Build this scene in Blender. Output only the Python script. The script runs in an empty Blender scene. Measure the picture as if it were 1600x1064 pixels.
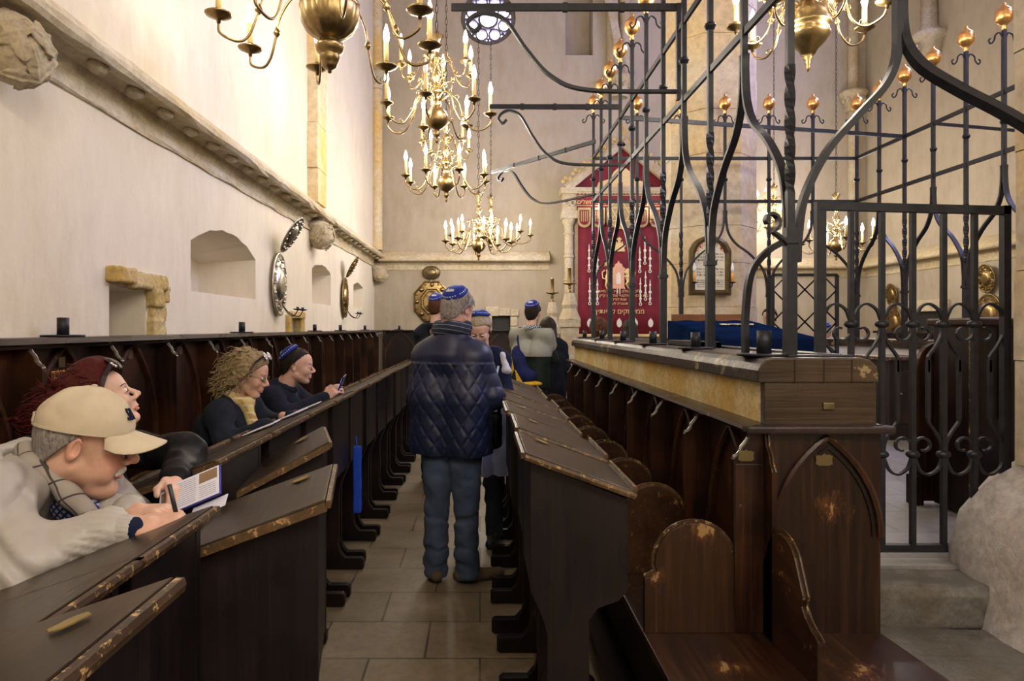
import bpy, bmesh, math, random
import numpy as np
from mathutils import Vector, Matrix, Euler
random.seed(7)
PI = math.pi
C = bpy.context.scene.collection
F, VX, VY, EYE = 1066.7, 750.0, 512.0, 1.55      # focal length in pixels, vanishing point, eye height

def at(px, py, D):
    return Vector(((px - VX) * D / F, D, EYE - (py - VY) * D / F))

# ------------------------------------------------------------------ node materials
MATS = {}
class NT:
    def __init__(s, name, rough=.6, metal=0.0, spec=.5):
        s.m = bpy.data.materials.new(name); s.m.use_nodes = True
        s.t = s.m.node_tree; s.b = s.t.nodes['Principled BSDF']
        s.b.inputs['Roughness'].default_value = rough
        s.b.inputs['Metallic'].default_value = metal
        s.b.inputs['Specular IOR Level'].default_value = spec
        s.co = None
        MATS[name] = s.m
    def n(s, typ, **kw):
        x = s.t.nodes.new(typ)
        for k, v in kw.items():
            if k in x.inputs: x.inputs[k].default_value = v
            else: setattr(x, k, v)
        return x
    def l(s, a, b): s.t.links.new(a, b)
    def coord(s, scale=(1, 1, 1), rot=(0, 0, 0)):
        if s.co is None: s.co = s.n('ShaderNodeTexCoord')
        mp = s.n('ShaderNodeMapping'); mp.inputs['Scale'].default_value = scale
        mp.inputs['Rotation'].default_value = rot
        s.l(s.co.outputs['Object'], mp.inputs['Vector']); return mp.outputs['Vector']
    def noise(s, scale=5, detail=6, rough=.6, vec=None, dist=0):
        x = s.n('ShaderNodeTexNoise'); x.inputs['Scale'].default_value = scale
        x.inputs['Detail'].default_value = detail; x.inputs['Roughness'].default_value = rough
        x.inputs['Distortion'].default_value = dist
        s.l(vec or s.coord(), x.inputs['Vector']); return x.outputs['Fac']
    def ramp(s, fac, stops):
        r = s.n('ShaderNodeValToRGB'); e = r.color_ramp.elements
        while len(e) < len(stops): e.new(.5)
        for i, (p, c) in enumerate(stops):
            e[i].position = p; e[i].color = (*c, 1) if len(c) == 3 else c
        s.l(fac, r.inputs['Fac']); return r.outputs['Color']
    def mix(s, fac, a, b, mode='MIX'):
        x = s.n('ShaderNodeMix', data_type='RGBA', blend_type=mode)
        for v, i in ((fac, 0), (a, 6), (b, 7)):
            if isinstance(v, (int, float)): x.inputs[i].default_value = v
            elif isinstance(v, tuple): x.inputs[i].default_value = (*v, 1)
            else: s.l(v, x.inputs[i])
        return x.outputs[2]
    def base(s, c):
        if isinstance(c, tuple): s.b.inputs['Base Color'].default_value = (*c, 1)
        else: s.l(c, s.b.inputs['Base Color'])
        return s
    def rough(s, fac, lo, hi):
        r = s.n('ShaderNodeMapRange'); r.inputs['To Min'].default_value = lo; r.inputs['To Max'].default_value = hi
        s.l(fac, r.inputs['Value']); s.l(r.outputs[0], s.b.inputs['Roughness']); return s
    def bump(s, fac, strength=.3, dist=.01):
        b = s.n('ShaderNodeBump'); b.inputs['Strength'].default_value = strength; b.inputs['Distance'].default_value = dist
        s.l(fac, b.inputs['Height']); s.l(b.outputs[0], s.b.inputs['Normal']); return s

def plain(name, col, rough=.6, metal=0.0, var=.12, sc=12, bump=0.0, spec=.5):
    t = NT(name, rough, metal, spec); f = t.noise(sc, 4)
    a = tuple(max(0, c * (1 - var)) for c in col); b = tuple(min(1, c * (1 + var)) for c in col)
    t.base(t.ramp(f, [(.3, a), (.7, b)]))
    if bump: t.bump(f, bump, .01)
    return t.m

def plaster(name, c1, c2, c3):
    t = NT(name, .9, 0, .2)
    f1 = t.noise(1.1, 5, .65); f2 = t.noise(7, 8, .7, t.coord((1, 1, .35))); f3 = t.noise(40, 3, .5)
    col = t.mix(t.ramp(f2, [(.35, (0, 0, 0)), (.75, (1, 1, 1))]), t.ramp(f1, [(.3, c1), (.62, c2)]), c3)
    t.base(col); t.bump(t.mix(.5, f2, f3), .25, .01); return t.m
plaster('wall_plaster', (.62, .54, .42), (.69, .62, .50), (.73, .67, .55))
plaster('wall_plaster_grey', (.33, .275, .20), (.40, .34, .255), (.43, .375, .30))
def stone(name, cols, sc=2.5, bump=.4, rough=.85):
    t = NT(name, rough, 0, .3)
    f1 = t.noise(sc, 7, .7); f2 = t.noise(sc * 6, 6, .7); f3 = t.noise(sc * .45, 3, .5)
    c = t.ramp(f1, [(.25, cols[0]), (.48, cols[1]), (.7, cols[2])])
    c = t.mix(t.ramp(f3, [(.45, (0, 0, 0)), (.62, (1, 1, 1))]), c, cols[3])
    c = t.mix(t.ramp(f2, [(.3, (.55, .55, .55)), (.6, (0, 0, 0))]), c, tuple(x * .55 for x in cols[0]))
    t.base(c); t.bump(t.mix(.5, f1, f2), bump, .02); return t.m
stone('pillar_stone', [(.50, .41, .30), (.62, .53, .40), (.70, .63, .52), (.66, .50, .27)], 2.2, .35)
stone('base_stone', [(.34, .31, .30), (.46, .43, .42), (.62, .59, .58), (.42, .36, .28)], 4, .7)
stone('yellow_stone', [(.36, .26, .10), (.56, .44, .20), (.66, .56, .34), (.50, .32, .08)], 6.5, .6)
stone('cornice_stone', [(.42, .35, .24), (.60, .52, .38), (.68, .61, .47), (.55, .45, .28)], 3, .5)
stone('carved_stone', [(.36, .30, .21), (.50, .43, .31), (.58, .51, .39), (.45, .36, .22)], 6, .5)
stone('shaft_stone', [(.58, .46, .27), (.66, .56, .38), (.72, .65, .50), (.70, .48, .18)], 2.0, .3)
stone('step_stone', [(.07, .065, .06), (.12, .11, .10), (.18, .165, .15), (.10, .085, .065)], 9, .5, .34)
def wood(name, dark, mid, light, rough=.38, wear=0.0, gold=(.42, .27, .09), axis='z', wsc=5, bscale=.25):
    t = NT(name, rough, 0, .28)
    sc = {'z': (30, 30, 1.2), 'y': (30, 1.2, 30), 'x': (1.2, 30, 30)}[axis]
    g = t.noise(1.6, 6, .6, t.coord(sc), .4); big = t.noise(2.2, 4, .6)
    c = t.ramp(g, [(.28, dark), (.55, mid), (.8, light)])
    c = t.mix(t.ramp(big, [(.45, (0, 0, 0)), (.72, (.55, .55, .55))]), c, tuple(x * 1.7 for x in light))
    if wear:
        w = t.noise(wsc, 10, .75, t.coord((1, 1, 1)))
        e = 1 - wear
        c = t.mix(t.ramp(w, [(e * .66, (0, 0, 0)), (e * .66 + .035, (1, 1, 1))]), c, gold)
    t.base(c); t.rough(big, rough - .08, rough + .15); t.bump(g, bscale, .004); return t.m
wood('stall_wood', (.004, .0022, .0020), (.009, .0045, .0036), (.022, .010, .006), .36, .0)
wood('stall_wood_worn', (.006, .0026, .0018), (.016, .0062, .0032), (.050, .018, .0065), .30, .03, (.16, .08, .03), wsc=7)
wood('seat_wood', (.012, .006, .004), (.028, .012, .0065), (.065, .030, .013), .30, .10, (.20, .11, .045), axis='y', wsc=24)
wood('lectern_wood', (.0028, .002, .003), (.006, .0038, .0042), (.018, .0095, .009), .40, 0)
wood('lectern_top', (.010, .006, .0035), (.020, .012, .006), (.042, .026, .012), .30, .03, (.15, .10, .04), axis='y', wsc=14)
wood('lectern_edge', (.014, .007, .0045), (.045, .024, .011), (.12, .070, .028), .36, .16, (.34, .21, .08), axis='y', wsc=38)
wood('moulding_wood', (.012, .005, .0035), (.030, .012, .006), (.065, .028, .011), .32, .05, (.20, .11, .04), wsc=22)
wood('rail_wood', (.012, .007, .007), (.020, .012, .011), (.040, .026, .020), .24, .02, axis='y')
wood('parapet_wood', (.010, .006, .004), (.026, .016, .009), (.06, .038, .018), .34, .10, (.27, .20, .10), axis='x', wsc=6, bscale=.8)
wood('brown_board', (.09, .035, .015), (.14, .055, .022), (.19, .08, .03), .4, 0, axis='x')
def worn_wood(name, dark, mid, light, spots, axis='z'):
    # varnished boards rubbed bare in a few places; spots = (centre, radius)
    t = NT(name, .3, 0, .35); sc = {'z': (30, 30, 1.2), 'y': (30, 1.2, 30), 'x': (1.2, 30, 30)}[axis]
    g = t.noise(1.6, 6, .6, t.coord(sc), .4); c = t.ramp(g, [(.28, dark), (.55, mid), (.8, light)])
    fine = t.noise(26, 10, .8, t.coord({'z': (1, 1, .45), 'y': (1, .6, 1), 'x': (.45, 1, 1)}[axis]))
    geo = t.n('ShaderNodeNewGeometry')
    for ctr, r in spots:
        d = t.n('ShaderNodeVectorMath', operation='DISTANCE'); t.l(geo.outputs['Position'], d.inputs[0]); d.inputs[1].default_value = ctr
        m1 = t.n('ShaderNodeMapRange'); t.l(d.outputs['Value'], m1.inputs['Value']); m1.inputs['From Max'].default_value = r; m1.inputs['To Min'].default_value = .20; m1.inputs['To Max'].default_value = -.12
        a = t.n('ShaderNodeMath', operation='ADD'); t.l(m1.outputs[0], a.inputs[0]); t.l(fine, a.inputs[1])
        c = t.mix(t.ramp(a.outputs[0], [(.56, (0, 0, 0)), (.66, (.7, .7, .7))]), c, (.10, .038, .011))
        c = t.mix(t.ramp(a.outputs[0], [(.69, (0, 0, 0)), (.70, (1, 1, 1))]), c, (.27, .16, .065))
    t.base(c); t.bump(g, .25, .004); return t.m
def metal(name, c1, c2, rough=.35, sc=20, bump=.05):
    t = NT(name, rough, 1.0, .5); f = t.noise(sc, 4)
    t.base(t.ramp(f, [(.3, c1), (.7, c2)])); t.bump(f, bump, .003); return t.m
metal('aged_brass', (.20, .135, .055), (.34, .245, .11), .34)
metal('bright_brass', (.55, .41, .18), (.72, .56, .27), .22)
metal('silver_plate', (.42, .39, .33), (.60, .57, .50), .3, 30, .3)
metal('gilt_copper', (.70, .36, .12), (.88, .52, .20), .32)
t = NT('wrought_iron', .44, .0, .30); f = t.noise(25, 5)
t.base(t.ramp(f, [(.3, (.007, .008, .011)), (.7, (.018, .019, .025))])); t.bump(f, .25, .004)
t = NT('bronze_frame', .3, .6, .5); t.base(t.ramp(t.noise(9), [(.3, (.10, .07, .03)), (.7, (.2, .15, .07))]))
plain('candle_wax', (.78, .58, .24), .5, 0, .08)
plain('silver_edge', (.55, .53, .50), .3, .8, .2, 30)  # pale colour for highlights painted on the stall fins
def emit(name, col, strength, base=(.9, .9, .9)):
    t = NT(name, .4); t.base(base); t.b.inputs['Emission Color'].default_value = (*col, 1)
    t.b.inputs['Emission Strength'].default_value = strength; return t.m
emit('bulb_glow', (1, .92, .78), 32)
plain('bulb_off', (.85, .85, .92), .12)
def pavers(name, c1, c2, c3, bw, rh, rough, mortar):
    t = NT(name, rough, 0, .4)
    br = t.n('ShaderNodeTexBrick'); t.l(t.coord((1, 1, 1)), br.inputs['Vector'])
    br.inputs['Scale'].default_value = 1; br.inputs['Brick Width'].default_value = bw; br.inputs['Row Height'].default_value = rh
    br.inputs['Mortar Size'].default_value = .006; br.inputs['Mortar Smooth'].default_value = .4; br.inputs['Bias'].default_value = 0
    br.inputs['Color1'].default_value = (*c1, 1); br.inputs['Color2'].default_value = (*c2, 1); br.inputs['Mortar'].default_value = (*mortar, 1)
    f = t.noise(3.5, 8, .7); f2 = t.noise(22, 6, .7)
    c = t.mix(t.ramp(f, [(.4, (0, 0, 0)), (.7, (.7, .7, .7))]), br.outputs['Color'], c3)
    c = t.mix(t.ramp(f2, [(.3, (.5, .5, .5)), (.55, (0, 0, 0))]), c, tuple(x * .5 for x in c1))
    t.base(c)
    inv = t.n('ShaderNodeMath', operation='SUBTRACT'); inv.inputs[0].default_value = 1; t.l(br.outputs['Fac'], inv.inputs[1])
    t.bump(t.mix(.35, inv.outputs[0], f), .5, .012); t.rough(f, rough - .12, rough + .15); return t.m
pavers('nave_paving', (.180, .135, .078), (.135, .104, .064), (.26, .205, .135), .52, .40, .42, (.022, .018, .014))
pavers('bimah_paving', (.20, .185, .18), (.17, .155, .15), (.27, .25, .245), .50, .36, .45, (.12, .11, .10))

# ------------------------------------------------------------------ mesh building
class MB:
    def __init__(s): s.v = []; s.f = []; s.sm = []
    def add(s, vs, fs, smooth=False):
        b = len(s.v); s.v += [tuple(x) for x in vs]
        s.f += [tuple(b + i for i in f) for f in fs]; s.sm += [smooth] * len(fs); return s
    def box(s, x0, y0, z0, x1, y1, z1):
        x0, x1 = sorted((x0, x1)); y0, y1 = sorted((y0, y1)); z0, z1 = sorted((z0, z1))
        vs = [(x, y, z) for z in (z0, z1) for y in (y0, y1) for x in (x0, x1)]
        return s.add(vs, [(0, 2, 3, 1), (4, 5, 7, 6), (0, 1, 5, 4), (2, 6, 7, 3), (0, 4, 6, 2), (1, 3, 7, 5)])
    def obox(s, c, d, M=None):
        M = M or Matrix.Identity(3); c = Vector(c)
        vs = [c + M @ Vector((sx * d[0] / 2, sy * d[1] / 2, sz * d[2] / 2)) for sz in (-1, 1) for sy in (-1, 1) for sx in (-1, 1)]
        return s.add(vs, [(0, 2, 3, 1), (4, 5, 7, 6), (0, 1, 5, 4), (2, 6, 7, 3), (0, 4, 6, 2), (1, 3, 7, 5)])
    def cbox(s, x0, y0, z0, x1, y1, z1, b=.004):      # chamfered box
        x0, x1 = sorted((x0, x1)); y0, y1 = sorted((y0, y1)); z0, z1 = sorted((z0, z1))
        bm = bmesh.new(); bmesh.ops.create_cube(bm, size=1)
        for v in bm.verts: v.co = Vector(((x0 + x1) / 2 + v.co.x * (x1 - x0), (y0 + y1) / 2 + v.co.y * (y1 - y0), (z0 + z1) / 2 + v.co.z * (z1 - z0)))
        bmesh.ops.bevel(bm, geom=bm.edges[:], offset=b, segments=2, affect='EDGES', profile=.6)
        s.bm(bm); return s
    def bm(s, bm, smooth=False):
        bm.verts.index_update(); s.add([v.co[:] for v in bm.verts], [[v.index for v in f.verts] for f in bm.faces], smooth); bm.free(); return s
    def sweep(s, pts, prof, closed_caps=True, smooth=False, up=None, scales=None, twist=None):
        """prof = list of (a,b) offsets in the (side, up) frame, swept along pts"""
        P = [Vector(p) for p in pts]; n = len(prof); rings = []
        u0 = Vector(up) if up is not None else None; prev = None
        for i, p in enumerate(P):
            t = (P[min(i + 1, len(P) - 1)] - P[max(i - 1, 0)]).normalized()
            if u0 is not None:
                side = t.cross(u0)
                if side.length < 1e-4: side = prev.copy() if prev is not None else t.orthogonal()
                side.normalize()
            else:
                if prev is None: side = t.orthogonal().normalized()
                else: side = (prev - t * prev.dot(t)).normalized()
            prev = side; w = side.cross(t).normalized()
            k = scales[i] if scales else 1
            a = twist[i] if twist else 0
            ca, sa = math.cos(a), math.sin(a)
            rings.append([p + side * (k * (x * ca - y * sa)) + w * (k * (x * sa + y * ca)) for x, y in prof])
        vs = [v for r in rings for v in r]; fs = []
        for i in range(len(P) - 1):
            for j in range(n):
                a = i * n + j; b = i * n + (j + 1) % n
                fs.append((a, b, b + n, a + n))
        if closed_caps:
            fs.append(tuple(range(n - 1, -1, -1))); fs.append(tuple((len(P) - 1) * n + j for j in range(n)))
        return s.add(vs, fs, smooth)
    def tube(s, pts, r, n=8, scales=None):
        return s.sweep(pts, [(r * math.cos(2 * PI * j / n), r * math.sin(2 * PI * j / n)) for j in range(n)], smooth=True, scales=scales)
    def bar(s, pts, w, h=None, up=(0, 0, 1), scales=None, twist=None):
        h = h or w
        return s.sweep(pts, [(-w / 2, -h / 2), (w / 2, -h / 2), (w / 2, h / 2), (-w / 2, h / 2)], up=up, scales=scales, twist=twist)
    def lathe(s, prof, o=(0, 0, 0), n=16, M=None, smooth=True, flute=None):
        o = Vector(o); vs = []; m = len(prof)
        for j in range(n):
            a = 2 * PI * j / n; k = 1 + (flute[1] * abs(math.cos(a * flute[0] / 2)) if flute else 0)
            for r, z in prof:
                v = Vector((r * k * math.cos(a), r * k * math.sin(a), z)); vs.append(o + (M @ v if M else v))
        fs = []
        for j in range(n):
            for i in range(m - 1):
                a = j * m + i; b = ((j + 1) % n) * m + i
                if prof[i][0] < 1e-6: fs.append((a, b + 1, a + 1))
                elif prof[i + 1][0] < 1e-6: fs.append((a, b, a + 1))
                else: fs.append((a, b, b + 1, a + 1))
        return s.add(vs, fs, smooth)
    def ball(s, c, r, n=10, M=None):
        r = r if isinstance(r, (tuple, list)) else (r, r, r)
        prof = [(math.sin(PI * i / n), -math.cos(PI * i / n)) for i in range(n + 1)]
        prof[0] = (0, -1); prof[-1] = (0, 1)
        S = Matrix.Diagonal(Vector(r)); MM = (M @ S) if M else S
        return s.lathe(prof, c, max(8, int(n * 1.5)), MM)
    def prism(s, poly, axis, a, b, smooth=False):
        """poly: 2-D points; axis x: (y,z); y: (x,z); z: (x,y)"""
        def mk(p, t): return {'x': (t, p[0], p[1]), 'y': (p[0], t, p[1]), 'z': (p[0], p[1], t)}[axis]
        n = len(poly); vs = [mk(p, a) for p in poly] + [mk(p, b) for p in poly]
        fs = [tuple(range(n)), tuple(range(2 * n - 1, n - 1, -1))] + [(i, n + i, n + (i + 1) % n, (i + 1) % n) for i in range(n)]
        return s.add(vs, fs, smooth)
    def xf(s, M):
        s.v = [tuple(M @ Vector(v)) for v in s.v]; return s
    def build(s, name, mat, parent=None, world=True, bevel=0, kind=None, label=None, sub=0, noshade=False):
        me = bpy.data.meshes.new(name); me.from_pydata(s.v, [], s.f)
        bm = bmesh.new(); bm.from_mesh(me); bmesh.ops.recalc_face_normals(bm, faces=bm.faces)
        if bevel:
            es = [e for e in bm.edges if len(e.link_faces) == 2 and e.calc_face_angle(0) > .6]
            bmesh.ops.bevel(bm, geom=es, offset=bevel, segments=2, affect='EDGES', profile=.6)
        bm.to_mesh(me); bm.free()
        if not bevel: me.polygons.foreach_set('use_smooth', s.sm)
        return link(name, me, mat, parent, world, kind, label)

def link(name, me, mat, parent=None, world=True, kind=None, label=None):
    o = bpy.data.objects.new(name, me); C.objects.link(o)
    for m in (mat if isinstance(mat, (list, tuple)) else [mat]):
        me.materials.append(MATS[m] if isinstance(m, str) else m)
    if parent is not None:
        o.parent = parent
        if world:
            r = parent
            while r.parent is not None: r = r.parent
            me.transform((Matrix.Translation(r.location) @ r.rotation_euler.to_matrix().to_4x4()).inverted())
    if kind: o['kind'] = kind
    if label: o['label'] = label
    return o

def thing(name, label, cat, loc=(0, 0, 0), rz=0, group=None):
    o = bpy.data.objects.new(name, None); C.objects.link(o); o.empty_display_size = .1
    o.location = loc; o.rotation_euler = (0, 0, rz)
    o['label'] = label; o['category'] = cat
    if group: o['group'] = group
    return o
def tag(o, label, cat, group=None):
    o['label'] = label; o['category'] = cat
    if group: o['group'] = group
    return o
def struct(name, mb, mat, **k): return mb.build(name, mat, kind='structure', **k)
def dup(src, loc, rz=None, label=None, group=None):
    def cp(o, par):
        c = o.copy(); C.objects.link(c); c.parent = par
        for ch in KIDS.get(o.name, [x for x in bpy.data.objects if x.parent == o]): cp(ch, c)
        return c
    def collect(o):
        KIDS[o.name] = [x for x in o.children]
        for x in o.children: collect(x)
    if src.name not in KIDS: collect(src)
    r = cp(src, None); r.location = loc
    if rz is not None: r.rotation_euler = (0, 0, rz)
    if label: r['label'] = label
    if group: r['group'] = group
    return r
KIDS = {}
def bez(p0, p1, p2, p3, n=10):
    p0, p1, p2, p3 = map(Vector, (p0, p1, p2, p3)); out = []
    for i in range(n + 1):
        t = i / n; u = 1 - t
        out.append(p0 * u**3 + p1 * 3 * u * u * t + p2 * 3 * u * t * t + p3 * t**3)
    return out
def crom(pts, n=8):
    P = [Vector(p) for p in pts]; P = [P[0] * 2 - P[1]] + P + [P[-1] * 2 - P[-2]]; out = []
    for i in range(1, len(P) - 2):
        for j in range(n):
            t = j / n; a, b, c, d = P[i - 1:i + 3]
            out.append(.5 * ((2 * b) + (c - a) * t + (2 * a - 5 * b + 4 * c - d) * t * t + (3 * b - a - 3 * c + d) * t**3))
    out.append(P[-2]); return out
def text_mb(body, size, font_scale=1, depth=.001, align='CENTER', line=1.0):
    """lettering as a mesh in the XY plane"""
    cu = bpy.data.curves.new('lettering', 'FONT'); cu.body = body; cu.size = size; cu.align_x = align; cu.align_y = 'CENTER'
    cu.extrude = depth; cu.resolution_u = 2; cu.space_line = line
    o = bpy.data.objects.new('lettering', cu); C.objects.link(o)
    dg = bpy.context.evaluated_depsgraph_get(); dg.update()
    me = bpy.data.meshes.new_from_object(o.evaluated_get(dg))
    m = MB(); m.add([v.co[:] for v in me.vertices], [tuple(p.vertices) for p in me.polygons])
    bpy.data.objects.remove(o); bpy.data.curves.remove(cu); bpy.data.meshes.remove(me)
    return m
def heb(s): return '\n'.join(l[::-1] for l in s.split('\n'))
FACE = Matrix(((1, 0, 0, 0), (0, 0, 1, 0), (0, 1, 0, 0), (0, 0, 0, 1)))   # XY lettering -> stands upright, read by someone looking along +y

# ------------------------------------------------------------------ soft shapes (distance fields -> surface)
def vfold(P, amp, sc, seed=0, st=(1, 1, 1)):
    rs = np.random.RandomState(seed); o = np.zeros(len(P)); Q = P * np.array(st)
    for k in range(7):
        d = rs.randn(3); d /= np.linalg.norm(d); w = sc * (1 + .5 * k)
        o += np.sin(Q @ d * w + rs.rand() * 6.28 + 1.3 * np.sin(Q @ np.roll(d, 1) * w * .6)) / (1 + .5 * k)
    return o * amp / 2.5
def crease(P, amp, sc, seed=0, st=(1, 1, 1), w=.22):
    n = vfold(P, 1.0, sc, seed, st); return amp * np.exp(-(n / w)**2) - amp * .5 * np.exp(-((n - .45) / .3)**2)
def cap(a, b, ra, rb=None):
    a = np.array(a, float); b = np.array(b, float); rb = ra if rb is None else rb
    def f(P):
        ab = b - a; t = np.clip((P - a) @ ab / max(ab @ ab, 1e-9), 0, 1)
        return np.linalg.norm(P - a - t[:, None] * ab, axis=1) - (ra + (rb - ra) * t)
    f.bb = (np.minimum(a - ra, b - rb), np.maximum(a + ra, b + rb)); return f
def ell(c, r, R=None):
    c = np.array(c, float); r = np.array(r, float); Rm = np.array(R) if R is not None else None
    def f(P):
        q = P - c
        if Rm is not None: q = q @ Rm
        k0 = np.linalg.norm(q / r, axis=1); k1 = np.linalg.norm(q / r**2, axis=1)
        return k0 * (k0 - 1) / np.maximum(k1, 1e-9)
    f.bb = (c - r.max(), c + r.max()); return f
def rbox(c, h, rr=.01, R=None):
    c = np.array(c, float); h = np.array(h, float); Rm = np.array(R) if R is not None else None
    def f(P):
        q = P - c
        if Rm is not None: q = q @ Rm
        q = np.abs(q) - (h - rr)
        return np.linalg.norm(np.maximum(q, 0), axis=1) + np.minimum(q.max(axis=1), 0) - rr
    m = np.linalg.norm(h); f.bb = (c - m, c + m); return f
def su(fs, k=.02):
    def f(P):
        d = fs[0](P)
        for g in fs[1:]:
            e = g(P); h = np.clip(.5 + .5 * (e - d) / k, 0, 1); d = e + (d - e) * h - k * h * (1 - h)
        return d
    f.bb = (np.min([g.bb[0] for g in fs], axis=0), np.max([g.bb[1] for g in fs], axis=0)); return f
def sub(a, b, k=.005):
    def f(P):
        d = a(P); e = -b(P); h = np.clip(.5 - .5 * (e - d) / k, 0, 1)
        return e + (d - e) * h + k * h * (1 - h)
    f.bb = a.bb; return f
def half(n, off):                 # half space  n.p < off is inside
    n = np.array(n, float); n /= np.linalg.norm(n)
    def f(P): return P @ n - off
    return f
def inter(a, b):
    def f(P): return np.maximum(a(P), b(P))
    f.bb = a.bb; return f
def disp(a, g, pad=.01):
    def f(P): return a(P) + g(P)
    f.bb = (a.bb[0] - pad, a.bb[1] + pad); return f
def xform(a, M):                  # M: Matrix 4x4 rigid (+uniform scale) placing field a
    Mi = np.array(M.inverted()); s = abs(M.to_scale()[0]); Mm = np.array(M)
    def f(P): return a(P @ Mi[:3, :3].T + Mi[:3, 3]) * s
    lo, hi = a.bb; cs = np.array([[(lo, hi)[i][0], (lo, hi)[j][1], (lo, hi)[k][2]] for i in (0, 1) for j in (0, 1) for k in (0, 1)])
    cs = cs @ Mm[:3, :3].T + Mm[:3, 3]; f.bb = (cs.min(0), cs.max(0)); return f
def surf(f, res, clip=None):
    lo = f.bb[0] - 2.5 * res; hi = f.bb[1] + 2.5 * res
    if clip is not None: lo = np.maximum(lo, clip[0]); hi = np.minimum(hi, clip[1])
    n = np.maximum(np.ceil((hi - lo) / res).astype(int) + 1, 4)
    ax = [lo[i] + np.arange(n[i]) * res for i in range(3)]
    G = np.stack(np.meshgrid(*ax, indexing='ij'), -1).reshape(-1, 3)
    # coarse pass keeps only the blocks near the surface
    V = np.empty(len(G))
    for i in range(0, len(G), 200000): V[i:i + 200000] = f(G[i:i + 200000])
    V = V.reshape(n); S = V < 0
    c = np.zeros(tuple(n - 1), int)
    for i in (0, 1):
        for j in (0, 1):
            for k in (0, 1): c += S[i:n[0] - 1 + i, j:n[1] - 1 + j, k:n[2] - 1 + k]
    act = (c > 0) & (c < 8); idx = -np.ones(act.shape, int); cells = np.argwhere(act); idx[act] = np.arange(len(cells))
    acc = np.zeros((len(cells), 3)); cnt = np.zeros(len(cells))
    corners = [(i, j, k) for i in (0, 1) for j in (0, 1) for k in (0, 1)]
    for a in corners:
        for d in range(3):
            if a[d]: continue
            b = list(a); b[d] = 1
            va = V[tuple((cells + a).T)]; vb = V[tuple((cells + b).T)]; m = (va < 0) != (vb < 0)
            t = np.where(m, va / np.where(m, va - vb, 1), 0)
            p = np.array(a, float) + np.zeros((len(cells), 3)); p[:, d] += t
            acc[m] += p[m]; cnt[m] += 1
    verts = lo + (cells + acc / np.maximum(cnt, 1)[:, None]) * res
    faces = []
    for d in range(3):
        e, g = [x for x in range(3) if x != d]
        sl0 = [slice(1, -1)] * 3; sl0[d] = slice(0, -1); sl1 = [slice(1, -1)] * 3; sl1[d] = slice(1, None)
        A = S[tuple(sl0)]; B = S[tuple(sl1)]; ch = np.argwhere(A != B)
        off = np.ones(3, int); off[d] = 0; ch = ch + off
        q = []
        for (x, y) in ((-1, -1), (0, -1), (0, 0), (-1, 0)):
            o = np.zeros(3, int); o[e] = x; o[g] = y; q.append(idx[tuple((ch + o).T)])
        q = np.stack(q, 1); flip = S[tuple(ch.T)]
        if d == 1: flip = ~flip
        q[~flip] = q[~flip][:, ::-1]; faces.append(q)
    return verts, np.concatenate(faces)
def soft(name, parts, mat, parent=None, colf=None, label=None, world=True):
    """parts: list of (field, resolution[, clip]) joined into one mesh; colf(P)->RGB per vertex"""
    Vs, Fs, b = [], [], 0
    for p in parts:
        v, f = surf(*p); Vs.append(v); Fs.append(f + b); b += len(v)
    V = np.concatenate(Vs); Fc = np.concatenate(Fs)
    me = bpy.data.meshes.new(name); me.from_pydata(V.tolist(), [], Fc.tolist())
    me.polygons.foreach_set('use_smooth', [True] * len(me.polygons))
    if colf is not None:
        at_ = me.color_attributes.new('tint', 'FLOAT_COLOR', 'POINT')
        cc = np.ones((len(V), 4)); cc[:, :3] = colf(V); at_.data.foreach_set('color', cc.ravel())
    me.update()
    return link(name, me, mat, parent, world, None, label)
# ================================================================== the room
XL, XR, DB, ZT = -1.92, 7.0, 12.4, 9.0
def wall_with_holes(name, box, cutters, mat):
    w = MB().box(*box).build(name, mat, kind='structure')
    cs = []
    for i, cm in enumerate(cutters):
        c = cm.build('cutter', mat); cs.append(c)
        md = w.modifiers.new('b', 'BOOLEAN'); md.operation = 'DIFFERENCE'; md.object = c; md.solver = 'EXACT'
    dg = bpy.context.evaluated_depsgraph_get(); dg.update()
    me = bpy.data.meshes.new_from_object(w.evaluated_get(dg)); w.modifiers.clear(); w.data = me
    for c in cs: bpy.data.objects.remove(c)
    return w
def niche(d0, d1, z0, z1, rise, depth=.45, splay=.1, wobble=.012):
    # arched recess going into the left wall, its inner end narrower than its mouth
    def prof(d0, d1, z0, z1, rise):
        p = [(d0, z0), (d1, z0)]
        for i in range(13):
            a = i / 12; p.append((d1 + (d0 - d1) * a, z1 + rise * math.sin(PI * a)**.8 + random.uniform(-wobble, wobble)))
        return p
    a = prof(d0, d1, z0, z1, rise); b = prof(d0 + splay, d1 - splay, z0 + .03, z1 - splay * .6, rise * .8)
    n = len(a); m = MB()
    m.add([(XL + .05, y, z) for y, z in a] + [(XL - depth, y, z) for y, z in b],
          [tuple(range(n)), tuple(range(2 * n - 1, n - 1, -1))] + [(i, n + i, n + (i + 1) % n, (i + 1) % n) for i in range(n)])
    return m
wall_with_holes('wall_left', (XL - .8, -3, -.2, XL, DB + .4, ZT),
    [niche(4.52, 5.85, 1.79, 2.14, .15), niche(7.79, 8.79, 1.83, 2.24, .08), niche(10.35, 11.2, 1.84, 2.20, .06),
     niche(3.53, 3.92, 1.40, 1.77, .02, .4, .03, .02), niche(6.83, 7.22, 1.40, 1.66, .02, .3, .03, .02)], 'wall_plaster')
bx = lambda *a: MB().box(*a)
circ = MB().prism([(.15 + .50 * math.cos(a * PI / 16), 7.18 + .50 * math.sin(a * PI / 16)) for a in range(32)], 'y', DB - .1, DB + .5)
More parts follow.
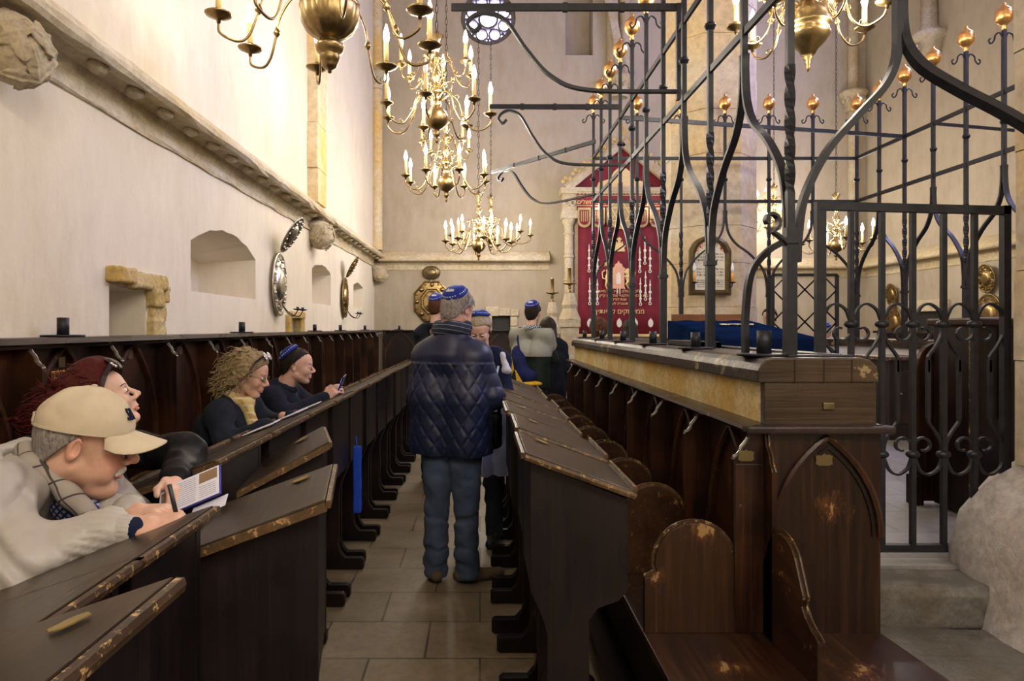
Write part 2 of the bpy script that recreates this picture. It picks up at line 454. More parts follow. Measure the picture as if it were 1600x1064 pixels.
slot = MB().prism([(1.55, 6.5), (2.05, 6.5), (2.05, 8.2), (1.8, 8.7), (1.55, 8.2)], 'y', DB - .1, DB + .35)
door = bx(.22, DB - .1, 1.35, .55, DB + .25, 1.76)
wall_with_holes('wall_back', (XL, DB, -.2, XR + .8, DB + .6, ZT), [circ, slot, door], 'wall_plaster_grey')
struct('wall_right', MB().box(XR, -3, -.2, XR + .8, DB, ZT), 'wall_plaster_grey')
struct('wall_front', MB().box(XL, -3.6, -.2, XR, -3, ZT), 'wall_plaster')
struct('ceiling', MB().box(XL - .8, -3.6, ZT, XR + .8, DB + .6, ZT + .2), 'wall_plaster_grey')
struct('floor', MB().box(XL, -3, -.2, XR, DB, 0), 'nave_paving')
# rose window: tracery and pane
t = NT('rose_glass', .3); t.base((.8, .8, 1)); t.b.inputs['Emission Color'].default_value = (.62, .55, 1, 1); t.b.inputs['Emission Strength'].default_value = 4.5
w = MB().prism([(.15 + .50 * math.cos(a * PI / 16), 7.18 + .50 * math.sin(a * PI / 16)) for a in range(32)], 'y', DB + .16, DB + .18).build('window_1', 'rose_glass', kind='structure')
m = MB()
def ringy(m, cx, cz, r, w, y0, y1, n=28):
    for i in range(n):
        a, b = 2 * PI * i / n, 2 * PI * (i + 1) / n
        m.prism([(cx + (r + s) * math.cos(q), cz + (r + s) * math.sin(q)) for q, s in ((a, 0), (a, w), (b, w), (b, 0))], 'y', y0, y1)
ringy(m, .15, 7.18, .42, .09, DB + .02, DB + .14); ringy(m, .15, 7.18, .15, .035, DB + .04, DB + .13, 20)
for i in range(8):
    a = 2 * PI * (i + .5) / 8; r = .31
    ringy(m, .15 + r * math.cos(a), 7.18 + r * math.sin(a), .092, .026, DB + .05, DB + .13, 14)
    a = 2 * PI * i / 8
    m.obox((.15 + .40 * math.cos(a), DB + .09, 7.18 + .40 * math.sin(a)), (.10, .06, .04), Matrix.Rotation(-a, 3, 'Y'))
m.build('tracery', 'step_stone', w)
# dark slot window and low hatch in the back wall
MB().box(1.56, DB + .30, 6.5, 2.04, DB + .34, 8.6).build('window_2', 'wall_plaster_grey', kind='structure')
plain('dark_iron_door', (.022, .022, .022), .5, .3, .2)
d = thing('wall_hatch', 'small dark iron hatch in a stone frame low in the back wall', 'hatch', (.38, DB, 1.4))
m = MB().box(.23, DB + .08, 1.36, .54, DB + .11, 1.75)
for i in range(4):
    for j in range(5): m.ball((.26 + i * .083, DB + .08, 1.41 + j * .08), .008, 5)
m.build('door_leaf', 'dark_iron_door', d)
fr = MB()
for (a, b, c, e) in ((.08, 1.42, .22, 1.60), (.10, 1.60, .215, 1.80), (.10, 1.76, .34, 1.93), (.34, 1.765, .55, 1.90), (.55, 1.76, .70, 1.88), (.55, 1.58, .68, 1.75), (.56, 1.40, .70, 1.57)):
    fr.cbox(a, DB - .05, b, c, DB + .03, e, .014)
fr.build('stone_frame', 'cornice_stone', d)

# string course (cornice)
prof = [(0, .16), (.07, .125), (.17, .05), (.21, .0), (.21, -.03), (.19, -.05), (.10, -.03), (.04, -.05), (.015, -.10), (.015, -.165), (.03, -.18), (.025, -.195), (0, -.20)]
def cornice(name, pts, up=(0, 0, 1), sgn=1, z=2.80):
    m = MB().sweep([(x, y, z) for x, y in pts], [(sgn * a, b) for a, b in prof], up=up); return m.build(name, 'cornice_stone', kind='structure')
def jitter(m, a):
    m.v = [(x + random.uniform(-a, a), y, z + random.uniform(-a, a)) for x, y, z in m.v]; return m
m = MB().sweep([(XL - .01, 2.45 + i * .2, 2.84) for i in range(50)], prof, up=(0, 0, 1)); jitter(m, .006).build('trim_1', 'cornice_stone', kind='structure')
MB().sweep([(XL + .1, DB + .01, 2.79), (1.25, DB + .01, 2.79)], prof, up=(0, 0, 1)).build('trim_2', 'cornice_stone', kind='structure')
MB().sweep([(4.0, DB + .01, 2.66), (XR, DB + .01, 2.66)], prof, up=(0, 0, 1)).build('trim_3', 'cornice_stone', kind='structure')
MB().sweep([(XR + .01, DB, 2.66), (XR + .01, 3, 2.66)], prof, up=(0, 0, 1)).build('trim_4', 'cornice_stone', kind='structure')
# carved balls hidden in the hollow of the left cornice
m = MB()
for i in range(26):
    y = 3.25 + i * .35; m.ball((XL + .10, y, 2.79), (.045, .06, .035), 6)
m.build('trim_5', 'carved_stone', kind='structure')
# engaged shafts on the walls
def shaft(name, x, y, r, z0, z1=ZT, mat='shaft_stone', cap=None):
    m = MB().lathe([(r, z0), (r, z1)], (x, y, 0), 14)
    for z in (cap or ()):
        m.lathe([(r, z), (r * 1.35, z + .03), (r * 1.35, z + .06), (r, z + .09)], (x, y, 0), 14)
    return m.build(name, mat, kind='structure')
m = MB(); z = 2.95; k = 0
while z < ZT - .2:
    h = .38 + .12 * ((k * 7) % 3); m.cbox(XL - .05, 7.60 - .02 * (k % 2), z, XL + .12, 8.02 + .02 * (k % 2), min(z + h, ZT), .012); z += h + .004; k += 1
m.build('trim_6', 'shaft_stone', kind='structure')
shaft('trim_7', XL + .06, DB - .08, .10, 2.95)
def capital(m, x, y, z, r=.12):
    m.lathe([(r * .8, -.30), (r * .95, -.26), (r * .85, -.22), (r * 1.0, -.10), (r * 1.5, 0), (r * 1.55, .05), (r * 1.2, .08)], (x, y, z), 14)
    for i in range(10):
        a = i * PI / 5; m.ball((x + r * 1.1 * math.cos(a), y + r * 1.1 * math.sin(a), z - .1), (.035, .035, .05), 6)
m = MB(); capital(m, XL + .06, DB - .08, 6.1, .11); m.build('trim_8', 'carved_stone', kind='structure')
m = MB().lathe([(.10, 6.0), (.10, ZT)], (2.62, DB - .02, 0), 12).lathe([(.10, 6.0), (.10, ZT)], (2.40, DB - .04, 0), 12); capital(m, 2.5, DB - .05, 6.0, .2); m.build('trim_9', 'carved_stone', kind='structure')
m = MB().lathe([(.09, 3), (.09, ZT)], (6.75, DB - .05, 0), 12); capital(m, 6.75, DB - .05, 5.75, .16); m.build('trim_10', 'carved_stone', kind='structure')
# ribs springing high on the back wall
m = MB()
m.sweep([(2.5 - .25 * i * .1 * i * .4, DB - .12, 6.1 + i * .3) for i in range(10)], [(-.07, -.05), (.07, -.05), (.05, .05), (-.05, .05)], up=(0, 1, 0))
m.build('trim_11', 'carved_stone', kind='structure')

# corbels
def corbel(name, label, c, r, leafy, seed):
    rs = random.Random(seed); t_ = thing(name, label, 'corbel', (XL, c[1], c[2] - r))
    f = ell(c, (r * .95, r * 1.0, r * 1.05)); f = su([f, ell((c[0] - r * .3, c[1], c[2] + r * .7), (r * .9, r * 1.15, r * .4))], r * .3)
    leaf = []
    for k in range(leafy):
        a = rs.uniform(-1.5, 1.5); b = rs.uniform(-1.2, .9)
        d = Vector((math.cos(a) * math.cos(b), math.sin(a) * math.cos(b), math.sin(b)))
        q = Vector((0, 0, 1)).rotation_difference(d).to_matrix() @ Matrix.Rotation(rs.uniform(0, 3), 3, 'Z')
        cc = [c[i] + d[i] * r * .93 for i in range(3)]
        leaf.append(ell([c[i] + d[i] * r * 1.0 for i in range(3)], (r * .26, r * .55, r * .085), q))
        leaf.append(ell([c[i] + d[i] * r * 1.04 for i in range(3)], (r * .035, r * .55, r * .12), q))
    g = su([f] + leaf, .006)
    g2 = disp(g, lambda P: vfold(P, r * .03, 9 / r, seed))
    soft('carving', [(g2, r / 34)], 'carved_stone', t_); return t_
corbel('leaf_corbel', 'large stone corbel carved with leaves at the start of the left cornice', (XL + .10, 2.66, 2.63), .125, 16, 3)
corbel('leaf_corbel', 'small weathered stone corbel below the yellow pilaster on the left wall', (XL + .10, 7.78, 2.60), .15, 12, 5)
corbel('leaf_corbel', 'small carved corbel in the corner where the cornices meet', (XL + .12, DB - .16, 2.52), .14, 12, 9)
t_ = thing('leaf_corbel', 'rosette corbel high on the right wall under a broken rib', 'corbel', (XR, 10.6, 5.8))
m = MB().lathe([(0, -.42), (.09, -.38), (.17, -.22), (.20, -.05), (.26, 0), (.30, .08), (.22, .12), (.12, .2), (.10, 1.4), (0, 1.4)], (XR - .1, 10.5, 5.95), 16)
for i in range(8):
    a = i * PI / 4; m.ball((XR - .33, 10.5 + .09 * math.cos(a), 5.78 + .09 * math.sin(a)), (.02, .035, .035), 6)
m.build('carving', 'carved_stone', t_)
# rough stone surround of the low niche, left
t_ = thing('stone_surround', 'broken yellow stone frame of the low dark niche above the stalls', 'stone frame', (XL, 3.95, 1.5))
rs = random.Random(4)
fs = []
for (y0, y1, z0, z1, dx) in ((3.93, 4.08, 1.48, 1.60, .05), (3.95, 4.12, 1.58, 1.68, .035), (3.92, 4.05, 1.67, 1.77, .06), (3.70, 4.10, 1.77, 1.86, .05), (3.50, 3.72, 1.79, 1.87, .06), (4.08, 4.18, 1.70, 1.80, .03)):
    fs.append(rbox((XL, (y0 + y1) / 2, (z0 + z1) / 2), (dx, (y1 - y0) / 2, (z1 - z0) / 2), .015))
g = su(fs, .012); soft('rough_block', [(disp(g, lambda P: vfold(P, .010, 45, 2)), .008)], 'yellow_stone', t_)
t_ = thing('stone_surround', 'small broken stone frame beside the silver sconce', 'stone frame', (XL, 7.0, 1.5))
g = su([rbox((XL, 6.79, 1.58), (.04, .05, .1), .01), rbox((XL, 7.26, 1.58), (.04, .06, .1), .01), rbox((XL, 7.05, 1.68), (.05, .25, .035), .01)], .01)
soft('rough_block', [(disp(g, lambda P: vfold(P, .008, 45, 3)), .009)], 'yellow_stone', t_)

# ------------------------------------------------------------------ pillars
def octpts(r, k=0): return [(r / math.cos(PI / 8) * math.cos(PI / 8 + i * PI / 4), r / math.cos(PI / 8) * math.sin(PI / 8 + i * PI / 4)) for i in range(8)]
def pillar(label, cx, cy, r, base=True):
    p = thing('octagonal_pillar', label, 'pillar', (cx, cy, 0))
    m = MB(); z = 1.0; k = 0
    while z < ZT:
        h = (.42, .36, .48, .40)[k % 4]; rr = r + (.0, .004, -.003)[k % 3]
        P = [(cx + a, cy + b) for a, b in octpts(rr)]; m.prism(P, 'z', z, min(z + h - .004, ZT)); z += h; k += 1
    m.build('shaft', 'pillar_stone', p)
    rings = [(r, 1.0), (r + .01, .98), (r + .02, .4), (r + .02, 0)] if not base else [(r, 1.0), (r + .01, .98), (r + .10, .90), (r + .17, .78), (r + .20, .64), (r + .22, .52), (r + .26, .40), (r + .34, .30), (r + .40, .16), (r + .42, 0)]
    pts = []; n = 48
    for rr, z in rings:
        for j in range(n):
            a = 2 * PI * j / n; q = (a - 0) % (PI / 4) - PI / 8
            oc = rr / math.cos(((a + PI / 8) % (PI / 4)) - PI / 8); e = 1 + .018 * math.sin(a * 5 + z * 9) + .012 * math.sin(a * 13 + z * 23)
            pts.append((cx + oc * e * math.cos(a), cy + oc * e * math.sin(a), z))
    fs = [(i * n + j, i * n + (j + 1) % n, (i + 1) * n + (j + 1) % n, (i + 1) * n + j) for i in range(len(rings) - 1) for j in range(n)]
    MB().add(pts, fs, True).build('base', 'base_stone', p)
    return p
pillar('near octagonal stone pillar with flared base at the right beside the iron gate', 2.66, 2.55, .50)
pillar('far octagonal stone pillar carrying the framed prayer board', 2.62, 7.85, .48, False)
# ================================================================== stalls, lecterns, bimah
PITCH = .588
def arch_pts(c, half, z0, zs, zp, n=9):
    """pointed arch outline (u,z): up the left leg, over the point, down the right"""
    L = []
    for i in range(n + 1):
        R = half * 2.3; a = i / n * math.acos((R - half) / R)
        L.append((c - half + R * (1 - math.cos(a)), zs + (zp - zs) * math.sin(a) / math.sqrt(1 - ((R - half) / R)**2)))
    L = [(c - half, z0)] + L
    return L + [(2 * c - u, z) for u, z in L[-2::-1]]
def fin_profile(face, zb, zt, d0, d1, s):
    """(x,z) profile of a divider fin on a panel at x=face, sticking out in direction s"""
    P = [(0, zb), (d1, zb), (d1, zt - .095), (d1 - .004, zt - .088), (d1 - .018, zt - .082), (d1 - .030, zt - .068), (d1 - .034, zt - .052), (d1 - .046, zt - .038), (d0 + .008, zt - .030), (d0 + .002, zt - .018), (d0, zt - .01), (d0, zt), (0, zt)]
    return [(face + s * a, z) for a, z in P]
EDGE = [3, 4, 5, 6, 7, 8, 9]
def stall(parent, face, s, y0, n, pitch, zt, zseat, seatw, d0=.055, d1=.115, rail=True, div=True, arm_h=.40, plates=()):
    """run of stalls along y; face = x of the back panels, s = +1 when the seats are on the +x side"""
    y1 = y0 + n * pitch
    for k in range(n):
        a, b = y0 + k * pitch, y0 + (k + 1) * pitch
        MB().box(face, a + .002, zseat, face - s * .03, b - .002, zt).build('back_panel', 'stall_wood_worn', parent)
        c = (a + b) / 2
        o = arch_pts(c, pitch / 2 - .035, zseat + .30, zt - .52, zt - .015)
        path = [(face + s * .012, u, z) for u, z in o]
        MB().sweep(path, [(-.014, -.012), (.014, -.012), (.010, .010), (-.004, .014), (-.014, .004)], up=(s, 0, 0)).build('arch_moulding', 'moulding_wood', parent)
    for k in range(n + 1):
        y = y0 + k * pitch
        P = fin_profile(face, zseat, zt, d0, d1, s)
        MB().prism(P, 'y', y - .013, y + .013).build('stall_divider', 'stall_wood_worn', parent)
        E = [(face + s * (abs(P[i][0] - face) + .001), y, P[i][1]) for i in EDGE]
        MB().bar(E, .016, .003, up=(0, 1, 0)).xf(Matrix.Identity(4)).build('scroll_edge', 'silver_edge', parent, label='worn pale scroll edge')  # pale strip paints the highlight along the fin's scroll
        if div:
            r = .142; zc = zseat + .395 - r; cx = .255
            pr = [(.02, zseat), (.02, zc + .02), (.10, zc + .02)]
            for i in range(1, 16):
                q = PI - PI * i / 16; pr.append((cx + r * math.cos(q), zc + r * math.sin(q)))
            pr += [(cx + r, zc - .01), (cx + r - .008, zc - .028), (cx + r + .004, zc - .042), (cx + r + .022, zc - .052), (seatw - .005, zc - .055), (seatw - .005, zseat)]
            m = MB().prism([(face + s * a, z) for a, z in pr], 'y', y - .012, y + .012)
            m.build('armrest', 'worn_armrest' if (s < 0 and k == 0) else 'seat_wood', parent, bevel=.003)
            tp = [(face + s * a, y, z + .001) for a, z in pr[3:-1]]
            MB().bar(tp, .026, .004, up=(0, 1, 0)).build('armrest_edge', 'lectern_edge', parent)
    m = MB().cbox(face, y0, zseat - .03, face + s * seatw, y1, zseat, .006); m.build('seat', 'seat_wood', parent)
    MB().box(face, y0, .12, face + s * (seatw - .05), y1, zseat - .03).build('seat_box', 'stall_wood', parent)
    MB().cbox(face + s * (seatw - .06), y0, .04, face + s * (seatw + .06), y1, .08, .006).build('foot_board', 'stall_wood', parent)
# left wall stalls
ls = thing('stall_bench', 'long dark wooden stall bench with pointed arch panels along the left wall', 'stalls', (-1.8, 6, 0))
stall(ls, -1.82, 1, .32, 19, PITCH, 1.485, .46, .44)
MB().sweep([(-1.83, .2, 1.497), (-1.83, DB - .1, 1.497)], [(.10, -.012), (.085, -.022), (.08, -.030), (-.10, -.030), (-.10, .012), (.095, .012)], up=(0, 0, 1)).build('top_rail', 'rail_wood', ls)
for k, (y, z) in enumerate([(2.96, 1.40), (3.54, 1.41), (4.13, 1.41), (4.72, 1.41), (5.31, 1.41)]):
    MB().cbox(-1.815, y - .022, z - .022, -1.811, y + .022, z + .022, .001).build('seat_number_plate', 'bronze_frame', ls)
# brass name plate
t = NT('brass_plate_fill', .25, .9); t.base((.75, .36, .12))
pl = MB().cbox(-1.815, 2.88, 1.305, -1.809, 3.01, 1.365, .002).build('name_plate', 'brass_plate_fill', ls, label='bright engraved brass name plate')
RX = Matrix.Translation((-1.808, 2.945, 1.335)) @ Matrix(((0, 0, 1, 0), (1, 0, 0, 0), (0, 1, 0, 0), (0, 0, 0, 1)))
try:
    m = text_mb(heb('הנשיא הרב\nז״ל'), .026, depth=.0004, line=.85); m.xf(RX).build('engraving', 'stall_wood', pl)
except Exception as e: print('text', e)
# back wall stalls: turned to face the nave
bs = thing('stall_bench', 'dark wooden stalls with wide pointed arches across the back wall', 'stalls', (-.2, DB - .2, 0))
m = MB(); m.box(-1.70, DB - .16, .4, 1.30, DB - .12, 1.485).build('back_panel', 'stall_wood', bs)
for k in range(5):
    c = -1.42 + k * .60
    m = MB().sweep([(u, DB - .17, z) for u, z in arch_pts(c, .28, .8, 1.0, 1.47)], [(-.014, -.012), (.014, -.012), (.014, .012), (-.014, .012)], up=(0, -1, 0)); m.build('arch_moulding', 'moulding_wood', bs)
for k in range(6):
    x = -1.72 + k * .60; m = MB().prism([(DB - .16, .5), (DB - .27, .5), (DB - .27, 1.33), (DB - .22, 1.40), (DB - .21, 1.485), (DB - .16, 1.485)], 'x', x - .013, x + .013); m.build('stall_divider', 'stall_wood', bs)
MB().cbox(-1.72, DB - .55, .42, 1.3, DB - .16, .46, .006).build('seat', 'seat_wood', bs)
MB().box(-1.70, DB - .5, .02, 1.28, DB - .2, .42).build('seat_box', 'stall_wood', bs)
MB().cbox(-1.72, DB - .25, 1.485, 1.32, DB - .04, 1.51, .006).build('top_rail', 'rail_wood', bs)

# tubes on dishes for candles
cand = None
def candle_tube(x, y, z, s, label, grp):
    r = thing('candle_socket', label, 'candle holder', (x, y, z), 0, grp)
    m = MB().lathe([(0, 0), (.085 * s, 0), (.088 * s, .008), (.084 * s, .010), (0, .010)], n=18); m.build('dish', 'wrought_iron', r, world=False)
    MB().lathe([(0, .01), (.024 * s, .01), (.024 * s, .085 * s), (.019 * s, .085 * s), (.019 * s, .03), (0, .03)], n=12).build('tube', 'wrought_iron', r, world=False)
    return r
for k, (y, s) in enumerate([(2.98, 1), (5.22, 1), (7.52, .9), (8.9, .9), (10.8, .9)]):
    candle_tube(-1.82, y, 1.509, s, ['black iron candle socket on the left stall rail below the dark niche', 'black iron candle socket on the left rail before the silver sconce', 'iron candle socket on the left rail past the silver sconce',
        'iron candle socket on the left rail below the second niche', 'iron candle socket on the left rail near the back corner'][k], 'candle sockets on the left stall rail')
candle_tube(-1.45, DB - .14, 1.51, .9, 'small iron candle socket on the back stall rail left of the octagonal sconce', 'candle sockets on the back rail')
candle_tube(-.85, DB - .14, 1.51, .9, 'small iron candle socket on the back stall rail right of the octagonal sconce', 'candle sockets on the back rail')

# ------------------------------------------------------------------ lecterns
def lectern(name_label, loc, s, L=.50, W=.33, zh=1.13, zl=1.00, rz=0, group=None, foot=True, sticker=True):
    """origin: high near corner on the floor; top falls towards direction s (x), runs L along +y"""
    r = thing('prayer_lectern', name_label, 'lectern', loc, rz, group)
    sl = (zh - zl) / W; th = .028
    def q(a, z): return (s * a, z)
    # sloping top board
    MB().prism([q(-.018, zh + .006), q(W + .018, zl + .002), q(W + .018, zl - th), q(-.018, zh - th + .004)], 'y', -.02, L + .02).build('top', 'lectern_top', r, world=False, bevel=.004)
    # worn edge mouldings
    ed = [(-.008, -.011), (.005, -.010), (.008, 0), (.005, .009), (-.006, .009)]
    m = MB().sweep([(s * -.026, -.022, zh - .006), (s * -.026, L + .022, zh - .006)], ed, up=(0, 0, 1)); m.build('edge_moulding', 'lectern_edge', r, world=False)
    m = MB().sweep([(s * -.02, -.024, zh - .010), (s * (W + .02), -.024, zl - .012)], ed, up=(0, 0, 1)); m.build('edge_moulding', 'lectern_edge', r, world=False)
    m = MB().sweep([(s * (W + .020), -.022, zl + .010), (s * (W + .020), L + .022, zl + .010)], ed, up=(0, 0, 1)); m.build('book_ledge', 'lectern_edge', r, world=False)
    # end panels that narrow into legs
    for y in (.01, L - .035):
        P = [q(0, zh - .03), q(W, zl - .03), q(W, .66), q(W - .03, .625), q(W - .10, .60), q(W - .13, .56), q(W - .13, .05), q(.06, .05), q(.06, .50), q(.045, .56), q(.0, .66)]
        MB().prism(P, 'y', y, y + .025).build('end_panel', 'lectern_wood', r, world=False, bevel=.002)
    MB().cbox(s * .002, .03, .66, s * .02, L - .03, zh - .03, .003).build('aisle_panel', 'lectern_wood', r, world=False)
    MB().cbox(s * (W - .02), .03, .72, s * W, L - .03, zl - .03, .003).build('rear_panel', 'lectern_wood', r, world=False)
    MB().cbox(s * .02, .03, .68, s * (W - .02), L - .03, .70, .003).build('book_shelf', 'lectern_wood', r, world=False)
    if foot:
        for y in (.0, L - .045):
            P = [q(-.10, .012), q(-.10, .062), q(-.085, .075), q(.02, .075), q(.05, .11), q(.075, .20), q(.11, .20), q(.15, .09), q(W - .04, .07), q(W - .02, .05), q(W - .02, 0), q(-.085, 0)]
            MB().prism(P, 'y', y, y + .045).build('foot', 'lectern_wood', r, world=False, bevel=.004)
    if sticker:
        c = (.07, zh - .07 * sl + .0075); n = 14
        pts = [(s * (c[0] + .028 * (1 - .25 * (abs(math.sin(3 * a * PI / n * 2)))) * math.cos(2 * PI * a / n)), L - .07 + .020 * math.sin(2 * PI * a / n)) for a in range(n)]
        vs = [(x, y, zh + .0085 - abs(x) * sl + .0) for x, y in pts] + [(x, y, zh + .0065 - abs(x) * sl) for x, y in pts]
        MB().add(vs, [tuple(range(n))] + [(i, (i + 1) % n, n + (i + 1) % n, n + i) for i in range(n)]).build('number_plate', 'gold_label', r, world=False)
    return r
plain('gold_label', (.26, .185, .05), .4, .4)
ordn = ['nearest', 'second', 'third', 'fourth', 'fifth', 'sixth', 'seventh', 'eighth', 'ninth', 'tenth', 'eleventh', 'twelfth', 'thirteenth', 'fourteenth', 'fifteenth', 'sixteenth', 'seventeenth', 'eighteenth']
proto = lectern('dark wooden lectern heading the right row, its whole end panel facing the camera', (.17, 2.30, 0), 1, L=.42, group='lecterns along the right side of the aisle')
for k in range(1, 7):
    dup(proto, (.17 + .012 * math.sin(k * 2.1), 2.30 + .578 * k, 0), label='slant-topped dark lectern in the right aisle row, %s from the camera' % ordn[k])
proto = lectern('dark lectern in the wall-side row behind the two pushed-out lecterns, %s of that row' % ordn[0], (-.85, 2.16, 0), -1, sticker=False, foot=False, group='lecterns along the left side of the aisle')
lectern('dark lectern of the left row where the curly-haired woman rests her hands', (-.85, 2.745, 0), -1, sticker=False, foot=False, group='lecterns along the left side of the aisle')
proto = lectern('dark lectern of the left row in front of the man holding a phone', (-.85, 3.33, 0), -1, sticker=False, group='lecterns along the left side of the aisle')
for k in range(1, 14):
    dup(proto, (-.85 + .006 * math.sin(k * 2.3), 3.33 + .585 * k, 0), label='dark lectern in the left aisle row, %s past the man with the phone' % ordn[k - 1].replace('nearest', 'first'))
lectern('worn-topped lectern pushed into the aisle, its broad end panel facing the camera at lower left', (-.395, 1.665, 0), -1, L=.40, W=.30, zh=1.13, zl=1.02, rz=.17, foot=True, group='lecterns standing out from the left row')
lectern('shorter worn-topped lectern pushed out just behind the broad one on the left', (-.575, 2.50, 0), -1, L=.36, W=.29, zh=1.13, zl=.97, rz=.28, foot=False, group='lecterns standing out from the left row')
lectern('scuffed lectern under the forearm of the man in the beige cap', (-.64, 1.245, 0), -1, L=.33, W=.36, sticker=False, foot=True, group='lecterns at the near left')
lectern('scuffed lectern in the left foreground under the elbow of the man in the cap', (-.64, .91, 0), -1, L=.31, W=.36, sticker=False, foot=False, group='lecterns at the near left')
lectern('closest lectern at the bottom left corner with a worn orange-brown edge', (-.43, .50, 0), -1, L=.40, W=.30, zh=1.21, zl=1.10, sticker=True, foot=False, group='lecterns at the near left')

# ------------------------------------------------------------------ bimah platform, steps
BX0, BX1, BY0, BY1, BZ = 1.02, 4.10, 2.46, 7.25, .58
struct('trim_12', MB().box(1.44, 2.78, 0, 3.9, 7.1, BZ), 'bimah_paving')
st = thing('stone_steps', 'worn grey stone steps rising to the iron gate', 'steps', (1.8, 2.4, 0))
def slab(x0, x1, y0, y1, z0, z1):
    g = rbox(((x0 + x1) / 2, (y0 + y1) / 2, (z0 + z1) / 2), ((x1 - x0) / 2, (y1 - y0) / 2, (z1 - z0) / 2), .018)
    return disp(g, lambda P: vfold(P, .003, 14, 4) + .010 * np.exp(-((P[:, 0] - 1.85) / .25)**2) * (P[:, 2] > z1 - .03))
soft('top_step', [(slab(1.44, 2.6, 2.58, 2.80, .40, .575), .012)], 'step_stone', st)
soft('lower_step', [(slab(1.47, 2.9, 1.9, 2.60, .20, .425), .014)], 'step_stone', st)
soft('bottom_step', [(slab(1.50, 3.0, 1.45, 1.92, .0, .25), .016)], 'step_stone', st)
# parapet of the bimah
pp = thing('bimah_parapet', 'stone parapet with thick rounded dark coping on the left of the bimah', 'parapet', (1.22, 5, 0))
MB().box(1.03, 2.49, 1.19, 1.42, 7.44, 1.355).box(1.064, 2.49, .1, 1.42, 7.44, 1.19).build('stone_core', 'yellow_stone', pp)
MB().cbox(1.026, 2.462, 1.195, 1.43, 2.50, 1.352, .004).build('end_board', 'parapet_wood', pp)
capx = [(1.0, 1.352), (1.0, 1.395), (1.012, 1.420), (1.03, 1.436), (1.055, 1.442), (1.375, 1.442), (1.405, 1.434), (1.428, 1.412), (1.434, 1.38), (1.434, 1.352)]
MB().prism(capx, 'y', 2.455, 7.46).build('coping', 'parapet_wood', pp, bevel=.006)
m = MB().prism([(x, z + .0008) for x, z in capx[:7]] + [(1.38, 1.3525), (1.0, 1.3525)], 'y', 3.0, 3.01)
led = [(0, -.02), (.028, -.016), (.04, -.004), (.038, .008), (.02, .012), (0, .012)]
MB().prism([(1.44, 1.174), (.955, 1.174), (.945, 1.185), (.950, 1.197), (.985, 1.203), (1.44, 1.203)], 'y', 2.44, 7.55).build('ledge', 'rail_wood', pp)
MB().cbox(.945, 2.415, 1.172, 1.475, 2.465, 1.200, .008).build('ledge', 'rail_wood', pp)
MB().cbox(1.235, 2.453, 1.255, 1.275, 2.463, 1.280, .003).build('number_plate', 'bronze_frame', pp)
for x in (1.13, 1.235, 1.335): MB().box(x, 2.4535, 1.352, x + .004, 2.456, 1.436).build('coping_joint', 'stall_wood', pp)
# back and right parapets of the bimah
p2 = thing('bimah_parapet', 'far and right parapet of the bimah, whitewashed inside under a dark cap', 'parapet', (3.98, 5, 0))
t = NT('white_plaster', .7); t.base(t.ramp(t.noise(3), [(.3, (.62, .60, .60)), (.7, (.74, .72, .74))]))
MB().box(3.90, 3.3, .1, 4.15, 7.4, 1.36).box(1.43, 7.12, .1, 3.90, 7.35, 1.36).build('plastered_wall', 'white_plaster', p2)
MB().cbox(3.86, 3.25, 1.36, 4.19, 7.45, 1.44, .02).cbox(1.44, 7.08, 1.36, 3.86, 7.365, 1.44, .02).build('coping', 'parapet_wood', p2)
# stalls against the bimah
worn_wood('worn_corner_panel', (.007, .003, .0022), (.020, .008, .004), (.058, .022, .008), [((1.265, 2.455, .905), .13)])
worn_wood('worn_seat_board', (.012, .005, .003), (.030, .012, .006), (.070, .030, .012), [((.80, 2.22, .45), .15), ((1.22, 2.18, .45), .16)], 'y')
worn_wood('worn_armrest', (.014, .006, .003), (.034, .014, .006), (.075, .032, .012), [((.80, 2.46, .82), .13), ((.62, 2.46, .65), .10)])
rs_ = thing('stall_bench', 'long dark stall bench with round-topped armrests against the left side of the bimah', 'stalls', (.98, 5, 0))
stall(rs_, 1.028, -1, 2.47, 8, PITCH, 1.17, .45, .44)
# end stall facing the camera, round the corner
es = thing('corner_stall', 'corner stall seat with one big pointed arch panel facing the camera', 'stalls', (1.2, 2.3, 0))
MB().box(1.028, 2.455, .45, 1.44, 2.488, 1.172).build('back_panel', 'worn_corner_panel', es)
o = arch_pts(1.245, .190, .77, .80, 1.155)
MB().sweep([(u, 2.447, z) for u, z in o[1:-1]], [(-.012, -.012), (.012, -.012), (.010, .008), (-.002, .013), (-.012, .006)], up=(0, -1, 0)).build('arch_moulding', 'moulding_wood', es)
o2 = arch_pts(1.249, .165, .77, .80, 1.12)
MB().sweep([(u, 2.452, z) for u, z in o2[9:-1]], [(-.006, -.006), (.006, -.006), (.006, .004), (-.006, .004)], up=(0, -1, 0)).build('arch_moulding', 'stall_wood', es)
def plaque(x, y, z, w, par):
    pts = [(-1, -.5), (-.8, -.5), (-.7, -.65), (.7, -.65), (.8, -.5), (1, -.5), (.9, 0), (1, .5), (.8, .5), (.7, .6), (.2, .6), (0, .8), (-.2, .6), (-.7, .6), (-.8, .5), (-1, .5), (-.9, 0)]
    MB().prism([(x + a * w / 2, z + b * w / 2) for a, b in pts], 'y', y - .003, y + .002).build('number_plaque', 'bronze_plaque', par, label='small scalloped brass number plaque')
t = NT('bronze_plaque', .5, .4); t.base((.12, .085, .03))
plaque(1.235, 2.452, 1.075, .062, es); plaque(.955, 2.452, 1.09, .058, es)
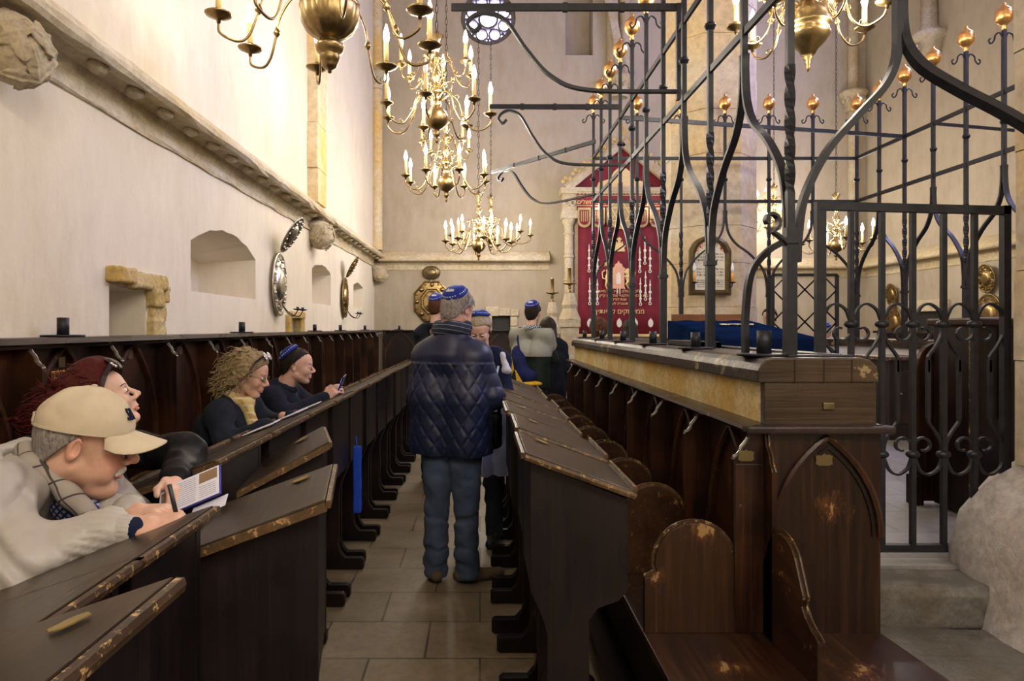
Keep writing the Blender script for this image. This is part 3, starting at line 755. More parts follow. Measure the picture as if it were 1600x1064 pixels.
# posts either side of the corner
MB().cbox(.918, 2.455, .45, 1.028, 2.480, 1.06, .003).build('corner_post', 'stall_wood_worn', es)
P = [(2.47, .45), (2.38, .45), (2.38, 1.045), (2.385, 1.055), (2.40, 1.075), (2.405, 1.10), (2.43, 1.125), (2.44, 1.172), (2.47, 1.172)]
MB().prism(P, 'x', 1.018, 1.036).build('stall_divider', 'stall_wood_worn', es)
MB().bar([(1.027, y - .001, z) for y, z in P[2:8]], .019, .004, up=(1, 0, 0)).build('scroll_edge', 'lectern_edge', es)
# armrest projecting to the camera
pr = [(2.455, .45), (2.455, .72)]
for i in range(1, 12):
    q = PI * i / 14; pr.append((2.31 + .125 * math.cos(q) * 1.0, .725 + .125 * math.sin(q)))
pr += [(2.155, .70), (2.165, .665), (2.14, .64), (2.10, .615), (2.075, .61), (2.06, .60), (2.06, .45)]
MB().prism(pr, 'x', 1.018, 1.044).build('armrest', 'seat_wood', es, bevel=.004)
MB().bar([(1.031, y - .0015, z + .0015) for y, z in pr[2:-1]], .025, .004, up=(1, 0, 0)).build('armrest_edge', 'lectern_edge', es)
MB().prism([(.588, 2.47), (.588, 1.96), (1.475, 1.96), (1.445, 2.47)], 'z', .42, .45).build('seat', 'worn_seat_board', es, bevel=.005)
MB().box(.66, 2.0, .02, 1.42, 2.46, .42).build('seat_box', 'stall_wood', es)
MB().cbox(.36, 1.95, .03, .63, 2.46, .07, .005).build('foot_board', 'stall_wood', es)

for k, (px, s) in enumerate([(1187, 1.15), (1083, 1.0), (1015, 1.0), (967, .95), (935, .95), (907, .9)]):
    D = [2.62, 3.45, 4.3, 5.2, 6.1, 7.1][k]; x = (px - VX) * D / F
    candle_tube(max(1.09, min(1.2, x)), D, 1.442, s, 'iron candle socket on the bimah coping, %s from the camera' % ordn[k], 'candle sockets on the bimah coping')
t_ = thing('iron_box', 'long flat iron trough lying on the bimah coping', 'iron box', (1.22, 3.95, 1.442))
m = MB().cbox(1.17, 3.62, 1.442, 1.20, 4.25, 1.475, .002).cbox(1.25, 3.62, 1.442, 1.28, 4.25, 1.475, .002).cbox(1.17, 3.62, 1.442, 1.28, 3.63, 1.475, .002).cbox(1.17, 4.24, 1.442, 1.28, 4.25, 1.475, .002).box(1.17, 3.62, 1.442, 1.28, 4.25, 1.448); m.build('trough', 'wrought_iron', t_)
m = MB().cbox(1.28, 2.56, 1.442, 1.36, 6.9, 1.452, .003).cbox(1.14, 2.52, 1.442, 1.38, 2.60, 1.449, .002); tag(m.build('iron_strip', 'wrought_iron'), 'flat iron strip lying along the bimah coping under the grille', 'iron strip')
# ================================================================== wrought iron grille of the bimah
ZJ, ZS, Z1, Z2, ZTOP = 1.98, 2.66, 2.87, 3.32, 3.78
def finial(parent, x, y, z):
    """gilt ball on a scrolled tip"""
    b = MB().lathe([(.010, 0), (.020, .012), (.012, .03), (.030, .045), (.055, .075), (.062, .105), (.058, .12), (.060, .128), (.048, .155), (.022, .178), (.012, .19), (.016, .20), (0, .212)], (x, y, z), 12)
    b.build('gilt_finial', 'gilt_copper', parent, label='gilded ball finial')
    m = MB()
    for s in (-1, 1):
        for dx, dy in ((s, 0),):
            pts = [(x, y, z - .09), (x + .03 * dx, y, z - .02), (x + .065 * dx, y, z - .035), (x + .075 * dx, y, z - .075), (x + .10 * dx, y, z - .10), (x + .115 * dx, y, z - .075), (x + .10 * dx, y, z - .06)]
            m.tube(crom(pts, 4), .0065, 5)
    m.build('scroll_tip', 'wrought_iron', parent)
def bulge(m, x, y, z, r=.026):
    m.lathe([(.012, -.022), (r, -.014), (r, -.004), (r * 1.25, 0), (r, .006), (r, .014), (.012, .022)], (x, y, z), 8)
def grille(label, pts, zb, close_ends=True, w=.026, ends=(None, None), rails=(Z1, Z2), top=ZTOP, loc=None, wbig=.040, skip=()):
    """pts: foot positions on plan; even = floor posts, odd = hanging bars where the ogee bars meet"""
    g = thing('iron_grille', label, 'iron grille', loc or (pts[0][0], pts[0][1], zb))
    d = (Vector(pts[-1]) - Vector(pts[0])).normalized(); up = Vector((-d.y, d.x, 0))
    for k, (x, y) in enumerate(pts):
        if k in skip: continue
        m = MB()
        if k % 2 == 0:
            m.bar([(x, y, zb), (x, y, ZJ - .05)], wbig, wbig, up=up)
            n = 24; m.bar([(x, y, ZJ - .05 + (.62) * i / n) for i in range(n + 1)], w * 1.1, w * 1.1, up=up, twist=[0 if i < 5 else (i - 5) / (n - 5) * 2.5 * PI for i in range(n + 1)])
            m.bar([(x, y, ZJ + .57), (x, y, top)], w, w, up=up)
            m.obox((x, y, ZJ - .10), (wbig * 1.35, wbig * 1.35, .022), None)
        else:
            m.bar([(x, y, ZS - .02), (x, y, top)], w, w, up=up)
        for z in ((Z1 + Z2) / 2, ): bulge(m, x, y, z)
        m.build('upright', 'wrought_iron', g)
        finial(g, x, y, top)
    for k in range(1, len(pts), 2):
        for j in (k - 1, k + 1):
            if j < 0 or j >= len(pts): continue
            a = Vector((*pts[j], ZJ - .09)); b = Vector((*pts[k], ZS)); e = (b - a); h = Vector((e.x, e.y, 0)); hn = h.normalized()
            P = [a + hn * .020, a + hn * .022 + Vector((0, 0, .10)), a + h * .13 + Vector((0, 0, .26)), a + h * .42 + Vector((0, 0, .42)), a + h * .76 + Vector((0, 0, .54)), a + h * .94 - hn * .005 + Vector((0, 0, .66)), b - hn * .012 + Vector((0, 0, .03)), b - hn * .014 + Vector((0, 0, .11))]
            MB().bar(crom(P, 6), .034, .015, up=hn).build('ogee_bar', 'wrought_iron', g)
    e0 = ends[0] or pts[0]; e1 = ends[1] or pts[-1]
    for z in rails:
        MB().bar([(*e0, z), (*e1, z)], .016, .034).build('rail', 'wrought_iron', g)
    return g
LX = 1.18
lp = [(LX, 2.60 + .45 * k) for k in range(11)]
G = grille('tall wrought iron grille with gilt balls standing on the left parapet of the bimah', lp, 1.442)
rp = [(3.93, 7.12 - .40 * k) for k in range(10)]
grille('wrought iron grille with gilt balls along the right side of the bimah', rp, 1.44, loc=(3.93, 5, 1.44))
fp = [(LX + (3.93 - LX) * k / 6, 7.12) for k in range(1, 6)]
fg = grille('wrought iron grille with gilt balls across the far side of the bimah', [(1.18, 7.14)] + fp + [(3.93, 7.14)], 1.44, loc=(2.5, 7.12, 1.44), skip=(0, 6))
# front side: hanging bar and big ogee arch towards the near pillar
g = thing('iron_grille', 'big iron ogee arch springing from the bimah corner post towards the near pillar', 'iron grille', (1.6, 2.62, 1.44))
up = (0, -1, 0)
MB().bar([(1.60, 2.60, 2.72), (1.60, 2.60, 3.7)], .030, .026, up=up).build('upright', 'wrought_iron', g)
A = [(1.205, 2.60, 1.80), (1.21, 2.60, 1.90), (1.235, 2.60, 2.05), (1.32, 2.60, 2.22), (1.44, 2.60, 2.36), (1.54, 2.60, 2.47), (1.585, 2.60, 2.58), (1.59, 2.60, 2.72), (1.59, 2.60, 2.82)]
MB().bar(crom(A, 6), .036, .024, up=(1, 0, 0)).build('ogee_bar', 'wrought_iron', g)
Bp = [(1.612, 2.60, 2.82), (1.612, 2.60, 2.70), (1.618, 2.58, 2.61), (1.66, 2.55, 2.52), (1.76, 2.50, 2.42), (1.87, 2.44, 2.32), (1.955, 2.38, 2.22), (2.02, 2.32, 2.10), (2.08, 2.26, 1.95), (2.14, 2.20, 1.78), (2.18, 2.14, 1.6)]
MB().bar(crom(Bp, 6), .034, .040, up=(1, 0, 0), scales=[.62 + .38 * min(1, i / 18) for i in range(61)]).build('ogee_bar', 'wrought_iron', g)
m = MB().bar([(2.18, 2.14, 1.66), (2.18, 2.14, .42)], .05, .05, up=(0, 1, 0)); m.build('post', 'wrought_iron', g)
MB().bar([(1.18, 2.60, Z1), (1.60, 2.60, Z1)], .016, .036).bar([(1.60, 2.62, 2.87), (2.30, 2.78, 2.93)], .016, .036).bar([(1.18, 2.6, Z2), (2.3, 2.72, Z2)], .016, .036).build('rail', 'wrought_iron', g)
# scroll bracket on the corner post
cp = []
for i in range(20):
    a = -PI / 2 + i / 19 * 1.75 * PI * 1.0; r = .045 * (1 - i / 26)
    cp.append((1.10 + r * math.cos(a) * .9 - .0, 2.59, 1.955 + r * math.sin(a)))
MB().bar([(1.165, 2.59, 1.87), (1.13, 2.59, 1.90)] + cp[1:], .010, .035, up=(0, 1, 0)).build('scroll', 'wrought_iron', g)
MB().bar(crom([(1.16, 2.60, 1.88), (1.10, 2.62, 1.84), (1.055, 2.66, 1.76), (1.05, 2.7, 1.6), (1.05, 2.7, 1.445)], 6), .022, .03, up=(0, 1, 0)).build('stay', 'wrought_iron', g)

# tie rods across the bimah
m = MB().bar([(LX, 5.75, Z2), (3.93, 6.32, Z2)], .018, .034); tag(m.build('tie_rod', 'wrought_iron'), 'thin iron tie rod spanning across the top of the bimah', 'tie rod')
m = MB().bar([(3.95, 5.95, 3.33), (7.0, 6.6, 3.30)], .014, .026); tag(m.build('tie_rod', 'wrought_iron'), 'iron tie rod running from the right grille out to the right wall', 'tie rod')
# outrigger brackets on the left
def outrigger(label, a, b, zlow, curl_at):
    """a: root on the grille rail, b: free end"""
    o = thing('iron_bracket', label, 'bracket', a, 0, 'chandelier brackets on the left grille')
    a = Vector(a); b = Vector(b); h = b - a; hn = h.normalized()
    m = MB().bar([a, b], .022, .040); 
    for t in (.25, .5, .75): 
        c = a + h * t; m.obox(c, (.03, .028, .05), None)
    m.build('arm', 'wrought_iron', o)
    P = [Vector((a.x, a.y, zlow)), Vector((a.x, a.y, zlow)) + h * .40 + Vector((0, 0, .01)), a + h * .56 + Vector((0, 0, (zlow - a.z) * .82)), a + h * .67 + Vector((0, 0, (zlow - a.z) * .50)), a + h * .76 + Vector((0, 0, (zlow - a.z) * .16)), a + h * .84 + Vector((0, 0, -.035)), a + h * .90 + Vector((0, 0, -.05)), a + h * .93 + Vector((0, 0, -.10)), a + h * .90 + Vector((0, 0, -.14)), a + h * .87 + Vector((0, 0, -.11))]
    MB().bar(crom(P, 6), .018, .032, up=hn.cross(Vector((0, 0, 1)))).build('swan_neck_stay', 'wrought_iron', o)
outrigger('nearest iron bracket with swan-neck stay reaching left from the grille above the aisle', (LX, 4.05, 3.45), (-.17, 4.05, 3.45), 2.95, 0)
outrigger('middle iron bracket with swan-neck stay reaching left from the grille', (LX, 5.75, 3.41), (.08, 5.75, 3.41), 2.92, 0)
outrigger('far iron bracket with swan-neck stay angled back from the grille corner', (LX, 7.0, 3.46), (.14, 8.25, 3.43), 2.92, 0)
m = MB().bar([(LX, 4.05, 2.9), (LX, 4.05, 3.47)], .03, .03, up=(0, 1, 0)); tag(m.build('iron_strap', 'wrought_iron'), 'short iron strap holding the nearest bracket to the grille', 'strap')

# ------------------------------------------------------------------ gate
gt = thing('iron_gate', 'black wrought iron gate with scrolls between the bimah parapet and the near pillar', 'gate', (1.8, 2.86, .6))
GY, gx0, gx1, gz0, gz1 = 2.86, 1.425, 2.20, .628, 2.06
W_ = .030
MB().bar([(gx0, GY, gz0), (gx0, GY, gz1)], .040, .026, up=up).build('frame_post', 'wrought_iron', gt)
MB().bar([(gx1, GY, gz0), (gx1, GY, gz1)], .030, .03, up=up).build('frame_post', 'wrought_iron', gt)
MB().bar([(gx0 - .02, GY, gz1), (gx1 + .015, GY, gz1 - .02)], .03, .034).build('frame_rail', 'wrought_iron', gt)
MB().bar([(gx0 - .02, GY, gz0), (gx1 + .015, GY, gz0)], .03, .030).build('frame_rail', 'wrought_iron', gt)
xs = [gx0 + (gx1 - gx0) * k / 6 for k in range(7)]
for k in range(1, 6):
    m = MB().bar([(xs[k], GY, gz0 - .01), (xs[k], GY, gz1)], .020, .020, up=up)
    m.build('gate_bar', 'wrought_iron', gt)
def cscroll(m, xc, x1, zc, H, flip=1):
    """C scroll between the bar at xc and the bar at x1"""
    s = 1 if x1 > xc else -1; w = abs(x1 - xc)
    P = [(xc + s * .006, GY, zc + .01 * flip), (xc + s * .25 * w, GY, zc + flip * H * .80), (xc + s * .52 * w, GY, zc + flip * H), (xc + s * .82 * w, GY, zc + flip * H * .72), (xc + s * .95 * w, GY, zc + flip * .02)]
    m.bar(crom(P, 6),   .009, .015, up=(0, 1, 0))
def curl(m, x, z, r, a0, a1, s=1, flip=1):
    P = [(x + s * (r * (1 - .55 * i / 14)) * math.cos(a0 + (a1 - a0) * i / 14), GY, z + flip * (r * (1 - .55 * i / 14)) * math.sin(a0 + (a1 - a0) * i / 14)) for i in range(15)]
    m.bar(P,   .009, .015, up=(0, 1, 0))
zc1, zc2 = 1.565, 1.02
for k in range(6):
    a, b = xs[k], xs[k + 1]; w = b - a; s = 1 if k % 2 == 0 else 1
    m = MB(); cscroll(m, a, b, zc1, .085, 1)
    # lower half of the S: from the boss down to the middle stub bar
    mid = (a + b) / 2
    side = 1 if k % 2 == 0 else -1
    src = a if side > 0 else b
    m.bar(crom([(src + side * .008, GY, zc1 - .01), (src + side * .012, GY, zc1 - .05), (src + side * .035, GY, zc1 - .095), (mid - side * .004, GY, zc1 - .13), (mid, GY, zc1 - .15), (mid, GY, zc1 - .20)], 5),   .009, .015, up=(0, 1, 0))
    curl(m, b - .045 if side > 0 else a + .045, zc1 - .035, .040, -.2 if side > 0 else -.2, -PI * 1.6, -side if False else side, 1)
    m.build('scrollwork', 'wrought_iron', gt)
    m = MB().bar([(mid, GY, zc2 + .15), (mid, GY, zc1 - .15)], .015, .015, up=up); m.build('gate_bar', 'wrought_iron', gt)
    m = MB(); cscroll(m, a, b, zc2, .085, -1)
    m.bar(crom([(src + side * .008, GY, zc2 + .01), (src + side * .012, GY, zc2 + .05), (src + side * .035, GY, zc2 + .095), (mid - side * .004, GY, zc2 + .13), (mid, GY, zc2 + .15)], 5),   .009, .015, up=(0, 1, 0))
    curl(m, b - .045 if side > 0 else a + .045, zc2 + .035, .040, .2, PI * 1.6, side, 1)
    m.build('scrollwork', 'wrought_iron', gt)
for k in range(1, 6):
    for z in (zc1, zc2):
        m = MB().ball((xs[k], GY, z), (.030, .022, .018), 7); m.build('boss', 'wrought_iron', gt)

# small lattice gate at the far right of the bimah
lg = thing('lattice_gate', 'small iron lattice gate at the far side of the bimah', 'gate', (3.3, 7.0, .6))
a, b, z0, z1 = 3.0, 3.66, .62, 2.09
m = MB().bar([(a, 7.0, z0), (a, 7.0, z1)], .03, .03, up=up).bar([(b, 7.0, z0), (b, 7.0, z1)], .03, .03, up=up).bar([(a, 7.0, z1), (b, 7.0, z1)], .03, .03).bar([(a, 7.0, z0), (b, 7.0, z0)], .03, .03); m.build('frame', 'wrought_iron', lg)
m = MB(); W = b - a
for s in (1, -1):
    for k in range(-3, 4):
        x0, zz0 = (a, z0 + .33 * k * 1.0) if s > 0 else (b, z0 + .33 * k)
        # clip the diagonal to the frame
        t0 = max(0, (z0 - zz0)); t1 = min(W, z1 - zz0)
        if t1 > t0: m.bar([(x0 + s * t0, 7.0, zz0 + t0), (x0 + s * t1, 7.0, zz0 + t1)], .012, .012)
    for k in range(0, 5):
        zz0 = z0 + .66 * k * .5 + .33
        t1 = min(W, z1 - zz0)
        if t1 > .02: m.bar([((a if s > 0 else b), 7.0, zz0), ((a if s > 0 else b) + s * t1, 7.0, zz0 + t1)], .012, .012)
m.build('lattice', 'wrought_iron', lg)
# ================================================================== chandeliers
def flame_bulb(parent, x, y, z, s=1, mat='bulb_glow'):
    return MB().lathe([(0, 0), (.012 * s, .004 * s), (.019 * s, .03 * s), (.017 * s, .055 * s), (.009 * s, .085 * s), (.003 * s, .105 * s), (0, .108 * s)], (x, y, z), 8).build('bulb', mat, parent, world=False)
def arm(root, ang, pts, pan_r, s, candle_h, lit=True, knob=None, curls=True, brass='aged_brass', scale=1, tr=.008):
    """arm drawn in the x-z plane, then turned by ang about the chandelier axis"""
    P = crom([(x, 0, z) for x, z in pts], 7)
    m = MB().tube(P, tr * s, 6)
    if knob is not None: m.lathe([(.006 * s, -.03 * s), (.02 * s, -.012 * s), (.022 * s, 0), (.012 * s, .02 * s), (.006 * s, .035 * s)], (knob[0], 0, knob[1]), 8)
    if curls:
        for f, d in ((.25, 1), (.45, -1), (.62, 1)):
            q = P[int(f * (len(P) - 1))]; c = [(q.x + d * .03 * s * math.sin(i * .55) * (1 - i / 14), 0, q.z + .03 * s * (1 - math.cos(i * .55)) * (1 - i / 16)) for i in range(10)]
            m.tube(c, .0042 * s, 5)
    a = m.build('arm', brass, root, world=False); a.rotation_euler = (0, 0, ang)
    ex, ez = pts[-1]
    MB().lathe([(0, 0), (.010 * s, .0), (.012 * s, .018 * s), (pan_r * .35, .024 * s), (pan_r * .9, .042 * s), (pan_r, .052 * s), (pan_r * .96, .054 * s), (pan_r * .3, .034 * s), (.012 * s, .036 * s), (.018 * s, .05 * s), (.022 * s, .075 * s), (.016 * s, .082 * s), (0, .082 * s)], (ex, 0, ez), 16).build('drip_pan', brass, a, world=False)
    MB().lathe([(0, 0), (.017 * s, 0), (.0165 * s, candle_h), (.010 * s, candle_h + .004), (0, candle_h + .004)], (ex, 0, ez + .075 * s), 10).build('candle_sleeve', 'candle_wax', a, world=False)
    flame_bulb(a, ex, 0, ez + .075 * s + candle_h, s * 1.15, 'bulb_glow' if lit else 'bulb_off')
    return a
def chandelier(label, loc, style, R, n, s=1, n2=0, group=None, power=60, ztop=ZT, rot=.2, unlit=()):
    r = thing('chandelier', label, 'chandelier', loc, 0, group)
    if style == 'melon':
        b = MB().lathe([(0, -.36), (.012, -.355), (.012, -.34), (.035, -.33), (.045, -.31), (.050, -.29), (.056, -.285), (.058, -.26), (.056, -.25), (.075, -.235), (.082, -.21), (.084, -.195), (.05, -.185), (.052, -.16)], n=20)
        b.build('pendant_drop', 'aged_brass', r, world=False)
        b = MB().lathe([(.052, -.165), (.09, -.15), (.13, -.115), (.158, -.06), (.168, 0), (.166, .02)], n=64, flute=(14, .05)); b.build('fluted_bowl', 'aged_brass', r, world=False)
        MB().lathe([(.166, .018), (.175, .022), (.175, .04), (.165, .05), (.14, .09), (.10, .13), (.06, .16), (.045, .22), (.07, .27), (.09, .31), (.06, .36), (.035, .42), (.05, .48), (.03, .55), (.015, .62), (0, .63)], n=24).build('baluster', 'aged_brass', r, world=False)
        for k in range(n):
            arm(r, rot + 2 * PI * k / n, [(.15, .10), (.20, .13), (.28, .125), (.36, .04), (.395, -.07), (.44, -.20), (.50, -.245), (R - .01, -.215), (R, -.16)], .075, 1.0, .13, knob=(.39, -.05), curls=False, lit=k not in unlit)
    elif style == 'ball':
        rb = .105 * s
        MB().lathe([(0, -.23 * s), (.010 * s, -.225 * s), (.018 * s, -.20 * s), (.010 * s, -.18 * s), (.028 * s, -.165 * s), (.034 * s, -.14 * s), (.02 * s, -.12 * s), (.03 * s, -.11 * s)] + [(rb * math.sin(a), -rb * math.cos(a)) for a in [.3 + i * .27 for i in range(10)]] + [(.03 * s, .115 * s)], n=24).build('ball', 'aged_brass', r, world=False)
        pr = [(.03, .10), (.045, .13), (.03, .17), (.022, .20), (.05, .23), (.055, .26), (.03, .30), (.025, .34), (.048, .37), (.045, .42), (.022, .46), (.03, .50), (.055, .54), (.03, .58), (.02, .62), (.045, .66), (.03, .70), (.07, .76), (.03, .78), (.012, .82), (0, .83)]
        MB().lathe([(a * s, b * s) for a, b in pr], n=16).build('baluster', 'bright_brass', r, world=False)
        for k in range(n):
            arm(r, rot + 2 * PI * k / n, [(.04 * s, .16 * s), (.12 * s, .22 * s), (.20 * s, .16 * s), (.24 * s, .04 * s), (R * .66, -.09 * s), (R * .86, -.09 * s), (R, -.03 * s), (R, .01 * s)], .062 * s, s, .15 * s, lit=k not in unlit)
        for k in range(n2):
            arm(r, rot + .3 + 2 * PI * k / n2, [(.03 * s, .50 * s), (.10 * s, .55 * s), (.16 * s, .48 * s), (.22 * s, .36 * s), (R * .62, .34 * s), (R * .68, .40 * s)], .052 * s, s, .13 * s, lit=k % 5 != 2)
        for k in range(6):      # pierced ornaments and small reflector discs
            a = 2 * PI * k / 6; m = MB()
            m.tube(crom([(.03 * s * math.cos(a), .03 * s * math.sin(a), .30 * s), (.12 * s * math.cos(a), .12 * s * math.sin(a), .34 * s), (.14 * s * math.cos(a), .14 * s * math.sin(a), .28 * s), (.10 * s * math.cos(a), .10 * s * math.sin(a), .26 * s)], 4), .005 * s, 5)
            m.ball((.15 * s * math.cos(a), .15 * s * math.sin(a), .36 * s), (.024 * s, .024 * s, .024 * s), 6); m.build('ornament', 'bright_brass', r, world=False)
    elif style == 'drum':
        MB().lathe([(0, -.25), (.006, -.24), (.016, -.215), (.010, -.205), (.024, -.185), (.016, -.175), (.034, -.155), (.026, -.145), (.045, -.13), (.06, -.10), (.11, -.05), (.135, -.01), (.14, .01), (.132, .02), (.132, .05), (.145, .06), (.145, .075), (.13, .085), (.13, .13), (.115, .17), (.08, .20), (.05, .23), (.07, .27), (.05, .31), (.04, .40), (.075, .45), (.04, .5), (.02, .6), (0, .62)], n=28).build('turned_body', 'aged_brass', r, world=False)
        for k in range(n):
            arm(r, rot + 2 * PI * k / n, [(.06, .22), (.16, .26), (.22, .18), (.26, .04), (.34, -.03), (R - .03, -.0), (R, .05)], .068, 1, .12, lit=k not in unlit)
        for k in range(n2):
            arm(r, rot + .35 + 2 * PI * k / n2, [(.04, .38), (.12, .44), (.19, .38), (.24, .28), (.32, .24), (R * .78, .29)], .060, 1, .12, lit=k % 3 != 1)
    ch = MB(); L = ztop - loc[2] - .6 * s; 
    zz = (.62 if style != 'ball' else .82 * s)
    nl = int((ztop - loc[2] - zz) / .075)
    for i in range(nl):
        z = zz + i * .075; q = Matrix.Rotation((i % 2) * PI / 2, 3, 'Z')
        ch.tube([Vector((0, 0, z)) + q @ Vector((.012 * math.cos(a), 0, .042 + .045 * math.sin(a))) for a in [j * PI / 4 for j in range(9)]], .0035, 4)
    ch.build('chain', 'wrought_iron', r, world=False)
    # the light the bulbs give
    k = 3
    for i in range(k):
        ld = bpy.data.lights.new('candle_light', 'POINT'); ld.energy = power / k; ld.color = (1, .905, .76); ld.shadow_soft_size = .07
        lo = bpy.data.objects.new('candle_light', ld); C.objects.link(lo); lo.parent = r
        a = rot + 2 * PI * (i + .5) / k; lo.location = (R * .8 * math.cos(a), R * .8 * math.sin(a), .24 * s if style == 'ball' else .08)
    return r
chandelier('large brass chandelier with fluted bowl, cut off at the top left of the picture', (-.87, 3.95, 3.38), 'melon', .60, 8, power=9, rot=.35)
chandelier('many-armed brass chandelier blazing above the aisle, largest of the row behind the fluted one', (-.40, 6.3, 3.48), 'ball', .50, 7, 1, 6, power=42, rot=.1, unlit=(5,))
chandelier('lit brass ball chandelier hanging second in the row over the aisle', (-.39, 7.9, 3.22), 'ball', .48, 8, .95, 4, power=44, rot=.35)
chandelier('small brass ball chandelier with a dark globe, low over the back of the aisle', (-.02, 9.7, 2.72), 'ball', .47, 8, .95, 0, power=45, rot=.15, unlit=(2, 5))
chandelier('brass chandelier with branching arms just behind the dark globe one', (.17, 10.7, 2.95), 'ball', .62, 8, .85, 0, power=45, rot=.0)
chandelier('brass drum-bodied chandelier over the bimah at top right', (2.21, 4.6, 3.52), 'drum', .46, 7, 1, 5, power=60, rot=.25)
chandelier('brass chandelier on a long chain seen beyond the grille, right of the far pillar', (4.95, 11.5, 3.25), 'ball', .42, 6, .9, 4, power=50, rot=.4)
chandelier('brass globe chandelier hanging by the right wall above the gate', (5.06, 9.7, 2.72), 'ball', .47, 6, .95, 0, power=50, rot=.3, unlit=(1,))
# unseen chandeliers added outside the view as fill light
chandelier('brass fluted chandelier hanging over the near end of the nave', (.5, -.4, 3.5), 'melon', .60, 8, power=125)
chandelier('brass fluted chandelier hanging over the right aisle behind the near pillar', (5.0, 1.5, 3.5), 'melon', .60, 8, power=90)
chandelier('brass fluted chandelier hanging near the entrance end', (2.6, -1.2, 3.6), 'melon', .60, 8, power=130)

# unseen right-wall windows added; glowing panes and area lights bring the bluish light
t = NT('day_pane', .3); t.base((.8, .85, 1)); t.b.inputs['Emission Color'].default_value = (.45, .50, 1, 1); t.b.inputs['Emission Strength'].default_value = 4
for i, y in enumerate((3.2, 8.2)):
    P = [(y - .35, 5.2), (y + .35, 5.2), (y + .35, 7.6), (y + .18, 8.05), (y, 8.3), (y - .18, 8.05), (y - .35, 7.6)]
    w = MB().prism(P, 'x', XR - .03, XR - .01).build('window_%d' % (i + 3), 'day_pane', kind='structure')
    m = MB()
    for zz in (5.8, 6.4, 7.0, 7.6): m.box(XR - .05, y - .35, zz, XR - .03, y + .35, zz + .03)
    m.box(XR - .05, y - .015, 5.2, XR - .03, y + .015, 8.2); m.build('glazing_bars', 'wrought_iron', w)
    ld = bpy.data.lights.new('daylight', 'AREA'); ld.energy = 150; ld.color = (.50, .50, 1); ld.shape = 'RECTANGLE'; ld.size = .7; ld.size_y = 2.8
    lo = bpy.data.objects.new('daylight', ld); C.objects.link(lo); lo.location = (XR - .12, y, 6.6); lo.rotation_euler = Euler((0, -PI / 2 - .0, 0)); lo.rotation_euler = (0, PI / 2, 0)

# ================================================================== sconces on the walls
def oval_plate(par, name, c, w, h, M, mat, seed):
    """embossed oval dish, local x = across, y = up, z = out"""
    m = MB(); n = 40; rings = [(0, .045), (.25, .043), (.42, .034), (.5, .012), (.53, .004), (.57, .012), (.62, .006), (.80, .012), (.90, .006), (.95, .016), (1, .014), (1, .0), (.5, -.004)]
    vs = []
    for j, (rr, z) in enumerate(rings):
        for i in range(n):
            a = 2 * PI * i / n; e = .006 * math.sin(9 * a + seed) * (1 if j in (6, 7, 8) else 0) + .004 * math.sin(17 * a) * (1 if j == 7 else 0)
            vs.append(Vector(c) + M @ Vector((rr * w / 2 * math.cos(a), rr * h / 2 * math.sin(a), z * (h / .6) + e)))
    fs = [(j * n + i, j * n + (i + 1) % n, (j + 1) * n + (i + 1) % n, (j + 1) * n + i) for j in range(len(rings) - 1) for i in range(n)]
    m.add(vs, fs, True)
    for i in range(16):
        a = 2 * PI * i / 16; m.ball(Vector(c) + M @ Vector((.77 * w / 2 * math.cos(a), .77 * h / 2 * math.sin(a), .014)), (.013, .013, .013), 5)
    return m.build(name, mat, par)
def basis(x, y, z):
    return Matrix((x, y, z)).transposed()
def wall_sconce(label, y, z, side, w, h, mat, tilt, topr):
    X = XL + .02 if side < 0 else XR - .02; s = -side
    r = thing('wall_sconce', label, 'sconce', (X, y, z))
    Y = Vector((0, 1, 0)); Z = Vector((0, 0, 1)); O = Vector((s, 0, 0))
    oval_plate(r, 'reflector_plate', (X + s * .01, y, z), w, h, basis(Y, Z, O), mat, 1)
    o2 = (O * math.cos(tilt) - Z * math.sin(tilt)).normalized(); u2 = (Z * math.cos(tilt) + O * math.sin(tilt)).normalized()
    oval_plate(r, 'top_disc', Vector((X + s * .03, y, z + h / 2)) + u2 * (topr * 1.02), topr * 1.7, topr * 2, basis(Y, u2, o2), mat, 2)
    m = MB(); q = z - h * .42
    for d in (-.09, .09):
        m.tube(crom([(X + s * .04, y, q + .06), (X + s * .10, y + d * .4, q - .02), (X + s * .17, y + d, q - .05), (X + s * .21, y + d, q)], 5), .005, 5)
        m.lathe([(0, 0), (.035, .008), (.045, .016), (.04, .018), (.012, .014), (.014, .035), (0, .035)], (X + s * .21, y + d, q), 12)
    m.build('candle_arm', 'wrought_iron', r)
wall_sconce('large silver oval sconce with tilted top disc on the left wall', 6.42, 1.96, -1, .44, .60, 'silver_plate', .55, .19)
wall_sconce('narrow-looking brass oval sconce further along the left wall', 9.55, 1.97, -1, .42, .56, 'aged_brass', .5, .17)
wall_sconce('brass oval sconce with round top disc on the right wall nearest the gate edge', 9.35, 1.72, 1, .50, .60, 'aged_brass', .1, .20)
wall_sconce('brass oval sconce with round top disc further back on the right wall', 11.5, 1.62, 1, .46, .58, 'aged_brass', .1, .19)
r = thing('wall_sconce', 'big octagonal embossed brass sconce on the back wall', 'sconce', (-.90, DB, 2.0))
m = MB(); oc = [(math.cos(PI / 8 + i * PI / 4), math.sin(PI / 8 + i * PI / 4)) for i in range(8)]
cx, cz = -.87, 2.02; vs = []; rg = [(1, 1, 0), (1.0, 1.0, .02), (.94, .94, .03), (.9, .9, .015), (.62, .62, .02), (.56, .56, .05)]
for a, b, d in rg: vs += [(cx + x * .36 * a, DB - .01 - d, cz + y * .41 * b) for x, y in oc]
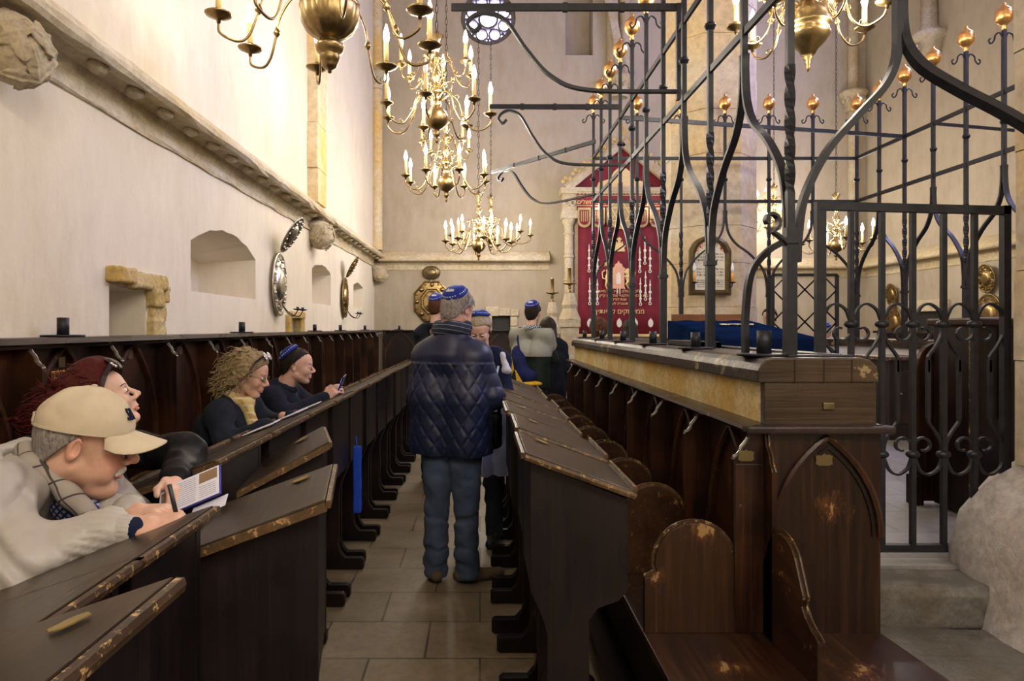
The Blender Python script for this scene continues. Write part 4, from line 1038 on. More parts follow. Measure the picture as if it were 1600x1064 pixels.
m.add(vs, [(j * 8 + i, j * 8 + (i + 1) % 8, (j + 1) * 8 + (i + 1) % 8, (j + 1) * 8 + i) for j in range(5) for i in range(8)] + [tuple(40 + i for i in range(8))])
for i in range(8):
    a = i * PI / 4; m.ball((cx + .27 * math.cos(a), DB - .04, cz + .31 * math.sin(a)), (.055 if i % 2 else .04, .03, .04), 8)
    a += PI / 8; m.ball((cx + .30 * math.cos(a), DB - .035, cz + .34 * math.sin(a)), .018, 6)
m.build('reflector_plate', 'aged_brass', r)
MB().ball((cx, DB - .05, cz), (.165, .10, .205), 16).build('boss', 'bright_brass', r)
m = MB().ball((cx - .01, DB - .05, 2.545), (.165, .04, .125), 14); m.build('top_disc', 'bronze_frame', r)
MB().ball((cx - .01, DB - .085, 2.545), (.10, .02, .07), 10).build('emboss', 'bronze_frame', r)
MB().bar([(cx - .01, DB - .03, 2.38), (cx - .01, DB - .03, 2.46)], .05, .02, up=(0, 1, 0)).build('neck', 'bronze_frame', r)
# ================================================================== ark, curtain, bimah furniture
plain('crimson_velvet', (.155, .003, .014), .75, 0, .25, 6)
plain('gold_thread', (.72, .55, .25), .4, .35, .15, 60)
plain('silver_thread', (.75, .70, .60), .4, .3, .15, 60)
plain('rose_thread', (.70, .38, .24), .5, .2, .15, 40)
plain('old_gold_cloth', (.36, .27, .13), .6, .2, .3, 50)
AX0, AX1, AD = 1.68, 3.13, 11.7
ak = thing('torah_ark', 'carved stone ark with leafy gable behind the crimson curtain', 'ark', (2.4, 12, 0))
m = MB().cbox(AX0 - .05, AD + .08, 0, AX1 + .05, DB - .02, 4.0, .01); m.build('ark_body', 'carved_stone', ak)
for i in range(5): MB().cbox(1.60, AD - .10 - .28 * (4 - i), 0, 3.3, AD + .02, .24 * (i + 1), .01).build('ark_step', 'carved_stone', ak)
for x in (1.54, 3.27):
    m = MB().cbox(x - .13, AD - .05, 1.2, x + .13, AD + .3, 1.75, .012).lathe([(.09, 1.75), (.11, 1.78), (.085, 1.84), (.08, 3.2), (.085, 3.3), (.12, 3.36), (.13, 3.42)], (x, AD + .1, 0), 14)
    m.cbox(x - .14, AD - .04, 3.42, x + .14, AD + .28, 3.56, .01).cbox(x - .12, AD - .02, 3.56, x + .12, AD + .2, 3.85, .01); m.build('ark_column', 'carved_stone', ak)
    for z in (1.95, 2.35, 2.75, 3.15): MB().lathe([(.088, z), (.104, z + .02), (.088, z + .05)], (x, AD + .1, 0), 12).build('shaft_ring', 'carved_stone', ak)
    m = MB()
    for s in (-1, 1): m.tube([(x + s * .05 + s * .045 * math.cos(a * .6), AD - .05, 3.68 + .045 * math.sin(a * .6)) for a in range(10)], .014, 5)
    m.build('carving', 'carved_stone', ak)
zb, zp, xc = 3.93, 4.72, 2.44
m = MB().cbox(1.38, AD - .06, 3.84, 3.44, AD + .3, 3.95, .01)
for s in (-1, 1):
    m.sweep([(xc + s * .96, AD - .02, zb), (xc, AD - .02, zp)], [(-.05, -.07), (.05, -.07), (.05, .03), (.02, .07), (-.05, .07)], up=(0, 0, 1))
m.build('gable', 'carved_stone', ak)
MB().prism([(xc - .86, zb), (xc + .86, zb), (xc, zp - .06)], 'y', AD + .06, AD + .10).build('tympanum', 'crimson_velvet', ak)
m = MB().prism([(xc - .45, zb), (xc - .40, zb + .12), (xc - .2, zb + .18), (xc - .14, zb + .3), (xc, zb + .42), (xc + .14, zb + .3), (xc + .2, zb + .18), (xc + .4, zb + .12), (xc + .45, zb)], 'y', AD + .03, AD + .06); m.build('tympanum_relief', 'gold_thread', ak)
for s in (-1, 1):
    for i in range(6):
        t_ = (i + .3) / 6; x = xc + s * .99 * (1 - t_); z = zb + (zp - zb) * t_ + .07; m = MB()
        for a, r in ((.2, .07), (1.2, .08), (2.2, .07), (3.0, .05)):
            m.ball((x + s * .07 * math.cos(a), AD - .02, z + .08 * math.sin(a)), (r * .62, .035, r * .5), 6, Matrix.Rotation(-a * s, 3, 'Y'))
        m.build('crocket', 'yellow_stone', ak)
m = MB().lathe([(.03, 0), (.05, .05), (.03, .1), (.09, .17), (.04, .22), (.06, .28), (0, .36)], (xc, AD, zp), 10); m.build('finial', 'yellow_stone', ak)

cu = thing('ark_curtain', 'crimson velvet ark curtain embroidered in gold with crown, lions and letters', 'curtain', (2.4, AD, 1.4))
def drape(x0, x1, z0, z1, y, amp, n, mat, name, th=.02, wav=7):
    vs = []; nz = 6
    for k in range(2):
        for j in range(nz + 1):
            z = z0 + (z1 - z0) * j / nz
            for i in range(n + 1):
                u = i / n; vs.append((x0 + (x1 - x0) * u, y + k * th + amp * math.sin(u * wav * 2 * PI + .3 * math.sin(u * 20)) * (1 - .3 * j / nz), z))
    N = n + 1; o = N * (nz + 1); fs = []
    for j in range(nz):
        for i in range(n):
            a = j * N + i; fs += [(a, a + 1, a + N + 1, a + N), (o + a + 1, o + a, o + a + N, o + a + N + 1)]
    for i in range(n): fs += [(i, o + i, o + i + 1, i + 1), (o - N + i, o - N + i + 1, 2 * o - N + i + 1, 2 * o - N + i)]
    for j in range(nz): fs += [(j * N, (j + 1) * N, o + (j + 1) * N, o + j * N), (j * N + n, o + j * N + n, o + (j + 1) * N + n, (j + 1) * N + n)]
    return MB().add(vs, fs, True).build(name, mat, cu)
drape(AX0, AX1, 1.40, 3.87, AD, .012, 90, 'crimson_velvet', 'curtain_panel')
drape(AX0, AX1, 1.395, 1.44, AD - .016, .012, 90, 'gold_thread', 'fringe')
yA = AD - .022
def px(x, y): p = at(x, y, AD); return p.x, p.z
x0, x1 = AX0 - .02, AX1 + .02
drape(x0, x1, 3.60, 3.88, AD - .05, .004, 40, 'crimson_velvet', 'pelmet')
m = MB()
for z in (3.865, 3.80, 3.625): m.box(x0, AD - .062, z, x1, AD - .055, z + .014)
for i in range(24):
    xx = x0 + .03 + i * (x1 - x0 - .05) / 24; m.box(xx, AD - .062, 3.825, xx + .035, AD - .055, 3.85)
m.build('pelmet_trim', 'old_gold_cloth', cu)
m = text_mb(heb('כי מציון תצא תורה ודבר ה׳ מירושלים'), .10, depth=.002); m.xf(Matrix.Translation((2.4, AD - .06, 3.69)) @ FACE); m.build('pelmet_lettering', 'gold_thread', cu)
for i in range(6):
    c = x0 + .12 + i * .245
    P = [(c - .11, 3.60), (c + .11, 3.60), (c + .11, 3.40)] + [(c + .11 * math.cos(a), 3.36 - .10 * math.sin(a)) for a in [PI * k / 8 for k in range(9)]] + [(c - .11, 3.40)]
    MB().prism(P, 'y', AD - .055, AD - .04).build('pelmet_scallop', 'old_gold_cloth', cu)
    P = [(c + (x - c) * .75, 3.44 + (z - 3.44) * .75) for x, z in P]; s_ = MB().prism(P, 'y', AD - .059, AD - .055).build('scallop_field', 'crimson_velvet', cu)
    m = MB()
    for k in range(4): m.box(c - .06 + k * .035, AD - .063, 3.36, c - .045 + k * .035, AD - .059, 3.54)
    m.build('scallop_stripes', 'old_gold_cloth', cu)
# round star medallion
cx, cz = px(971, 336)
m = MB().prism([(cx + .25 * math.cos(a * PI / 16), cz + .25 * math.sin(a * PI / 16)) for a in range(32)], 'y', AD - .075, AD - .055); m.build('star_medallion', 'old_gold_cloth', cu)
m = MB()
for k in range(6):
    a = k * PI / 3 + PI / 2
    for j in (2,):
        b = a + j * PI / 3; m.bar([(cx + .22 * math.cos(a), AD - .078, cz + .22 * math.sin(a)), (cx + .22 * math.cos(b), AD - .078, cz + .22 * math.sin(b))], .012, .006, up=(0, 1, 0))
ringy(m, cx, cz, .235, .012, AD - .08, AD - .075, 24); m.build('star', 'gold_thread', cu)
# crown
cx, cz = px(967, 385)
P = [(-.10, -.09), (.10, -.09), (.085, -.03), (.12, .02), (.07, .015), (.055, .09), (.025, .045), (.02, .10), (.045, .12), (.0, .16), (-.045, .12), (-.02, .10), (-.025, .045), (-.055, .09), (-.07, .015), (-.12, .02), (-.085, -.03)]
MB().prism([(cx + a, cz + b) for a, b in P], 'y', yA - .012, yA).build('crown', 'gold_thread', cu)
# shrine
cx, cz = px(966, 433)
P = [(-.12, -.20), (.12, -.20), (.10, -.17), (.10, .12), (.12, .14), (.07, .18), (.06, .22), (.02, .24), (0, .28), (-.02, .24), (-.06, .22), (-.07, .18), (-.12, .14), (-.10, .12), (-.10, -.17)]
sh = MB().prism([(cx + a, cz + b) for a, b in P], 'y', yA - .012, yA).build('shrine_emblem', 'rose_thread', cu)
MB().prism([(cx + a, cz + b) for a, b in ((-.04, -.12), (.04, -.12), (.04, .04), (0, .09), (-.04, .04))], 'y', yA - .016, yA - .012).build('shrine_window', 'silver_thread', sh)
MB().box(cx - .03, yA - .01, cz - .29, cx - .015, yA, cz - .20).box(cx + .015, yA - .01, cz - .29, cx + .03, yA, cz - .20).build('shrine_legs', 'silver_thread', sh)
for s in (-1, 1):       # rampant lions
    f = [ell((.17, 0, .00), (.055, .012, .085)), ell((.16, 0, .10), (.055, .014, .05)), cap((.14, 0, .06), (.10, 0, .09), .018, .012), cap((.15, 0, .0), (.10, 0, .02), .018, .012), cap((.17, 0, -.07), (.13, 0, -.12), .026, .014), cap((.13, 0, -.12), (.17, 0, -.19), .014, .01), cap((.20, 0, -.07), (.22, 0, -.14), .024, .014), cap((.22, 0, -.14), (.20, 0, -.20), .012, .01),
         cap((.21, 0, -.04), (.27, 0, -.02), .012, .010), cap((.27, 0, -.02), (.28, 0, .08), .010, .010), cap((.28, 0, .08), (.24, 0, .11), .010, .016)]
    g = xform(su(f, .012), Matrix.Translation((cx, yA - .004, cz)) @ Matrix.Diagonal((s, 1, 1, 1)))
    soft('embroidered_lion', [(g, .009)], 'gold_thread', cu)
    m = text_mb(heb('ת' if s < 0 else 'כ'), .13, depth=.003); m.xf(Matrix.Translation((cx + s * .21, yA - .004, cz + .22)) @ FACE); m.build('embroidered_letter', 'gold_thread', cu)
# pointers
for (qx, ya, yb) in ((920, 382, 426), (933, 388, 426), (921, 434, 477), (933, 436, 477), (1007, 370, 414), (999, 386, 427), (1015, 382, 427), (1008, 424, 470), (1000, 434, 478), (1015, 437, 477)):
    xx, za = px(qx, ya); _, zb_ = px(qx, yb); L = za - zb_
    m = MB().prism([(xx - .012, zb_ + .06), (xx + .012, zb_ + .06), (xx + .008, za - .05), (xx + .003, za), (xx - .003, za), (xx - .008, za - .05)], 'y', yA - .012, yA)
    for f_, r_ in ((.25, .024), (.5, .028), (.78, .02)): m.ball((xx, yA - .008, zb_ + L * f_), (r_, .010, r_), 6)
    ringy(m, xx, zb_ + .03, .016, .012, yA - .012, yA, 10); m.build('embroidered_pointer', 'silver_thread', cu)
# embroidered lines of writing
for txt, py_, sz in (('לזכרון עולם בהיכל ה׳ מאת', 455, .066), ('בית הכנסת אלטניי שול פה ק״ק פראג', 462, .066), ('שנת לפ״ק', 468, .06), ('תנצב״ה לעד', 474.5, .06), ('ממעמקים קראתיך', 487, .115)):
    xx, zz = px(967, py_); m = text_mb(heb(txt), sz, depth=.003); m.xf(Matrix.Translation((xx, yA - .004, zz)) @ FACE); m.build('embroidered_line', 'gold_thread', cu)
for qx in (921, 967, 992, 1016):
    xx, zz = px(qx, 505); m = MB().prism([(xx + .045 * math.cos(a) * (1 - .0), zz + .07 * math.sin(a) + (.02 if abs(a - PI / 2) < .3 else 0)) for a in [k * PI / 8 for k in range(16)]], 'y', yA - .010, yA)
    m.build('embroidered_crest', 'silver_thread', cu)
# two lit candles on the ark and stone posts with brass candlesticks
for x, lab in (((937 - VX) * 11.5 / F, 'left'), ((1019 - VX) * 11.5 / F, 'right')):
    r = thing('ark_lamp', 'lit electric candle bracket before the ark curtain, the %s one of the two' % lab, 'lamp', (x, 11.5, 3.38))
    MB().lathe([(0, 0), (.018, 0), (.018, .15), (0, .155)], n=10).build('candle_sleeve', 'candle_wax', r, world=False); flame_bulb(r, 0, 0, .155, 1.2)
    MB().lathe([(0, -.03), (.02, -.02), (.05, -.006), (.052, 0), (0, 0)], n=12).tube(crom([(0, 0, -.02), (0, .06, -.08), (0, .15, -.04), (0, .17, .02)], 5), .007, 5).build('bracket', 'bright_brass', r, world=False)
for (pxx, top, D, y_post, label) in ((863, 432, 11.2, 470, 'left brass candlestick on a stone post beside the ark'), (890, 415, 10.6, 456, 'taller right brass candlestick on a stone pier beside the ark')):
    s = F / D; x = (pxx - VX) / s; zt = 1.55 + (512 - top) / s; zp_ = 1.55 + (512 - y_post) / s
    w = .10 if pxx == 863 else .13
    p = thing('stone_post', ('slim' if pxx == 863 else 'stout') + ' carved stone post supporting a brass candlestick by the ark', 'post', (x, D, 0))
    m = MB().cbox(x - w, D - w, 0, x + w, D + w, zp_ - .55, .01).cbox(x - w * 1.15, D - w * 1.15, zp_ - .55, x + w * 1.15, D + w * 1.15, zp_ - .42, .01)
    m.lathe([(w * 1.3, 0), (w * .8, .16), (w * .95, .22), (w * .6, .40), (0, .40)], (x, D, zp_ - .42), 8, smooth=False); m.build('post_body', 'carved_stone', p)
    c = thing('brass_candlestick', label, 'candlestick', (x, D, zp_))
    h = zt - zp_
    MB().lathe([(0, 0), (.05, 0), (.05, .015), (.022, .03), (.018, .07), (.03, .09), (.016, .11), (.03, .125), (.105, .145), (.11, .155), (.03, .150), (.025, .17), (0, .17)], (x, D, zp_ - .02), 14).build('stand', 'aged_brass', c)
    MB().lathe([(.03, .14), (.028, h - .02), (.034, h - .01), (.02, h), (0, h)], (x, D, zp_ - .02), 12).build('tall_candle', 'bright_brass', c)
# dark openwork stand by the posts
r = thing('candle_rack', 'dark iron candle rack standing left of the ark', 'rack', (1.25, 10.9, 0))
m = MB()
for i in range(3): m.tube([(1.16 + .06 * i, 10.9, 0), (1.16 + .06 * i, 10.9, 1.45)], .012, 6)
m.build('uprights', 'wrought_iron', r, kind='stuff')
for i in range(7): MB().lathe([(0, 0), (.05, .01), (.02, .03), (.015, .06), (0, .06)], (1.16 + .06 * (i % 3), 10.85, .85 + .09 * i), 8).build('cup', 'aged_brass', r)

# ------------------------------------------------------------------ prayer board on the far pillar
pb = thing('prayer_board', 'arched bronze-framed board of Hebrew writing on the far pillar', 'sign', (2.45, 7.33, 2.2))
def archo(cx, z0, zs, zt, hw, n=14): return [(cx - hw, z0), (cx + hw, z0), (cx + hw, zs)] + [(cx + hw * math.cos(a) * .93, zs + (zt - zs) * math.sin(a)) for a in [PI * k / n for k in range(1, n)]] + [(cx - hw, zs)]
bxc = 2.455
outer = archo(bxc, 1.895, 2.38, 2.53, .225); inner = archo(bxc, 1.955, 2.335, 2.475, .158)
y0 = 7.26
n = len(outer); vs = [(x, y0 + .06, z) for x, z in outer] + [(x, y0 + .02, z) for x, z in outer] + [(x * .5 + a * .5, y0, z * .5 + b * .5) for (x, z), (a, b) in zip(outer, inner)] + [(x, y0 + .03, z) for x, z in inner]
MB().add(vs, [(j * n + i, j * n + (i + 1) % n, (j + 1) * n + (i + 1) % n, (j + 1) * n + i) for j in range(3) for i in range(n)]).build('frame', 'bronze_frame', pb)
plain('parchment', (.68, .64, .52), .5, 0, .06, 8)
MB().prism([(x, z) for x, z in outer], 'y', y0 + .055, y0 + .07).prism(inner, 'y', y0 + .028, y0 + .04).build('parchment', 'parchment', pb)
plain('ink_black', (.03, .028, .025), .5); plain('ink_red', (.62, .10, .06), .5)
TX = lambda x, z: Matrix.Translation((x, y0 + .026, z)) @ FACE
L = ['ברוך אתה ה׳ אלהינו מלך העולם', 'אשר יצר את האדם בחכמה וברא בו', 'ברוך את ה׳ הטוב והמטיב אתה', 'הוא', '', 'ברוך אתה ה׳ אלהינו מלך העולם', 'נותן לנו תורת אמת וחיי עולם', 'בתוכנו ברוך אתה נותן התורה', '', 'ברוך אתה ה׳ אלהינו מלך העולם נותן', 'תורה לעמו ישראל']
z = 2.335
for i, l in enumerate(L):
    if l:
        sz = .030 if i < 8 else .022
        m = text_mb(heb(l), sz, depth=.0005); w_ = max(v[0] for v in m.v) - min(v[0] for v in m.v); k = min(1.3, .285 / w_) if i != 3 else 1
        m.xf(TX(bxc, z) @ Matrix.Diagonal((k, 1, 1, 1))); m.build('writing', 'ink_black', pb)
    z -= .032 if i < 8 else .024
for i in range(3):
    m = text_mb(heb('אלהינו ואלהי אבותינו רצה במנוחתנו קדשנו במצותיך'), .017, depth=.0004); w_ = max(v[0] for v in m.v) - min(v[0] for v in m.v)
    m.xf(TX(bxc, 2.035 - .024 * i) @ Matrix.Diagonal((.28 / w_, 1, 1, 1))); m.build('writing', 'ink_black', pb)
T_ = heb('סדר אמירת הקדיש'); nT = len(T_)
m = MB()
for i, ch in enumerate(T_):
    if ch == ' ': continue
    a = PI * (.86 - .72 * i / (nT - 1)); g = text_mb(ch, .052, depth=.0006)
    g.xf(TX(bxc + .145 * math.cos(a), 2.33 + .115 * math.sin(a)) @ Matrix.Rotation((a - PI / 2) * .55, 4, 'Z')); m.add(g.v, g.f)
m.build('red_heading', 'ink_red', pb, label='red arched heading')
for sx, lab in ((-1, 'left'), (1, 'right')):
    r = thing('board_lamp', 'unlit electric candle bracket on the %s of the prayer board' % lab, 'lamp', (bxc + sx * .20 - .0, 7.18, 2.03), 0, 'candle brackets at the prayer board')
    MB().lathe([(0, 0), (.016, 0), (.016, .10), (0, .105)], n=10).build('candle_sleeve', 'orange_wax', r, world=False) if 'orange_wax' in MATS else (plain('orange_wax', (.72, .38, .10), .5), MB().lathe([(0, 0), (.016, 0), (.016, .10), (0, .105)], n=10).build('candle_sleeve', 'orange_wax', r, world=False))
    flame_bulb(r, 0, 0, .10, 1, 'bulb_off')
    MB().lathe([(0, -.02), (.012, -.015), (.036, -.004), (.038, 0), (0, 0)], n=12).tube(crom([(0, 0, -.015), (0, .02, -.05), (0, .10, -.04), (0, .12, -.0)], 5), .005, 5).build('bracket', 'wrought_iron', r, world=False)

# ------------------------------------------------------------------ reading table under blue velvet
t = NT('blue_velvet', .95, 0, .0); f = t.noise(5, 5)
t.base(t.ramp(f, [(.3, (.003, .007, .026)), (.7, (.005, .013, .046))])); t.b.inputs['Sheen Weight'].default_value = .0; t.b.inputs['Sheen Tint'].default_value = (.2, .35, 1, 1)
rt = thing('reading_table', 'sloping reading table draped in deep blue velvet on the bimah', 'table', (1.76, 4.8, BZ))
m = MB(); x0, x1, ya, yb = 1.46, 2.10, 4.2, 5.3; nn = 24
prof_ = [(ya - .02, .72), (ya - .02, 1.475), (ya, 1.487), (yb, 1.605), (yb + .015, 1.60), (yb + .015, .72)]
def wob(i, j, z): return .012 * math.sin(j * 1.9 + i) * (1 if z < 1.2 else .1)
vs = []
for i, (y, z) in enumerate(prof_):
    for j in range(nn + 1):
        x = x0 + (x1 - x0) * j / nn; vs.append((x, y + wob(i, j, z), z + .004 * math.sin(j * .9 + i)))
N = nn + 1
fs = [(i * N + j, i * N + j + 1, (i + 1) * N + j + 1, (i + 1) * N + j) for i in range(len(prof_) - 1) for j in range(nn)]
fs += [tuple(i * N for i in range(len(prof_))), tuple(i * N + nn for i in reversed(range(len(prof_))))]
m.add(vs, fs, True).build('velvet_cover', 'blue_velvet', rt)
for x in (1.5, 2.0):
    for y in (4.28, 5.2): MB().box(x, y, BZ, x + .05, y + .05, 1.3).build('leg', 'stall_wood', rt)
m = MB().cbox(1.50, 5.32, 1.50, 2.10, 5.36, 1.655, .004).cbox(1.50, 5.30, BZ, 1.56, 5.38, 1.5, .004).cbox(2.04, 5.30, BZ, 2.10, 5.38, 1.5, .004); tag(m.build('back_board', 'brown_board'), 'reddish-brown wooden board standing behind the blue reading table', 'board')
r = thing('silver_ornament', 'small flat silver ornament lying on the blue velvet cover', 'ornament', (1.85, 4.95, 1.57))
m = MB()
for k in range(7): m.obox((1.76 + k * .03, 4.92 + .02 * math.sin(k * 2), 1.574), (.05, .05, .006), Matrix.Rotation(k, 3, 'Z') @ Matrix.Rotation(.1, 3, 'X'))
m.build('plate', 'silver_thread', r)
# furniture seen through the gate
r = thing('wooden_desk', 'dark wooden desk at the back right of the bimah behind the gate', 'desk', (3.67, 6.1, BZ))
MB().cbox(3.46, 5.82, 1.27, 3.88, 6.35, 1.30, .006).build('top', 'lectern_edge', r); MB().cbox(3.53, 5.88, BZ, 3.86, 6.3, 1.27, .005).build('body', 'stall_wood', r)
MB().cbox(3.58, 5.868, .72, 3.82, 5.882, 1.18, .006).build('door', 'stall_wood_worn', r); MB().ball((3.62, 5.865, .98), .012, 6).build('knob', 'aged_brass', r)
r = thing('high_backed_seat', 'tall dark wooden seat with a rounded side panel seen through the gate', 'seat', (2.7, 3.7, BZ))
P = [(2.40, BZ + .02), (2.40, 1.28)] + [(2.52 - .12 * math.cos(a), 1.34 + .13 * math.sin(a)) for a in [PI * k / 10 for k in range(11)]] + [(2.64, 1.28), (2.64, BZ + .02)]
MB().prism(P, 'y', 3.74, 3.78).build('side_panel', 'stall_wood_worn', r, bevel=.004)
MB().cbox(2.37, 3.72, BZ, 2.42, 3.80, BZ + .16, .004).build('foot', 'stall_wood', r)
MB().cbox(2.47, 3.42, BZ + .02, 2.95, 3.72, 1.57, .006).build('high_back', 'stall_wood', r)
MB().cbox(2.455, 3.40, BZ + .02, 2.475, 3.43, 1.56, .002).build('worn_edge', 'lectern_edge', r)
MB().cbox(2.45, 3.39, 1.56, 2.98, 3.75, 1.60, .01).cbox(2.60, 3.405, 1.1, 2.62, 3.42, 1.56, .002).build('top_moulding', 'stall_wood_worn', r)
# stone hatch on the right wall
r = thing('stone_niche', 'weathered stone-framed niche on the right wall beneath the sconces', 'niche', (XR, 10.6, 1.5))
m = MB().cbox(XR - .06, 10.2, 1.35, XR + .0, 10.32, 1.80, .02).cbox(XR - .06, 10.9, 1.35, XR, 11.02, 1.80, .02).cbox(XR - .09, 10.15, 1.80, XR, 11.08, 1.98, .02); m.build('stone_frame', 'cornice_stone', r)
MB().box(XR - .02, 10.32, 1.35, XR - .005, 10.9, 1.8).build('dark_opening', 'dark_iron_door', r)
# right wall stalls
rw = thing('stall_bench', 'low dark stalls with small arches along the right wall', 'stalls', (XR - .2, 8, 0))
MB().box(XR - .20, 4, .45, XR - .16, DB - .7, 1.46).build('back_panel', 'stall_wood', rw); MB().cbox(XR - .27, 4, 1.46, XR - .1, DB - .7, 1.50, .006).build('top_rail', 'rail_wood', rw)
for k in range(12):
    y = 4.4 + k * .6; MB().sweep([(XR - .205, u, z) for u, z in arch_pts(y, .26, .9, 1.0, 1.45)], [(-.012, -.012), (.012, -.012), (.012, .012), (-.012, .012)], up=(-1, 0, 0)).build('arch_moulding', 'moulding_wood', rw)
MB().box(XR - .62, 4, .02, XR - .2, DB - .7, .45).build('seat_box', 'stall_wood', rw)
# ================================================================== people
t = NT('skin', .48, 0, .4); a_ = t.n('ShaderNodeAttribute', attribute_name='tint'); f = t.noise(60, 4)
t.base(t.mix(.10, a_.outputs['Color'], t.ramp(f, [(.35, (.32, .13, .08)), (.65, (.75, .5, .38))]))); t.bump(f, .12, .002)
t.b.inputs['Subsurface Weight'].default_value = .12; t.b.inputs['Subsurface Radius'].default_value = (.6, .25, .12); t.b.inputs['Subsurface Scale'].default_value = .01
def hairmat(name, a, b, c=None):
    t = NT(name, .55, 0, .15); g = t.noise(3, 5, .6, t.coord((60, 60, 14)), 1.2); t.base(t.ramp(g, [(.3, a), (.55, b), (.8, c or b)])); t.bump(g, .6, .006)
hairmat('hair_grey', (.10, .09, .08), (.27, .24, .21), (.42, .39, .35))
hairmat('hair_redviolet', (.018, .003, .003), (.070, .008, .007), (.15, .022, .014))
hairmat('hair_ash_blonde', (.10, .07, .03), (.30, .22, .11), (.48, .38, .22))
hairmat('hair_dark', (.008, .006, .005), (.022, .014, .010), (.045, .03, .02))
hairmat('hair_brown', (.03, .012, .006), (.09, .035, .015), (.16, .07, .03))
hairmat('hair_greyblonde', (.16, .12, .08), (.34, .28, .20), (.50, .44, .35))
def cloth(name, c, rough=.8, var=.15, sc=30, sheen=.02, bump=.25):
    t = NT(name, rough, 0, .10 if rough > .45 else .4); f = t.noise(sc, 5); g = t.noise(500, 2)
    t.base(t.ramp(f, [(.3, tuple(x * (1 - var) for x in c)), (.7, tuple(x * (1 + var) for x in c))])); t.bump(t.mix(.3, f, g), bump, .003); t.b.inputs['Sheen Weight'].default_value = sheen
cloth('jacket_stone', (.34, .31, .275), .42, .05); cloth('cap_beige', (.50, .42, .30), .85, .07, 20); cloth('navy_knit', (.008, .012, .035), .8)
cloth('leather_black', (.007, .007, .009), .46, .3, 20, 0, .5); cloth('brown_wool', (.055, .038, .025), .9); cloth('royal_blue_cloth', (.012, .028, .13), .8)
cloth('charcoal_navy', (.014, .017, .024), .85); cloth('quilt_navy', (.008, .012, .040), .44, .15, 14, .02, .2); cloth('fleece_black', (.012, .014, .022), .9)
cloth('denim', (.058, .078, .125), .85, .3, 9); cloth('suede_brown', (.10, .075, .045), .8); cloth('grey_fleece', (.27, .27, .23), .9, .08); cloth('dark_green_cloth', (.018, .026, .024), .9)
cloth('mustard', (.60, .36, .04), .7); cloth('kippah_blue', (.010, .025, .20), .5, .1); cloth('white_cloth', (.55, .55, .62), .7, .05); cloth('dark_trousers', (.03, .035, .045), .9)
cloth('pale_blue_cloth', (.50, .58, .88), .7, .1); cloth('teal_cloth', (.16, .38, .38), .8); cloth('shoe_black', (.012, .012, .014), .4); cloth('scarf_grey', (.035, .04, .055), .9)
cloth('jean_blue', (.06, .11, .19), .85, .2, 9)
def stripes(name, base, line, sc, w, rot=(0, 0, 0), line2=None, diag=False):
    t = NT(name, .9, 0, .2); cd = t.coord((1, 1, 1), rot)
    sp = t.n('ShaderNodeSeparateXYZ'); t.l(cd, sp.inputs[0]); col = base
    for ax, ln in ((0, line), (2, line2 or line)):
        m1 = t.n('ShaderNodeMath', operation='MULTIPLY'); t.l(sp.outputs[ax], m1.inputs[0]); m1.inputs[1].default_value = sc
        m2 = t.n('ShaderNodeMath', operation='FRACT'); t.l(m1.outputs[0], m2.inputs[0])
        m3 = t.n('ShaderNodeMath', operation='LESS_THAN'); t.l(m2.outputs[0], m3.inputs[0]); m3.inputs[1].default_value = w
        col = t.mix(m3.outputs[0], col, ln)
    t.base(col)
stripes('plaid_grey', (.30, .26, .22), (.06, .05, .05), 21, .09, (.3, .5, .2)); stripes('plaid_blue', (.34, .35, .42), (.02, .03, .14), 75, .4, (.2, .7, .1))
stripes('scarf_stripes', (.020, .026, .045), (.020, .026, .045), 38, .1, (.1, -.15, 0), (.25, .26, .27)); stripes('scarf_mustard', (.55, .42, .16), (.42, .26, .10), 26, .3, (.4, .2, .6), (.60, .50, .28)); stripes('scarf_check', (.02, .022, .03), (.5, .5, .5), 55, .25, (.6, .3, .4))
plain('eye_white', (.75, .72, .68), .15, 0, .02); plain('eye_iris', (.05, .035, .025), .1); plain('lens_dark', (.02, .012, .018), .08); plain('jewel', (.75, .70, .75), .1, .8, .2, 90)
plain('phone_body', (.02, .03, .12), .25); plain('phone_white', (.7, .75, .78), .3)

